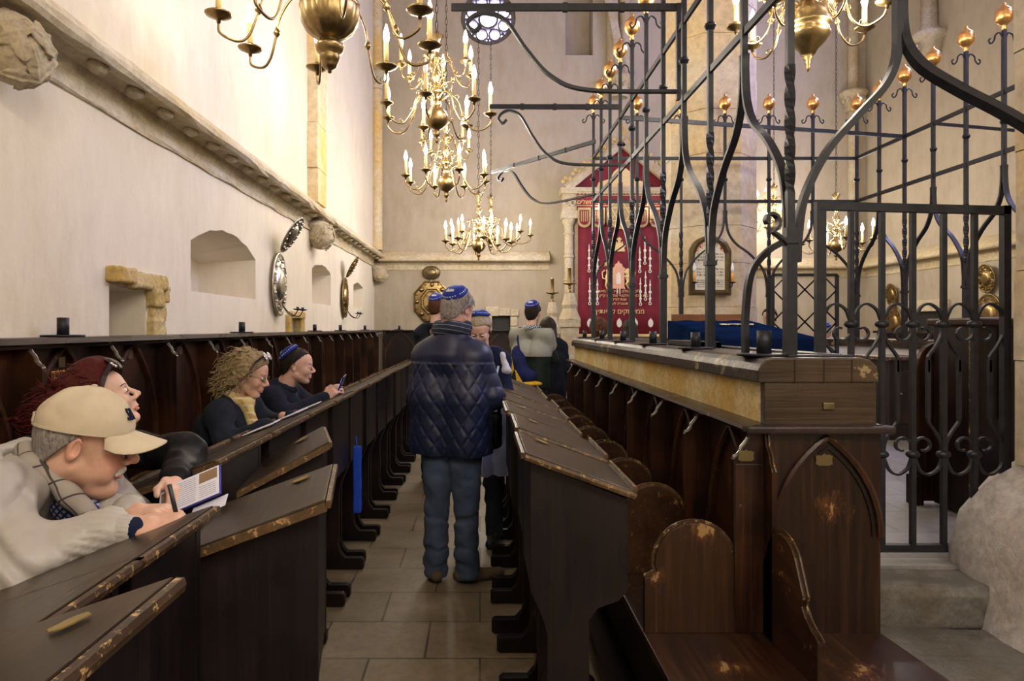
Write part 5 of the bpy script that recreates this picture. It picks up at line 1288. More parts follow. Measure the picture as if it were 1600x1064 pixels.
def headf(fem=False, age=0, nose=1.0, ears=True):
    k = .93 if fem else 1.0
    f = [ell((-.012, 0, .032), (.100 * (k * .5 + .5), .077 * (k * .5 + .5), .086)), ell((.028, 0, -.03), (.060, .058 * k, .085)), ell((.035, 0, .045), (.056, .058, .045))]
    for s in (-1, 1):
        f += [cap((-.008, s * .050 * k, -.055), (.052, s * .018 * k, -.098), .018 * k, .014), ell((.060, s * .036, -.026), (.024, .022, .026))]
    f += [ell((.066, 0, -.100), (.022, .026, .018)), cap((.079, -.030, .019), (.079, .030, .019), .0105 if fem else .0125)]
    if age: f += [ell((.045, 0, -.112), (.045, .035, .025)), ell((.058, .04, -.06), (.022, .02, .026)), ell((.058, -.04, -.06), (.022, .02, .026))]
    h = su(f, .022)
    for s in (-1, 1): h = sub(h, ell((.094, s * .031, .001), (.018, .019, .013)), .010)
    f = [h, cap((.086, 0, .012), (.108 + .006 * nose, 0, -.026), .006 * nose, .0105 * nose)] 
    for s in (-1, 1): f += [ell((.100, s * .012 * nose, -.034), (.011, .0085 * nose, .008))]
    f += [ell((.086, 0, -.052), (.012, .016, .014))]
    h = su(f, .010)
    for s in (-1, 1): h = su([h, ell((.077, s * .031, .001), (.0145, .0165, .0135))], .003)
    lips = [cap((.084, -.018, -.0665), (.084, .018, -.0665), .0045, .0045), ell((.093, 0, -.064), (.008, .014, .005)), ell((.090, 0, -.0745), (.0085, .015, .0055))]
    h = su([h] + lips, .006)
    h = sub(h, cap((.100, -.022, -.0695), (.100, .022, -.0695), .0035), .003)
    for s in (-1, 1): h = sub(h, ell((.104, s * .0065, -.042), (.004, .0035, .003)), .002)
    if ears:
        for s in (-1, 1):
            R = Euler((0, .25, s * .45)).to_matrix()
            e = ell((-.014, s * .079 * (k * .5 + .5), -.006), (.018, .0075, .031), R)
            e = sub(e, ell((-.008, s * .085, -.002), (.010, .006, .019), R), .004); h = su([h, e], .008)
    return h
def headmat(pos, yaw, pitch=0, roll=0, sc=1):
    return Matrix.Translation(pos) @ Matrix.Rotation(yaw, 4, 'Z') @ Matrix.Rotation(pitch, 4, 'Y') @ Matrix.Rotation(roll, 4, 'X') @ Matrix.Scale(sc, 4)
def skincol(M, base, fem=False, stubble=0, ruddy=0):
    Mi = np.array(M.inverted()); base = np.array(base)
    def f(P):
        q = P @ Mi[:3, :3].T + Mi[:3, 3]; c = np.tile(base, (len(P), 1))
        def mixin(w, col): 
            w = np.clip(w, 0, 1)[:, None]; c[:] = c * (1 - w) + np.array(col) * w
        sm = lambda d, r: np.exp(-(d / r)**2)
        if ruddy:
            w = sm(np.linalg.norm((q - [.07, -.04, -.03]) / [1, 1, 1], axis=1), .03) + sm(np.linalg.norm(q - [.07, .04, -.03], axis=1), .03) + sm(np.linalg.norm(q - [.115, 0, -.03], axis=1), .016)
            mixin(w * .5 * ruddy, (.52, .16, .11))
            mixin((np.abs(q[:, 1]) > .068) * (q[:, 0] < .01) * .35 * (q[:, 2] > -.05) * (q[:, 2] < .03), (.55, .2, .13))
        if stubble: mixin((q[:, 0] > -.01) * (q[:, 2] < -.05) * (q[:, 2] > -.125) * stubble * np.clip((-q[:, 2] - .045) * 40, 0, 1) * (np.abs(q[:, 2] + .069) > .008), (.12, .085, .075))
        mixin((np.abs(q[:, 1]) < .021) * (q[:, 0] > .082) * (q[:, 2] > -.080) * (q[:, 2] < -.0615) * .75, (.50, .17, .14) if fem else (.42, .19, .15))
        return c
    return f
def eyes(par, M, look=0, lid=.55):
    for s in (-1, 1):
        c = M @ Vector((.0795, s * .031, .0015)); k = M.to_scale()[0]
        e = MB().ball(c, .0132 * k, 10).build('eye', 'eye_white', par)
        R = M.to_3x3().normalized(); d = R @ Vector((math.cos(look), 0, math.sin(look)))
        MB().ball(c + d * .0108 * k, (.0052 * k,) * 3, 8).build('iris', 'eye_iris', e)
        # upper lid and brow
        L = []
        for i in range(9):
            a = -1.05 + i * 2.1 / 8; L.append(M @ Vector((.0795 + .0145 * math.cos(a), s * .031 + .0155 * math.sin(a), .0035 - .0035 * abs(a) - lid * .004)))
        MB().tube(L, .0016 * k, 5).build('eyelashes', 'hair_dark', e)
def brows(par, M, mat, th=.0035):
    for s in (-1, 1):
        L = [M @ Vector((.0935 - .010 * (i / 6)**2 * 1.6, s * (.014 + .036 * i / 6), .0215 + .005 * math.sin(i / 6 * 2.6))) for i in range(7)]
        MB().tube(L, th * M.to_scale()[0], 6, scales=[.7, 1, 1.1, 1, .9, .7, .4]).build('eyebrow', mat, par)
def hair_short(M, vol=1.0, rec=0.0, noise=.004, low=0.0, wild=0, seed=1, parted=False, side=0):
    a = ell((-.016, 0, .037), (.108 * vol, .086 * vol, .093 * vol)); b = ell((-.055, 0, -.02 - low), (.056 * vol, .066 * vol, .075 + low))
    g = su([a, b], .03); cut = half((1, 0, -.9), -.0048 - rec)
    fr = half((-1, 0, 0), .2)
    def clipf(P): return np.maximum(g(P), cut(P) - .010 * np.cos(P[:, 1] * 40))
    clipf.bb = g.bb
    if side:    # hair on the sides only (bald top)
        def c2(P): return np.maximum(clipf(P), P[:, 2] - .055)
        c2.bb = g.bb; h = c2
    else: h = clipf
    h2 = disp(h, lambda P: vfold(P, noise + wild, 60, seed, (1, 1, .45)) + vfold(P, noise * .6, 150, seed + 3, (1, 1, .3)), .02)
    return xform(h2, M)
def strands(name, mat, par, M, shells, keep, n, step, segs, flow, rad, seed=0, curl=0, cw=9.0, lift=0.0):
    """locks of hair that start on the ellipsoid shells and run along flow(p)"""
    rs = random.Random(seed); m = MB(); k = 0; tries = 0
    while k < n and tries < n * 20:
        tries += 1; c, r = shells[rs.randrange(len(shells))]
        z = rs.uniform(-1, 1); a = rs.uniform(0, 2 * PI); q = math.sqrt(1 - z * z); d = Vector((q * math.cos(a), q * math.sin(a), z))
        p = Vector((c[0] + r[0] * d.x, c[1] + r[1] * d.y, c[2] + r[2] * d.z))
        if not keep(p): continue
        k += 1; nrm = Vector((d.x / r[0], d.y / r[1], d.z / r[2])).normalized(); pts = [p.copy()]; ph = rs.uniform(0, 6.28); f0 = rs.uniform(.7, 1.3)
        for i in range(segs):
            f = flow(p); f = f - nrm * f.dot(nrm) * .8; f.normalize(); side = f.cross(nrm)
            p = p + f * step + nrm * lift * step * (1 - i / segs); t_ = ph + i * cw * .1 * f0
            pts.append(p + side * curl * math.sin(t_) + nrm * curl * .8 * math.cos(t_))
        m.tube([M @ v for v in pts], rad * rs.uniform(.7, 1.3), 5, scales=[1 - .6 * i / segs for i in range(segs + 1)])
    return m.build(name, mat, par)
def handf(M, curl=(.35, .45, .3), spread=1.0, thumb=(.055, .055, -.012, .085, .060, -.018), point=None, mirror=False, sc=1.0):
    f = [rbox((.046, 0, 0), (.047, .040, .0135), .0125), cap((-.05, 0, .0), (.02, 0, 0), .026, .024)]
    for i, (y, L, r) in enumerate(((.031, .068, .0085), (.011, .076, .0088), (-.010, .071, .0084), (-.029, .056, .0075))):
        p = np.array((.086 - .004 * abs(i - 1), y, 0.)); a = 0; d = y * .22 * spread; cu = curl if not (point and i in point) else (.08, .1, .08)
        for j, l in enumerate((.45, .30, .25)):
            a += cu[j] * (1 + .10 * i); q = p + L * l * np.array((math.cos(a) * math.cos(d), math.sin(d) * math.cos(a), -math.sin(a)))
            f.append(cap(p, q, r * (1 - .08 * j), r * (.94 - .08 * j))); p = q
    t_ = thumb; f += [cap((.012, .024, -.004), t_[:3], .015, .011), cap(t_[:3], t_[3:], .0105, .0085)]
    g = su(f, .007)
    if mirror: M = M @ Matrix.Diagonal((1, -1, 1, 1))
    g2 = xform(g, M @ Matrix.Scale(sc, 4)); return g2
def xf_abs(): pass
def handmat(wrist, direc, back):
    X = Vector(direc).normalized(); Z = Vector(back); Z = (Z - X * Z.dot(X)).normalized(); Y = Z.cross(X)
    return Matrix.Translation(wrist) @ basis(X, Y, Z).to_4x4()
def scarf_ring(c, r, th, n, M=None, wob=.01, seed=0, h=1.0):
    c = Vector(c); P = []
    for i in range(n + 1):
        a = 2 * PI * i / n; v = Vector((r * math.cos(a), r * 1.02 * math.sin(a), wob * math.sin(3 * a + seed)))
        P.append(tuple(c + (M @ v if M else v)))
    return [cap(P[i], P[i + 1], th) for i in range(n)]
def kippah(par, M, tilt=-.5, r=1.0, white=True, seed=0, c=(-.016, 0, .037)):
    """shallow skullcap sitting on the crown; tilt back = negative"""
    K = M @ Matrix.Translation(c) @ Matrix.Rotation(tilt, 4, 'Y')
    pr = [(0, .108 * r), (.02, .107 * r), (.045, .100 * r), (.065, .088 * r), (.076, .077 * r), (.081, .068 * r), (.082, .063 * r), (.079, .063 * r), (.06, .082 * r), (0, .098 * r)]
    k = MB().lathe(pr, n=28).xf(K).build('kippah', 'kippah_blue', par)
    if white:
        m = MB(); rs = random.Random(seed)
        for i in range(30):
            if i % 10 == 9: continue
            a = 2 * PI * i / 30; R = Matrix.Rotation(a, 4, 'Z') @ Matrix.Translation((.0735, 0, .0815 * r)) @ Matrix.Rotation(.72, 4, 'Y')
            g = MB().box(-.003, -.002 - rs.random() * .002, -.001, .003, .002 + rs.random() * .002, .001); g.xf(K @ R); m.add(g.v, g.f)
        m.build('rim_lettering', 'white_cloth', k)
        m = MB()
        for i in range(6):      # little white skyline
            g = MB().box(-.002, -.004, 0, .010 + .010 * rs.random(), .004, .0015); R = Matrix.Translation((-.040, -.025 + i * .009, .1015 * r)) @ Matrix.Rotation(-.45, 4, 'Y'); g.xf(K @ R); m.add(g.v, g.f)
        m.build('skyline_print', 'white_cloth', k)
    return k
def V3(*a): return np.array(a, float)
class Fig:
    def __init__(s, label, base, facing, group=None):
        s.r = thing('person', label, 'person', base, 0, group); s.b = Vector(base); a = facing
        s.Fw = Vector((math.cos(a), math.sin(a), 0)); s.Lf = Vector((-math.sin(a), math.cos(a), 0)); s.a = a
    def p(s, f, l, u): return tuple(s.b + s.Fw * f + s.Lf * l + Vector((0, 0, u)))
def torso_f(F_, hz, cz, sz, sw=.17, hw=.09, rc=.115, rh=.12, lean=0, sh=.062, neck=None):
    """two side columns from hips to chest plus a shoulder bar, leaning forward"""
    f = []
    for s in (-1, 1):
        f += [cap(F_.p(0, s * hw, hz), F_.p(lean * .7, s * (hw - .005), cz), rh, rc), cap(F_.p(lean * .7, s * hw, cz), F_.p(lean, s * sw * .60, sz - .07), rc, sh)]
    f += [cap(F_.p(lean, s * .03, sz + .045), F_.p(lean, s * sw, sz - .035), sh + .012, sh - .004) for s in (-1, 1)]
    if neck is not None: f += [cap(F_.p(lean * .9, 0, sz - .01), neck, .085, .068)]
    return f
def legs(F_, hz, foot_f=(0, 0), spread=.09, mat='denim', shoe='suede_brown', r0=.095, r1=.062, top=None, baggy=.010, toe=(0, 0), knee=0.0, res=.010, shoelen=.19, z0=.03):
    f = []
    for s, ff, tt in ((-1, foot_f[0], toe[0]), (1, foot_f[1], toe[1])):
        k = F_.p(ff * .5 + knee, s * spread, hz * .52); a = F_.p(ff, s * spread, z0 + .03)
        f += [su([cap(F_.p(0, s * spread * .9, hz), k, r0, .073), cap(k, a, .073, r1)], .02)]
        ta = F_.a + tt; d = Vector((math.cos(ta), math.sin(ta), 0)); h = Vector(F_.p(ff, s * spread, 0))
        sf = su([cap(h - d * .05 + Vector((0, 0, .045)), h + d * .05 + Vector((0, 0, .05)), .040, .040), cap(h + d * .03 + Vector((0, 0, .035)), h + d * shoelen + Vector((0, 0, .032)), .040, .034)], .03)
        def cut(P, sf=sf): return np.maximum(sf(P), -P[:, 2] + .002)
        cut.bb = sf.bb; soft('shoe', [(cut, .007)], shoe, F_.r)
    g = su(f, .03); g = disp(g, lambda P: (vfold(P, baggy * .7, 16, 5, (1, 1, 1.6)) + crease(P, baggy * .9, 9, 6, (1, 1, 2.0))) * np.clip(1.2 - P[:, 2] / hz, .3, 1))
    def hem(P): return np.maximum(g(P), -P[:, 2] + z0)
    hem.bb = g.bb; return soft('trousers', [(hem, res)], mat, F_.r)
def arm_f(sh, el, wr, r=(.062, .052, .042)): return su([cap(sh, el, r[0], r[1]), cap(el, wr, r[1], r[2])], .025)

def simple_person(label, base, facing, H, hairm, jacket, trousers='dark_trousers', skin=(.55, .33, .24), head_pitch=.1, head_yaw=0, kip=False, fem=False, longhair=False, arms='front', coat=.8, shoe='shoe_black', scarf=None, res=.011, hres=.006, curly=False, sw=.17, build=1, group=None, hres2=.005, lean=0):
    """standing figure built from height H"""
    F_ = Fig(label, base, facing, group); sz = H * .815; cz = H * .70; hz = H * .50
    hp = Vector(F_.p(.05 + lean, 0, H - .125)); M = headmat(hp, facing + head_yaw, head_pitch, 0, .97 if fem else 1.0)
    neck = cap(M @ Vector((-.03, 0, -.06)), F_.p(lean - .01, 0, sz - .01), .050, .058); hd = su([xform(headf(fem), M), neck], .02)
    parts = [(hd, hres2)]
    core = su(torso_f(F_, hz, cz, sz - .05, sw * .6, .04, .045, .06, lean, .035), .04); parts.append((core, .02))
    hands = []; jf = torso_f(F_, max(coat, .5) if coat < hz else hz, cz, sz, sw, .085 * build, .118 * build, .125 * build, lean, .068)
    if coat < hz:
        for s in (-1, 1): jf.append(cap(F_.p(0, s * .085 * build, hz), F_.p(0, s * .09 * build, coat), .12 * build, .125 * build))
    for s in (-1, 1):
        S_ = F_.p(lean, s * sw, sz - .045)
        if arms == 'front': E = F_.p(.06 + lean, s * (sw + .05), sz - .29); Wr = F_.p(.27 + lean, s * .09, sz - .24)
        elif arms == 'phone': E = F_.p(.10 + lean, s * (sw + .04), sz - .27); Wr = F_.p(.28 + lean, s * .05 - .06, sz - .10)
        else: E = F_.p(-.01 + lean, s * (sw + .05), sz - .30); Wr = F_.p(.05 + lean, s * (sw + .05), sz - .55)
        jf += [cap(S_, E, .060, .055), cap(E, Wr, .055, .044)]
        d = Vector(Wr) - Vector(E); hands.append((handf(handmat(Vector(Wr), d, (F_.Fw * .2 + Vector((0, 0, 1))) if arms != 'hang' else F_.Lf * s), mirror=(s > 0)), .006))
    parts += hands
    soft('body', parts, 'skin', F_.r, skincol(M, skin, fem, 0 if fem else .25))
    j = su(jf, .045); j = disp(j, lambda P: vfold(P, .006, 18, int(abs(base[0]) * 100)) + crease(P, .007, 8, int(abs(base[1]) * 10)))
    low = coat - .02
    def jj(P): return np.maximum(np.maximum(j(P), low - P[:, 2]), P[:, 2] - (sz + .065))
    jj.bb = j.bb; soft('jacket', [(jj, res)], jacket, F_.r)
    legs(F_, hz, mat=trousers, shoe=shoe, res=.014, r0=.10 * build)
    if longhair:
        g = su([ell((-.016, 0, .037), (.112, .092, .096)), cap((-.06, 0, 0), (-.085, 0, -.22), .085, .095), cap((-.03, .05, 0), (-.05, .07, -.20), .05, .05), cap((-.03, -.05, 0), (-.05, -.07, -.20), .05, .05)], .04)
        cf = half((1, 0, -.55), .015)
        def hc(P): return np.maximum(g(P), cf(P))
        hc.bb = g.bb; h = xform(disp(hc, lambda P: vfold(P, .004, 70, 3, (1, 1, .15))), M); soft('hair', [(h, hres)], hairm, F_.r)
    elif curly:
        g = su([ell((-.02, 0, .035), (.125, .115, .115)), ell((-.05, 0, -.03), (.09, .11, .09))], .04); cf = half((1, 0, -.7), .0)
        def hc(P): return np.maximum(g(P), cf(P))
        hc.bb = g.bb; soft('hair', [(xform(disp(hc, lambda P: vfold(P, .012, 90, 3)), M), hres)], hairm, F_.r)
    else: soft('hair', [(hair_short(M), hres)], hairm, F_.r)
    eyes(F_.r, M); brows(F_.r, M, hairm)
    if kip: kippah(F_.r, M, -.55, 1.03, seed=3)
    if scarf: soft('scarf', [(disp(su(scarf_ring(F_.p(lean, 0, sz + .05), .075, .032, 10), .02), lambda P: vfold(P, .006, 40, 2)), .008)], scarf, F_.r)
    return F_, M, sz

# ---- the man in the beige cap, leaning on his lectern
def cap_man():
    F_ = Fig('older man in beige baseball cap and pale stone jacket leaning on a lectern, writing', (-1.45, 1.75, 0), -.05)
    r = F_.r; M = headmat((-1.008, 1.75, 1.255), .36, .20, 0, 1.01)
    sR, sL = V3(-1.13, 1.53, 1.155), V3(-1.16, 1.97, 1.14); eR, eL = V3(-.985, 1.47, 1.02), V3(-1.04, 2.02, .98); wR, wL = V3(-.795, 1.545, 1.088), V3(-.90, 1.78, 1.075)
    nb = V3(-1.15, 1.75, 1.15)
    hd = su([xform(headf(False, 1, 1.25), M), cap(M @ Vector((-.035, 0, -.055)), nb, .062, .072)], .025)
    H1 = handmat(Vector((-.775, 1.552, 1.098)), (1, .10, .02), (-.1, -.35, 1)); H2 = handmat(Vector((-.90, 1.76, 1.075)), (1, -.12, .05), (0, 0, 1))
    h1 = handf(H1, (.75, 1.0, .5), thumb=(.050, .045, -.022, .085, .028, -.034)); h2 = handf(H2, (.15, .2, .15), mirror=True)
    core = su([cap((-1.45, 1.68, .55), (-1.18, 1.68, 1.05), .10, .09), cap((-1.45, 1.82, .55), (-1.18, 1.82, 1.05), .10, .09), cap(sR, eR, .04), cap(eR, wR, .035, .027), cap(sL, eL, .04), cap(eL, wL, .035, .027)], .05)
    soft('body', [(hd, .0032), (h1, .0035), (h2, .004), (core, .02)], 'skin', r, skincol(M, (.56, .33, .235), False, .10, 1.2))
    eyes(r, M, -.5, 1.0); brows(r, M, 'hair_grey', .0045)
    soft('moustache', [(xform(disp(su([cap((.096, -.002, -.054), (.084, -.030, -.066), .0075, .005), cap((.096, .002, -.054), (.084, .030, -.066), .0075, .005)], .004), lambda P: vfold(P, .0015, 300, 2, (1, .3, 1))), M), .0025)], 'moustache_white', r)
    # fringe of hair under the cap
    g = hair_short(Matrix.Identity(4), .99, .012, .003, .01, side=1, seed=4)
    soft('hair', [(xform(g, M), .0045)], 'hair_grey', r)
    # cap: crown, brim, strap, button
    def crown(P):
        a = ell((-.012, 0, .045), (.113, .093, .098))(P) + .004 * np.cos(np.arctan2(P[:, 1], P[:, 0] + .012) * 6) * .35 + vfold(P, .0035, 38, 6)
        a = np.maximum(a, -(ell((-.012, 0, .045), (.104, .084, .089))(P)))
        return np.maximum(a, .032 + .10 * np.abs(P[:, 0] + .01) * (P[:, 0] < -.01) * -.2 - P[:, 2])
    crown.bb = (V3(-.15, -.12, .0), V3(.13, .12, .17))
    cp = soft('cap', [(xform(crown, M), .0036)], 'cap_beige', r)
    vs, fs = [], []; na, nr = 18, 7
    for k in range(2):
        for i in range(na + 1):
            a = -1.02 + 2.04 * i / na
            for j in range(nr + 1):
                u = j / nr; R = .106 + u * .088 * max(0, math.cos(a * 1.5))**.65; x = -.010 + R * math.cos(a); y = R * .85 * math.sin(a)
                z = .047 - .016 * u - .016 * (y / .09)**2 * (1 + u * .8) - k * .0035; vs.append(M @ Vector((x, y, z)))
    N = nr + 1; o = (na + 1) * N
    for i in range(na):
        for j in range(nr):
            a = i * N + j; fs += [(a, a + 1, a + N + 1, a + N), (o + a, o + a + N, o + a + N + 1, o + a + 1)]
        fs += [(i * N + nr, o + i * N + nr, o + (i + 1) * N + nr, (i + 1) * N + nr), (i * N, (i + 1) * N, o + (i + 1) * N, o + i * N)]
    fs += [tuple(range(N)) + tuple(o + j for j in range(nr, -1, -1)), tuple(na * N + j for j in range(nr, -1, -1)) + tuple(o + na * N + j for j in range(N))]
    MB().add(vs, fs, True).build('brim', 'cap_beige', cp)
    MB().ball(M @ Vector((-.012, 0, .144)), (.008, .008, .005), 8).build('button', 'cap_beige', cp)
    L = [M @ Vector((-.012 + .1145 * math.cos(a), .0945 * math.sin(a), .036)) for a in [1.0 + i * (2 * PI - 2.0) / 24 for i in range(25)]]
    MB().bar(L, .003, .006, up=M.to_3x3() @ Vector((0, 0, 1))).build('seam_band', 'cap_beige', cp)
    MB().bar([M @ Vector((-.012 + .116 * math.cos(a), .096 * math.sin(a), .050)) for a in [PI - .35 + i * .7 / 6 for i in range(7)]], .004, .020, up=M.to_3x3() @ Vector((0, 0, 1))).build('strap', 'cap_beige', cp)
    # letters on the front of the crown
    g = text_mb('SA', .040, depth=.003)
    def wrap(v):
        a = -.26 + v[0] * 9.0; zz = .088 + v[1]; k = math.sqrt(max(0, 1 - ((zz - .045) / .098)**2)); d = 1 + (v[2] + .0005) * 8
        return tuple(M @ Vector((-.012 + .1145 * k * math.cos(a) * d, .0945 * k * math.sin(a) * d, zz)))
    g.v = [wrap(v) for v in g.v]; g.build('cap_lettering', 'navy_knit', cp)
    # jacket
    tor = su([cap((-1.50, 1.66, .55), (-1.28, 1.64, 1.0), .15, .15), cap((-1.50, 1.84, .55), (-1.28, 1.86, 1.0), .15, .15), cap((-1.28, 1.64, 1.0), sR, .15, .085), cap((-1.28, 1.86, 1.0), sL, .15, .085), cap(sR, sL, .085), cap(nb + V3(-.03, 0, -.03), nb + V3(.02, 0, .01), .10, .085)], .06)
    aR = su([cap(sR, eR, .082, .068), cap(eR, wR + V3(-.045, 0, -.0), .068, .050)], .03); aL = su([cap(sL, eL, .08, .066), cap(eL, wL - V3(.02, 0, 0), .066, .045)], .03)
    J = su([tor, aR, aL], .035)
    def fold(P):
        d = np.linalg.norm(P - eR, axis=1); w = np.exp(-(d / .10)**2)
        q = P[:, 0] * 60 + P[:, 2] * 90 + 2.5 * np.sin(P[:, 1] * 30 + P[:, 0] * 17)
        cu = np.exp(-((P[:, 0] - wR[0] + .055) / .045)**2)
        return vfold(P, .010, 13, 8) + crease(P, .008, 8, 2) + crease(P, .004, 15, 5) + .011 * w * np.sin(q) + .003 * cu * np.sin(P[:, 2] * 330 + P[:, 1] * 200)
    J = disp(J, fold)
    def op(P): # neck opening
        return np.maximum(J(P), -(np.linalg.norm((P - (nb + V3(.05, 0, .075))) / V3(1, .9, 1.0), axis=1) - .088))
    op.bb = J.bb; soft('jacket', [(op, .0065)], 'jacket_stone', r)
    soft('cuff', [(disp(cap(wR + V3(-.045, 0, -.0), wR + V3(-.005, 0, 0), .044, .038), lambda P: .0012 * np.sin(P[:, 2] * 500 + P[:, 1] * 400)), .004)], 'jacket_stone', r)
    soft('cuff', [(cap(wL + V3(-.06, 0, 0), wL + V3(-.02, 0, 0), .043, .037), .005)], 'jacket_stone', r)
    soft('shirt_cuff', [(cap(wR + V3(-.01, 0, 0), wR + V3(.018, 0, .002), .034, .032), .004)], 'navy_knit', r)
    # jacket collar, plaid scarf, shirt
    R0 = Euler((0, .50, 0)).to_matrix()
    col = su([cap(a, b, .019) for a, b in (((-1.205, 1.68, 1.235), (-1.215, 1.82, 1.235)), ((-1.205, 1.68, 1.235), (-1.13, 1.635, 1.195)), ((-1.215, 1.82, 1.235), (-1.12, 1.86, 1.19)), ((-1.12, 1.86, 1.19), (-1.02, 1.83, 1.11)))], .02)
    soft('jacket_collar', [(disp(col, lambda P: vfold(P, .004, 30, 1)), .0055)], 'jacket_stone', r)
    sc_ = su([cap(a, b, ra, rb) for a, b, ra, rb in (((-1.135, 1.705, 1.245), (-1.145, 1.80, 1.245), .018, .018), ((-1.135, 1.705, 1.245), (-1.10, 1.665, 1.212), .020, .020), ((-1.10, 1.665, 1.225), (-1.015, 1.685, 1.140), .020, .018), ((-1.015, 1.685, 1.14), (-.965, 1.71, 1.07), .028, .022), ((-1.145, 1.80, 1.245), (-1.09, 1.84, 1.21), .020, .020), ((-1.09, 1.84, 1.22), (-1.0, 1.80, 1.12), .020, .018))], .02)
    soft('scarf', [(disp(sc_, lambda P: vfold(P, .003, 40, 5)), .005)], 'plaid_grey', r)
    soft('shirt', [(su([cap((-1.04, 1.75, 1.10), (-1.0, 1.76, 1.06), .055, .045)], .02), .007)], 'plaid_blue', r)
    legs_seated(F_, 1.75, 'dark_trousers'); return F_, H1
def legs_seated(F_, y, mat, x0=-1.50, kx=-1.06, sp=.10, shoe='shoe_black'):
    f = []
    for s in (-1, 1):
        f += [cap((x0, y + s * .09, .56), (kx, y + s * sp, .56), .095, .070), cap((kx, y + s * sp, .56), (kx - .02, y + s * sp, .12), .070, .055)]
    soft('trousers', [(su(f, .03), .014)], mat, F_.r)
    for s in (-1, 1): soft('shoe', [(su([cap((kx - .03, y + s * sp, .125), (kx + .13, y + s * sp, .118), .042, .034)], .02), .01)], shoe, F_.r)
plain('moustache_white', (.46, .42, .36), .7, 0, .2, 200)
cm, H1 = cap_man()
pen = MB(); a = H1 @ Vector((.075, .036, -.055)); b = H1 @ Vector((.060, .050, .075)); pen.tube([a, b], .0055, 8)
tag(pen.build('pen', 'shoe_black'), 'dark pen held upright in the fist of the man in the cap', 'pen')

# ---- red haired woman looking up
F_ = Fig('red-haired woman with sunglasses pushed up on her forehead, gazing upwards', (-1.50, 2.32, 0), 0); r = F_.r
M = headmat((-1.287, 2.32, 1.300), .44, -.42, 0, .97)
sR, sL = V3(-1.40, 2.14, 1.10), V3(-1.33, 2.48, 1.11); eL = V3(-1.0, 2.31, 1.13); wL = V3(-.935, 2.09, 1.085); eR = V3(-1.39, 2.06, .85); wR = V3(-1.12, 2.0, .95)
hd = su([xform(headf(True), M), cap(M @ Vector((-.03, 0, -.06)), V3(-1.40, 2.32, 1.12), .048, .056)], .02)
HL = handmat(Vector(wL + V3(.006, -.02, .0)), (.55, -.75, -.20), (.3, .1, 1)); hl = handf(HL, (.5, .7, .4), mirror=True); hr = handf(handmat(Vector(wR), (1, .2, .2), (0, -.3, 1)), (.4, .6, .4))
core = su([cap((-1.55, 2.27, .55), (-1.44, 2.27, 1.02), .09, .08), cap((-1.55, 2.37, .55), (-1.44, 2.37, 1.02), .09, .08), cap(eL, wL, .03, .025)], .05)
soft('body', [(hd, .0038), (hl, .0042), (hr, .005), (core, .02)], 'skin', r, skincol(M, (.66, .42, .34), True)); eyes(r, M, .1); brows(r, M, 'hair_redviolet', .0025)
def redhair(P):
    a = su([ell((-.020, 0, .040), (.116, .098, .098)), ell((-.10, 0, .03), (.12, .10, .085)), ell((-.14, 0, .0), (.085, .085, .085)), ell((.0, 0, .09), (.07, .07, .055))], .05)(P)
    a = a + vfold(P, .013, 38, 11, (.35, 1, 1)) + vfold(P, .006, 90, 12, (.25, 1, 1))
    return np.maximum(a, (P[:, 0] - .85 * P[:, 2] + .008) * .75 - .008 * np.cos(P[:, 1] * 50))
redhair.bb = (V3(-.29, -.14, -.13), V3(.12, .14, .18)); soft('hair', [(xform(redhair, M), .0048)], 'hair_redviolet', r)
strands('hair_locks', 'hair_redviolet', r, M, [((-.020, 0, .040), (.118, .10, .100)), ((-.10, 0, .03), (.122, .102, .088)), ((-.14, 0, .0), (.087, .087, .087))], lambda p: p.x < .85 * p.z - .0, 360, .010, 6, lambda p: Vector((-1, p.y * 1.5, .35)), .0034, 3, .005, 8, .30)
m = MB()
for i in range(16):       # loose tufts
    a = i * 2.4; p0 = M @ Vector((-.05 - .1 * (i % 4) / 4, .07 * math.sin(a), .10)); p1 = p0 + Vector((.01 * math.cos(a) - .02, .02 * math.sin(a), .035 + .012 * (i % 3))); m.tube([p0, (p0 + p1) / 2 + Vector((.006, 0, 0)), p1], .004, 5, scales=[1, .7, .2])
m.build('loose_strands', 'hair_redviolet', r)
# sunglasses on the forehead
G = M @ Matrix.Translation((.060, 0, .088)) @ Matrix.Rotation(-.55, 4, 'Y')
sg = thing('sunglasses', 'dark jewelled sunglasses pushed up on the head of the red-haired woman', 'sunglasses', tuple(G @ Vector((0, 0, 0))))
for s in (-1, 1):
    MB().lathe([(0, .004), (.024, .003), (.029, .0), (.024, -.003), (0, -.002)], n=18).xf(G @ Matrix.Translation((.034, s * .034, 0)) @ Matrix.Rotation(PI / 2, 4, 'Y') @ Matrix.Rotation(s * .25, 4, 'X')).build('lens', 'lens_dark', sg)
    P = [G @ Vector((.034 * 1.0, s * .034, 0)) + (G.to_3x3() @ Vector((0, .030 * math.cos(a), .030 * math.sin(a)))) for a in [k * PI / 9 for k in range(19)]]
    MB().tube(P, .0035, 6).build('rim', 'lens_dark', sg)
    MB().bar([G @ Vector((.030, s * .066, .004)), G @ Vector((-.01, s * .092, -.004)), G @ Vector((-.08, s * .098, -.03))], .005, .014, up=G.to_3x3() @ Vector((0, 0, 1))).build('temple_arm', 'lens_dark', sg)
    m = MB()
    for k in range(7): a = k * .9; m.ball(G @ Vector((.034, s * (.068 + .006 * math.cos(a)), .010 * math.sin(a) - .004)), .0042, 5)
    m.build('jewels', 'jewel', sg, label='cluster of small pale stones')
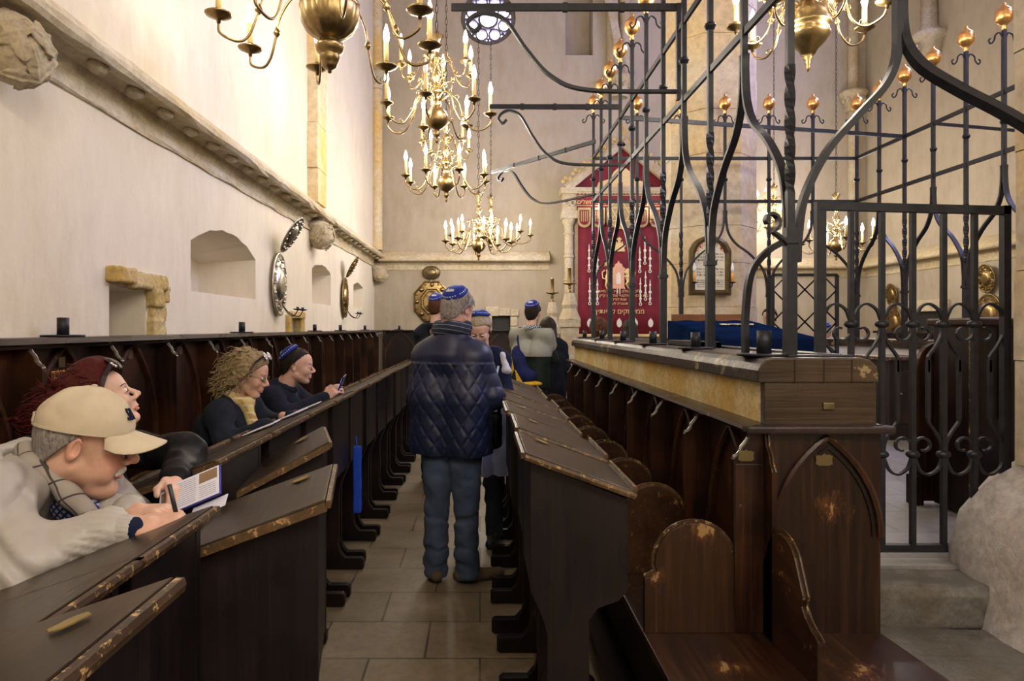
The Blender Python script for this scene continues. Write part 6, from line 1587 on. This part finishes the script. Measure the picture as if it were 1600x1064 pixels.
jk = su([cap((-1.58, 2.25, .55), (-1.47, 2.25, 1.0), .125, .12), cap((-1.58, 2.39, .55), (-1.47, 2.39, 1.0), .125, .12), cap(sR, sL, .075), cap(sL, eL, .072, .062), cap(eL, wL, .062, .046), cap(sR, eR, .07, .06), cap(eR, wR, .06, .042)], .04)
soft('leather_jacket', [(disp(jk, lambda P: vfold(P, .010, 22, 5) + crease(P, .009, 14, 6)), .0075)], 'leather_black', r)
soft('cuff', [(disp(cap(wL + V3(-.01, .045, .01), wL, .048, .043), lambda P: vfold(P, .002, 60, 3)), .005)], 'leather_black', r)
vst = su([cap((-1.36, 2.22, 1.15), (-1.27, 2.24, .90), .055, .06), cap((-1.36, 2.42, 1.15), (-1.27, 2.40, .90), .055, .06), cap((-1.44, 2.24, 1.17), (-1.44, 2.40, 1.17), .055)], .03)
soft('wool_vest', [(disp(vst, lambda P: vfold(P, .005, 26, 3)), .0075)], 'brown_wool', r)
soft('sweater', [(disp(cap((-1.37, 2.32, 1.10), (-1.28, 2.32, .88), .07, .085), lambda P: vfold(P, .004, 30, 3)), .008)], 'royal_blue_cloth', r)
legs_seated(F_, 2.32, 'dark_trousers', x0=-1.58, kx=-1.12)
# brochure in her hand
bc = Vector((-.845, 1.985, 1.075)); Xb = Vector((.82, .08, .34)).normalized(); Nb = Vector((-.28, -.62, .70)); Nb = (Nb - Xb * Nb.dot(Xb)).normalized(); Yb = Nb.cross(Xb)
B_ = Matrix.Translation(bc) @ basis(Xb, Yb, Nb).to_4x4()
br = thing('brochure', 'opened white and blue visitor brochure held by the red-haired woman', 'brochure', tuple(bc))
plain('paper_white', (.68, .68, .78), .5, 0, .03); plain('print_blue', (.03, .03, .30), .5); plain('print_brown', (.25, .15, .08), .5); plain('print_grey', (.30, .30, .36), .6)
MB().box(-.09, -.055, -.0006, .09, .055, .0006).xf(B_).build('page', 'paper_white', br); MB().box(-.092, -.057, -.006, .094, .057, -.001).xf(B_).build('cover', 'print_blue', br)
MB().box(.03, .01, .0008, .085, .05, .0012).xf(B_).build('photo_print', 'print_brown', br); MB().box(-.085, -.02, .0008, -.05, .03, .0012).xf(B_).build('photo_print', 'print_brown', br)
m = MB()
for i in range(12): m.box(-.045, -.045 + i * .008, .0008, .02, -.043 + i * .008, .001)
for i in range(6): m.box(.03, -.045 + i * .008, .0008, .08, -.043 + i * .008, .001)
m.xf(B_).build('text_lines', 'print_grey', br)
B2 = B_ @ Matrix.Translation((.02, -.075, -.015)) @ Matrix.Rotation(-.35, 4, 'X'); tag(MB().box(-.02, -.035, -.0006, .085, .03, .0006).xf(B2).build('leaflet', 'paper_white'), 'loose white leaflet under the open brochure', 'leaflet')

# ---- curly haired woman reading
F_ = Fig('curly ash-blonde woman in glasses, navy jacket and mustard scarf reading at her lectern', (-1.55, 3.85, 0), -.15); r = F_.r
M = headmat((-1.30, 3.85, 1.285), -.02, .28, 0, 1.0)
sR, sL = V3(-1.40, 3.66, 1.09), V3(-1.38, 4.06, 1.09); eR, wR = V3(-1.33, 3.58, .945), V3(-1.13, 3.62, 1.028); eL, wL = V3(-1.25, 4.08, .97), V3(-1.10, 3.97, 1.03)
hd = su([xform(headf(True), M), cap(M @ Vector((-.03, 0, -.06)), V3(-1.385, 3.86, 1.13), .048, .055)], .02)
h1 = handf(handmat(Vector(wR), (1, .10, -.12), (0, -.1, 1)), (.25, .3, .2)); h2 = handf(handmat(Vector(wL), (1, -.1, -.1), (0, 0, 1)), (.25, .35, .2), mirror=True)
core = su([cap((-1.55, 3.80, .55), (-1.42, 3.80, 1.0), .09, .08), cap((-1.55, 3.9, .55), (-1.42, 3.9, 1.0), .09, .08)], .05)
soft('body', [(hd, .0045), (h1, .005), (h2, .005), (core, .02)], 'skin', r, skincol(M, (.58, .34, .24), True, 0, .4)); eyes(r, M, -.6, 1.2); brows(r, M, 'hair_brown', .0022)
def curl(P):
    a = su([ell((-.022, 0, .045), (.120, .108, .102)), ell((-.055, 0, -.02), (.085, .10, .09)), ell((-.05, .06, -.06), (.055, .05, .06)), ell((-.05, -.06, -.06), (.055, .05, .06)), ell((-.02, .085, .0), (.05, .03, .07)), ell((-.02, -.085, .0), (.05, .03, .07))], .05)(P)
    w = np.sin(P[:, 0] * 95 + 3 * np.sin(P[:, 2] * 55)) * np.sin(P[:, 2] * 80 + 3 * np.sin(P[:, 1] * 60))
    a = a + .006 * w + vfold(P, .010, 48, 7)
    return np.maximum(a, (P[:, 0] - .80 * P[:, 2] - .012) * .78)
curl.bb = (V3(-.20, -.16, -.17), V3(.12, .16, .17)); soft('hair', [(xform(curl, M), .005)], 'hair_ash_blonde', r)
strands('hair_curls', 'hair_ash_blonde', r, M, [((-.022, 0, .045), (.122, .110, .104)), ((-.055, 0, -.02), (.087, .102, .092)), ((-.05, .06, -.06), (.057, .052, .062)), ((-.05, -.06, -.06), (.057, .052, .062))], lambda p: p.x < .8 * p.z + .0, 300, .012, 12, lambda p: Vector((-.35 - (p.z > .08) * .4, p.y * 4, -1.0)), .0036, 5, .009, 11, .03)
m = MB()
for s in (-1, 1): m.tube([M @ Vector((.098, s * .033 + .021 * math.cos(a), .001 + .016 * math.sin(a))) for a in [k * PI / 8 for k in range(17)]], .0013, 5)
m.tube([M @ Vector((.099, -.012, .004)), M @ Vector((.099, .012, .004))], .0013, 5)
for s in (-1, 1): m.tube([M @ Vector((.097, s * .054, .005)), M @ Vector((.0, s * .080, .008))], .0013, 5)
m.build('spectacles', 'bronze_frame', r); MB().ball(M @ Vector((-.012, -.086, -.042)), .006, 6).build('earring', 'bright_brass', r)
G = M @ Matrix.Translation((.045, 0, .105)) @ Matrix.Rotation(-.75, 4, 'Y')
sg = thing('sunglasses', 'dark sunglasses resting on the curly-haired woman\'s head', 'sunglasses', tuple(G @ Vector((0, 0, 0))))
for s in (-1, 1):
    MB().lathe([(0, .004), (.022, .003), (.027, .0), (.022, -.003), (0, -.002)], n=16).xf(G @ Matrix.Translation((.034, s * .032, 0)) @ Matrix.Rotation(PI / 2, 4, 'Y')).build('lens', 'jewel', sg)
    MB().bar([G @ Vector((.034, s * .060, .004)), G @ Vector((-.01, s * .098, -.012)), G @ Vector((-.07, s * .112, -.05))], .004, .012, up=G.to_3x3() @ Vector((0, 0, 1))).build('temple_arm', 'lens_dark', sg)
jk = su([cap((-1.60, 3.78, .55), (-1.46, 3.77, .98), .125, .12), cap((-1.60, 3.92, .55), (-1.46, 3.93, .98), .125, .12), cap(sR, sL, .075), cap(sR, eR, .070, .060), cap(eR, wR, .060, .042), cap(sL, eL, .068, .058), cap(eL, wL, .058, .042), cap((-1.40, 3.78, 1.12), (-1.34, 3.80, 1.0), .06, .07), cap((-1.40, 3.94, 1.12), (-1.34, 3.92, 1.0), .06, .07)], .04)
soft('jacket', [(disp(jk, lambda P: vfold(P, .009, 18, 9) + crease(P, .006, 9, 4)), .008)], 'charcoal_navy', r)
s_ = scarf_ring((-1.365, 3.84, 1.155), .068, .030, 10, Euler((0, .35, 0)).to_matrix(), .012) + [cap((-1.30, 3.80, 1.13), (-1.27, 3.80, 1.02), .034, .03), cap((-1.27, 3.80, 1.02), (-1.255, 3.80, .93), .03, .036)]
soft('scarf', [(disp(su(s_, .02), lambda P: vfold(P, .005, 45, 3)), .006)], 'scarf_mustard', r); legs_seated(F_, 3.85, 'dark_trousers', x0=-1.58, kx=-1.25)
for i, (y, x, rz) in enumerate(((3.35, -1.07, .05), (3.72, -1.03, -.03), (4.05, -1.02, .1))):
    z = 1.00 + (1.18 - abs(x)) * .394 + .015; Mx = Matrix.Translation((x, y, z)) @ Matrix.Rotation(-math.atan(.394), 4, 'Y') @ Matrix.Rotation(rz, 4, 'Z')
    tag(MB().box(-.07, -.10, 0, .07, .10, .004).xf(Mx).build('open_booklet', 'paper_white'), ['white booklet lying on the first lectern of the wall-side row', 'white booklet under the curly-haired woman\'s near hand', 'white booklet beyond the curly-haired woman\'s far hand'][i], 'booklet', 'booklets on the left lecterns')

# ---- man with phone and kippah
F_ = Fig('dark-haired man in blue kippah and black fleece photographing with a phone', (-1.52, 4.70, 0), -.05); r = F_.r
M = headmat((-1.255, 4.70, 1.285), .16, .08, 0, 1.0)
sR, sL = V3(-1.38, 4.50, 1.09), V3(-1.37, 4.92, 1.09); eR, wR = V3(-1.26, 4.46, .97), V3(-1.055, 4.62, 1.072); eL, wL = V3(-1.22, 4.95, .97), V3(-1.06, 4.80, 1.07)
hd = su([xform(headf(False, .0), M), cap(M @ Vector((-.035, 0, -.06)), V3(-1.36, 4.70, 1.12), .060, .068)], .02)
HR = handmat(Vector(wR), (.72, .15, .60), (-.3, -.8, .35)); h1 = handf(HR, (.35, .5, .3)); h2 = handf(handmat(Vector(wL), (.7, -.2, .5), (-.2, .8, .4)), (.4, .6, .4), mirror=True)
core = su([cap((-1.52, 4.65, .55), (-1.40, 4.65, 1.0), .09, .08), cap((-1.52, 4.75, .55), (-1.40, 4.75, 1.0), .09, .08)], .05)
soft('body', [(hd, .0048), (h1, .005), (h2, .006), (core, .02)], 'skin', r, skincol(M, (.60, .36, .27), False, .35)); eyes(r, M, -.15); brows(r, M, 'hair_dark', .004)
soft('hair', [(hair_short(M, 1.0, .014, .0025), .0055)], 'hair_dark', r); kippah(r, M, -.80, 1.03, seed=2)
strands('hair_locks', 'hair_dark', r, M, [((-.016, 0, .037), (.109, .087, .094)), ((-.055, 0, -.02), (.057, .067, .076))], lambda p: p.x < .9 * p.z - .034 and not ((p.x + .016) * -.72 + (p.z - .037) * .70 > .070), 200, .007, 4, lambda p: Vector((-.35, 0, -1)), .0022, 8, .002, 9, .25)
jk = su([cap((-1.56, 4.62, .55), (-1.44, 4.60, .98), .13, .13), cap((-1.56, 4.78, .55), (-1.44, 4.80, .98), .13, .13), cap(sR, sL, .078), cap(sR, eR, .074, .062), cap(eR, wR, .062, .042), cap(sL, eL, .074, .062), cap(eL, wL, .062, .044), cap((-1.38, 4.70, 1.10), (-1.33, 4.70, .98), .10, .12)], .04)
soft('fleece_jacket', [(disp(jk, lambda P: vfold(P, .009, 18, 19) + crease(P, .006, 9, 14)), .0085)], 'fleece_black', r)
soft('fleece_collar', [(disp(su(scarf_ring((-1.345, 4.70, 1.150), .070, .022, 10, Euler((0, .4, 0)).to_matrix(), .004), .012), lambda P: vfold(P, .002, 40, 1)), .006)], 'fleece_black', r)
legs_seated(F_, 4.70, 'dark_trousers', x0=-1.56, kx=-1.25)
ph = thing('mobile_phone', 'slim blue-screened phone held up by the seated man in the kippah', 'phone', (-.955, 4.66, 1.16))
PM = Matrix.Translation((-.945, 4.655, 1.165)) @ Matrix.Rotation(.42, 4, 'Y') @ Matrix.Rotation(.25, 4, 'X')
m = MB().cbox(-.005, -.034, -.068, .005, .034, .068, .004).xf(PM).build('case', 'phone_body', ph)
t = NT('phone_screen', .2); t.base((.3, .35, .6)); t.b.inputs['Emission Color'].default_value = (.35, .42, .9, 1); t.b.inputs['Emission Strength'].default_value = .5
MB().box(-.0062, -.030, -.055, -.0052, .030, .055).xf(PM).build('screen', 'phone_screen', ph)

# ---- tall man in the quilted jacket
F_ = Fig('tall grey-haired man in navy quilted jacket, jeans and blue kippah standing in the aisle', (-.175, 4.18, 0), 1.20); r = F_.r
M = headmat((-.135, 4.20, 1.655), 1.02, .42, .0, 1.04)
nb = F_.p(-.02, 0, 1.50)
hd = su([xform(headf(False, 1), M), cap(M @ Vector((-.035, 0, -.055)), nb, .060, .070)], .02)
sR, sL = V3(*F_.p(.0, -.175, 1.375)), V3(*F_.p(.0, .175, 1.375)); eR, eL = V3(*F_.p(.03, -.255, 1.13)), V3(*F_.p(.02, .235, 1.11)); wR, wL = V3(*F_.p(.27, -.20, 1.08)), V3(*F_.p(.25, .14, 1.08))
h1 = handf(handmat(Vector(wR), F_.Fw + F_.Lf * .5 + Vector((0, 0, .2)), (0, 0, 1)), (.5, .7, .4)); h2 = handf(handmat(Vector(wL), F_.Fw - F_.Lf * .4, (0, 0, 1)), (.5, .7, .4), mirror=True)
core = su(torso_f(F_, .9, 1.2, 1.38, .13, .06, .09, .10), .05)
soft('body', [(hd, .0045), (h1, .006), (h2, .006), (core, .02)], 'skin', r, skincol(M, (.55, .31, .22), False, .1, .6)); eyes(r, M, -.3); brows(r, M, 'hair_grey')
soft('hair', [(hair_short(M, 1.04, .0, .0045, .012, .0015, seed=8), .0048)], 'hair_grey', r); kippah(r, M, -.98, 1.06, seed=5)
strands('hair_locks', 'hair_grey', r, M, [((-.016, 0, .037), (.113, .090, .097)), ((-.055, 0, -.02), (.060, .070, .080))], lambda p: p.x < .9 * p.z - .004 and not ((p.x + .016) * -.83 + (p.z - .037) * .56 > .072), 330, .007, 4, lambda p: Vector((-.35, 0, -1)), .0022, 8, .002, 9, .25)
jf = []
for s in (-1, 1):
    jf += [cap(F_.p(-.01, s * .105, .84), F_.p(-.01, s * .10, 1.12), .155, .150), cap(F_.p(-.01, s * .10, 1.12), F_.p(-.015, s * .12, 1.36), .150, .115)]
jf += [cap(F_.p(-.015, .03, 1.455), sL, .09, .082), cap(F_.p(-.015, -.03, 1.455), sR, .09, .082), cap(F_.p(-.03, 0, 1.38), F_.p(-.02, 0, 1.50), .12, .08)]
tor = su(jf, .05)
Fw, Lf = np.array(F_.Fw), np.array(F_.Lf); bb_ = np.array(F_.b)
def quilt(P):
    q = P - bb_; u = q @ Lf; z = q[:, 2]; s_ = q @ Fw
    ang = np.arctan2(u, -s_ + .25) * .42          # keeps the diamonds even round the sides
    a = (ang / .086 + z / .130) * PI; b = (ang / .086 - z / .130) * PI
    d = np.minimum(np.abs(np.sin(a)), np.abs(np.sin(b)))
    return -.0085 * np.clip(d * 1.6, 0, 1)**.5 * (z < 1.34) + crease(P, .005, 6, 3)
T2 = disp(tor, quilt)
armS = su([cap(sR, eR, .082, .073), cap(eR, wR, .073, .052)], .03); armL = su([cap(sL, eL, .080, .070), cap(eL, wL, .070, .052)], .03)
A2 = disp(su([armS, armL], .01), lambda P: -.004 * np.abs(np.sin(P[:, 2] * 42 + vfold(P, 1.0, 9, 4)))**.6 + vfold(P, .006, 20, 7))
J = su([T2, A2], .025)
def jc(P): return np.maximum(J(P), .785 + .006 * np.sin(P[:, 0] * 30) - P[:, 2])
jc.bb = J.bb; soft('quilted_jacket', [(jc, .0062)], 'quilt_navy', r)
soft('scarf', [(disp(su(scarf_ring(F_.p(.0, 0, 1.545), .082, .040, 12, Euler((.05, -.1, 0)).to_matrix(), .012), .02), lambda P: vfold(P, .005, 34, 2)), .006)], 'scarf_stripes', r)
legs(F_, .88, (.02, -.02), .095, 'denim', 'suede_brown', .118, .078, baggy=.012, toe=(-.85, .5), res=.009, shoelen=.21)
bg = thing('shoulder_bag', 'small black shoulder bag hanging at the quilted man\'s right hip', 'bag', tuple(F_.p(.10, -.27, .80)))
soft('bag_body', [(disp(rbox(F_.p(.11, -.245, .92), (.05, .035, .11), .025, Matrix.Rotation(F_.a, 3, 'Z')), lambda P: vfold(P, .005, 25, 2)), .008)], 'leather_black', bg)
MB().bar([F_.p(.10, -.275, 1.03), F_.p(.05, -.28, 1.20), F_.p(-.02, -.235, 1.38)], .004, .022, up=tuple(F_.Lf)).build('strap', 'leather_black', bg)

# ---- woman facing him, mostly hidden
F2, M2, sz = simple_person('short-haired grey-blonde woman with bowed head facing the quilted man', (.015, 4.98, 0), -1.75, 1.66, 'hair_greyblonde', 'navy_knit', 'dark_trousers', (.62, .38, .29), .55, 0, fem=True, sw=.15, coat=.80, res=.010, hres2=.005, kip=True, lean=.04)
soft('pale_scarf', [(disp(cap((.155, 4.79, 1.36), (.185, 4.78, 1.26), .018, .032), lambda P: vfold(P, .010, 40, 5)), .007)], 'white_cloth', F2.r)
bg = thing('cloth_bag', 'pale blue cloth bag hanging beside the quilted man and the bowing woman', 'bag', (.13, 4.66, .6))
def bagf(P):
    q = P - V3(.125, 4.70, .78); w = .075 + .03 * np.clip(-q[:, 2] * 3 + .3, 0, 1); d = np.maximum(np.maximum(np.abs(q[:, 0]) - w, np.abs(q[:, 1]) - .035), np.abs(q[:, 2]) - .235)
    return d - .01 + vfold(P, .010, 16, 3, (2.5, 2, .6))
bagf.bb = (V3(-.02, 4.63, .5), V3(.28, 4.77, 1.05)); soft('bag_body', [(bagf, .008)], 'pale_blue_cloth', bg)
MB().tube([(.10, 4.70, 1.0), (.10, 4.76, 1.15), (.13, 4.80, 1.28)], .008, 6).build('handle', 'pale_blue_cloth', bg)

simple_person('man in dark coat and blue kippah half hidden behind the quilted man', (-.45, 6.9, 0), 1.2, 1.88, 'hair_brown', 'fleece_black', 'dark_trousers', kip=True, coat=.75, arms='front', hres=.007)
# ---- man with the sling bag
F4, M4, sz = simple_person('man in grey and black fleece with slung bag photographing the ark', (.56, 7.42, 0), 1.15, 1.83, 'hair_dark', 'dark_green_cloth', 'dark_trousers', kip=True, coat=.92, arms='phone', hres=.006, scarf='scarf_check', res=.009)
def yoke(P):
    j = su(torso_f(F4, .92, 1.28, sz, .17, .085, .118, .125, 0, .068) + [cap(F4.p(0, s * .17, sz - .01), F4.p(.05, s * .195, sz - .13), .060, .057) for s in (-1, 1)], .045)
    return np.maximum(np.maximum(j(P) - .017, 1.235 - P[:, 2]), P[:, 2] - (sz + .055))
yoke.bb = (V3(.21, 7.12, 1.2), V3(.91, 7.72, 1.65)); soft('fleece_yoke', [(yoke, .009)], 'grey_fleece', F4.r, label='pale grey upper part of the fleece')
bg = thing('sling_bag', 'navy sling bag with mustard trim on the back of the fleece-clad man', 'bag', F4.p(-.17, .0, 1.0))
sb = su([ell(F4.p(-.15, .08, 1.12), (.075, .085, .16)), ell(F4.p(-.15, -.01, 1.03), (.10, .10, .085)), ell(F4.p(-.14, .12, 1.24), (.06, .06, .12))], .06)
soft('bag_body', [(disp(sb, lambda P: vfold(P, .006, 22, 5)), .009)], 'royal_navy', bg) if 'royal_navy' in MATS else (cloth('royal_navy', (.012, .016, .07), .7), soft('bag_body', [(disp(sb, lambda P: vfold(P, .006, 22, 5)), .009)], 'royal_navy', bg))
MB().bar([F4.p(-.15, .08, 1.30), F4.p(-.10, .12, 1.42), F4.p(-.02, .13, 1.53), F4.p(.07, .10, 1.50)], .008, .055, up=tuple(F4.Fw)).build('strap', 'royal_navy', bg)
for a, b, c in (((-.24, .15, 1.24), (-.262, .11, 1.10), (-.25, .14, 1.04)), ((-.262, .09, 1.10), (-.275, .07, .99), (-.27, .01, .97))):
    MB().add([F4.p(*a), F4.p(*b), F4.p(*c), F4.p(a[0] + .03, a[1], a[2]), F4.p(b[0] + .03, b[1], b[2]), F4.p(c[0] + .03, c[1], c[2])], [(0, 1, 2), (3, 5, 4), (0, 3, 4, 1), (1, 4, 5, 2), (2, 5, 3, 0)]).build('trim', 'mustard', bg)
soft('trim', [(ell(F4.p(-.17, -.06, .955), (.115, .09, .03)), .008)], 'mustard', bg)
ph = thing('mobile_phone', 'white phone raised by the fleece-clad man', 'phone', F4.p(.36, -.10, 1.5)); 
MB().cbox(-.035, -.005, -.07, .035, .005, .07, .003).xf(Matrix.Translation(F4.p(.36, -.02, 1.47)) @ Matrix.Rotation(.4, 4, 'Z')).build('case', 'phone_white', ph)
simple_person('person with long straight dark hair in a dark coat beyond the fleece-clad man', (.82, 8.2, 0), 1.6, 1.68, 'hair_dark', 'fleece_black', 'dark_trousers', fem=True, longhair=True, coat=.6, arms='hang', hres=.008, res=.013)
simple_person('person with curly brown hair and teal collar seen over the bimah coping before the curtain', (1.48, 8.5, 0), 1.5, 1.66, 'hair_brown', 'teal_cloth', fem=True, curly=True, arms='hang', hres=.009, res=.014, hres2=.007)
simple_person('dark-haired person before the ark curtain, right of the curly brown head', (2.0, 9.1, 0), 1.5, 1.66, 'hair_dark', 'fleece_black', fem=True, longhair=True, arms='hang', hres=.009, res=.014, hres2=.007)
F5, M5, sz = simple_person('person in dark hat beyond the lattice gate lit by a phone', (3.66, 8.6, 0), -2.2, 1.80, 'hair_dark', 'fleece_black', fem=False, arms='phone', hres=.009, res=.014, hres2=.007)
ph = thing('mobile_phone', 'glowing phone of the person beyond the lattice gate', 'phone', F5.p(.36, -.05, 1.5))
MB().cbox(-.04, -.005, -.07, .04, .005, .07, .003).xf(Matrix.Translation(F5.p(.33, .0, 1.52)) @ Matrix.Rotation(-.6, 4, 'Z')).build('case', 'phone_screen', ph)
simple_person('stooping person in blue kippah right of the lattice gate', (3.92, 7.85, 0), -1.9, 1.60, 'hair_grey', 'royal_blue_cloth', fem=False, arms='hang', head_pitch=.8, kip=True, hres=.009, res=.014, hres2=.007, lean=.08)

cloth('bright_blue_cloth', (.02, .07, .50), .8, .1)
bg = thing('cloth_bag', 'bright blue cloth bag hanging between two lecterns of the left row', 'bag', (-.80, 4.45, .34))
soft('bag_body', [(disp(rbox((-.80, 4.457, .56), (.028, .018, .22), .012), lambda P: vfold(P, .005, 30, 3, (1, 1, .4))), .006)], 'bright_blue_cloth', bg)
MB().tube([(-.80, 4.457, .73), (-.81, 4.457, .84)], .005, 5).build('handle', 'bright_blue_cloth', bg)
# ================================================================== camera and view
cam = bpy.data.cameras.new('camera'); co = bpy.data.objects.new('camera', cam); C.objects.link(co)
co.location = (0, 0, EYE); co.rotation_euler = (PI / 2, 0, 0)
cam.sensor_width = 36; cam.lens = F * 36 / 1600; cam.shift_x = 50 / 1600; cam.shift_y = -20 / 1600; cam.clip_start = .05
sc = bpy.context.scene; sc.camera = co
w = bpy.data.worlds.new('world'); sc.world = w; w.use_nodes = True
w.node_tree.nodes['Background'].inputs[0].default_value = (.5, .5, .7, 1); w.node_tree.nodes['Background'].inputs[1].default_value = .03
sc.view_settings.view_transform = 'Standard'; sc.view_settings.look = 'None'; sc.view_settings.exposure = 0.8; sc.view_settings.gamma = 1
sc.cycles.use_denoising = True; sc.cycles.sample_clamp_indirect = 4; sc.cycles.max_bounces = 6; sc.cycles.diffuse_bounces = 4
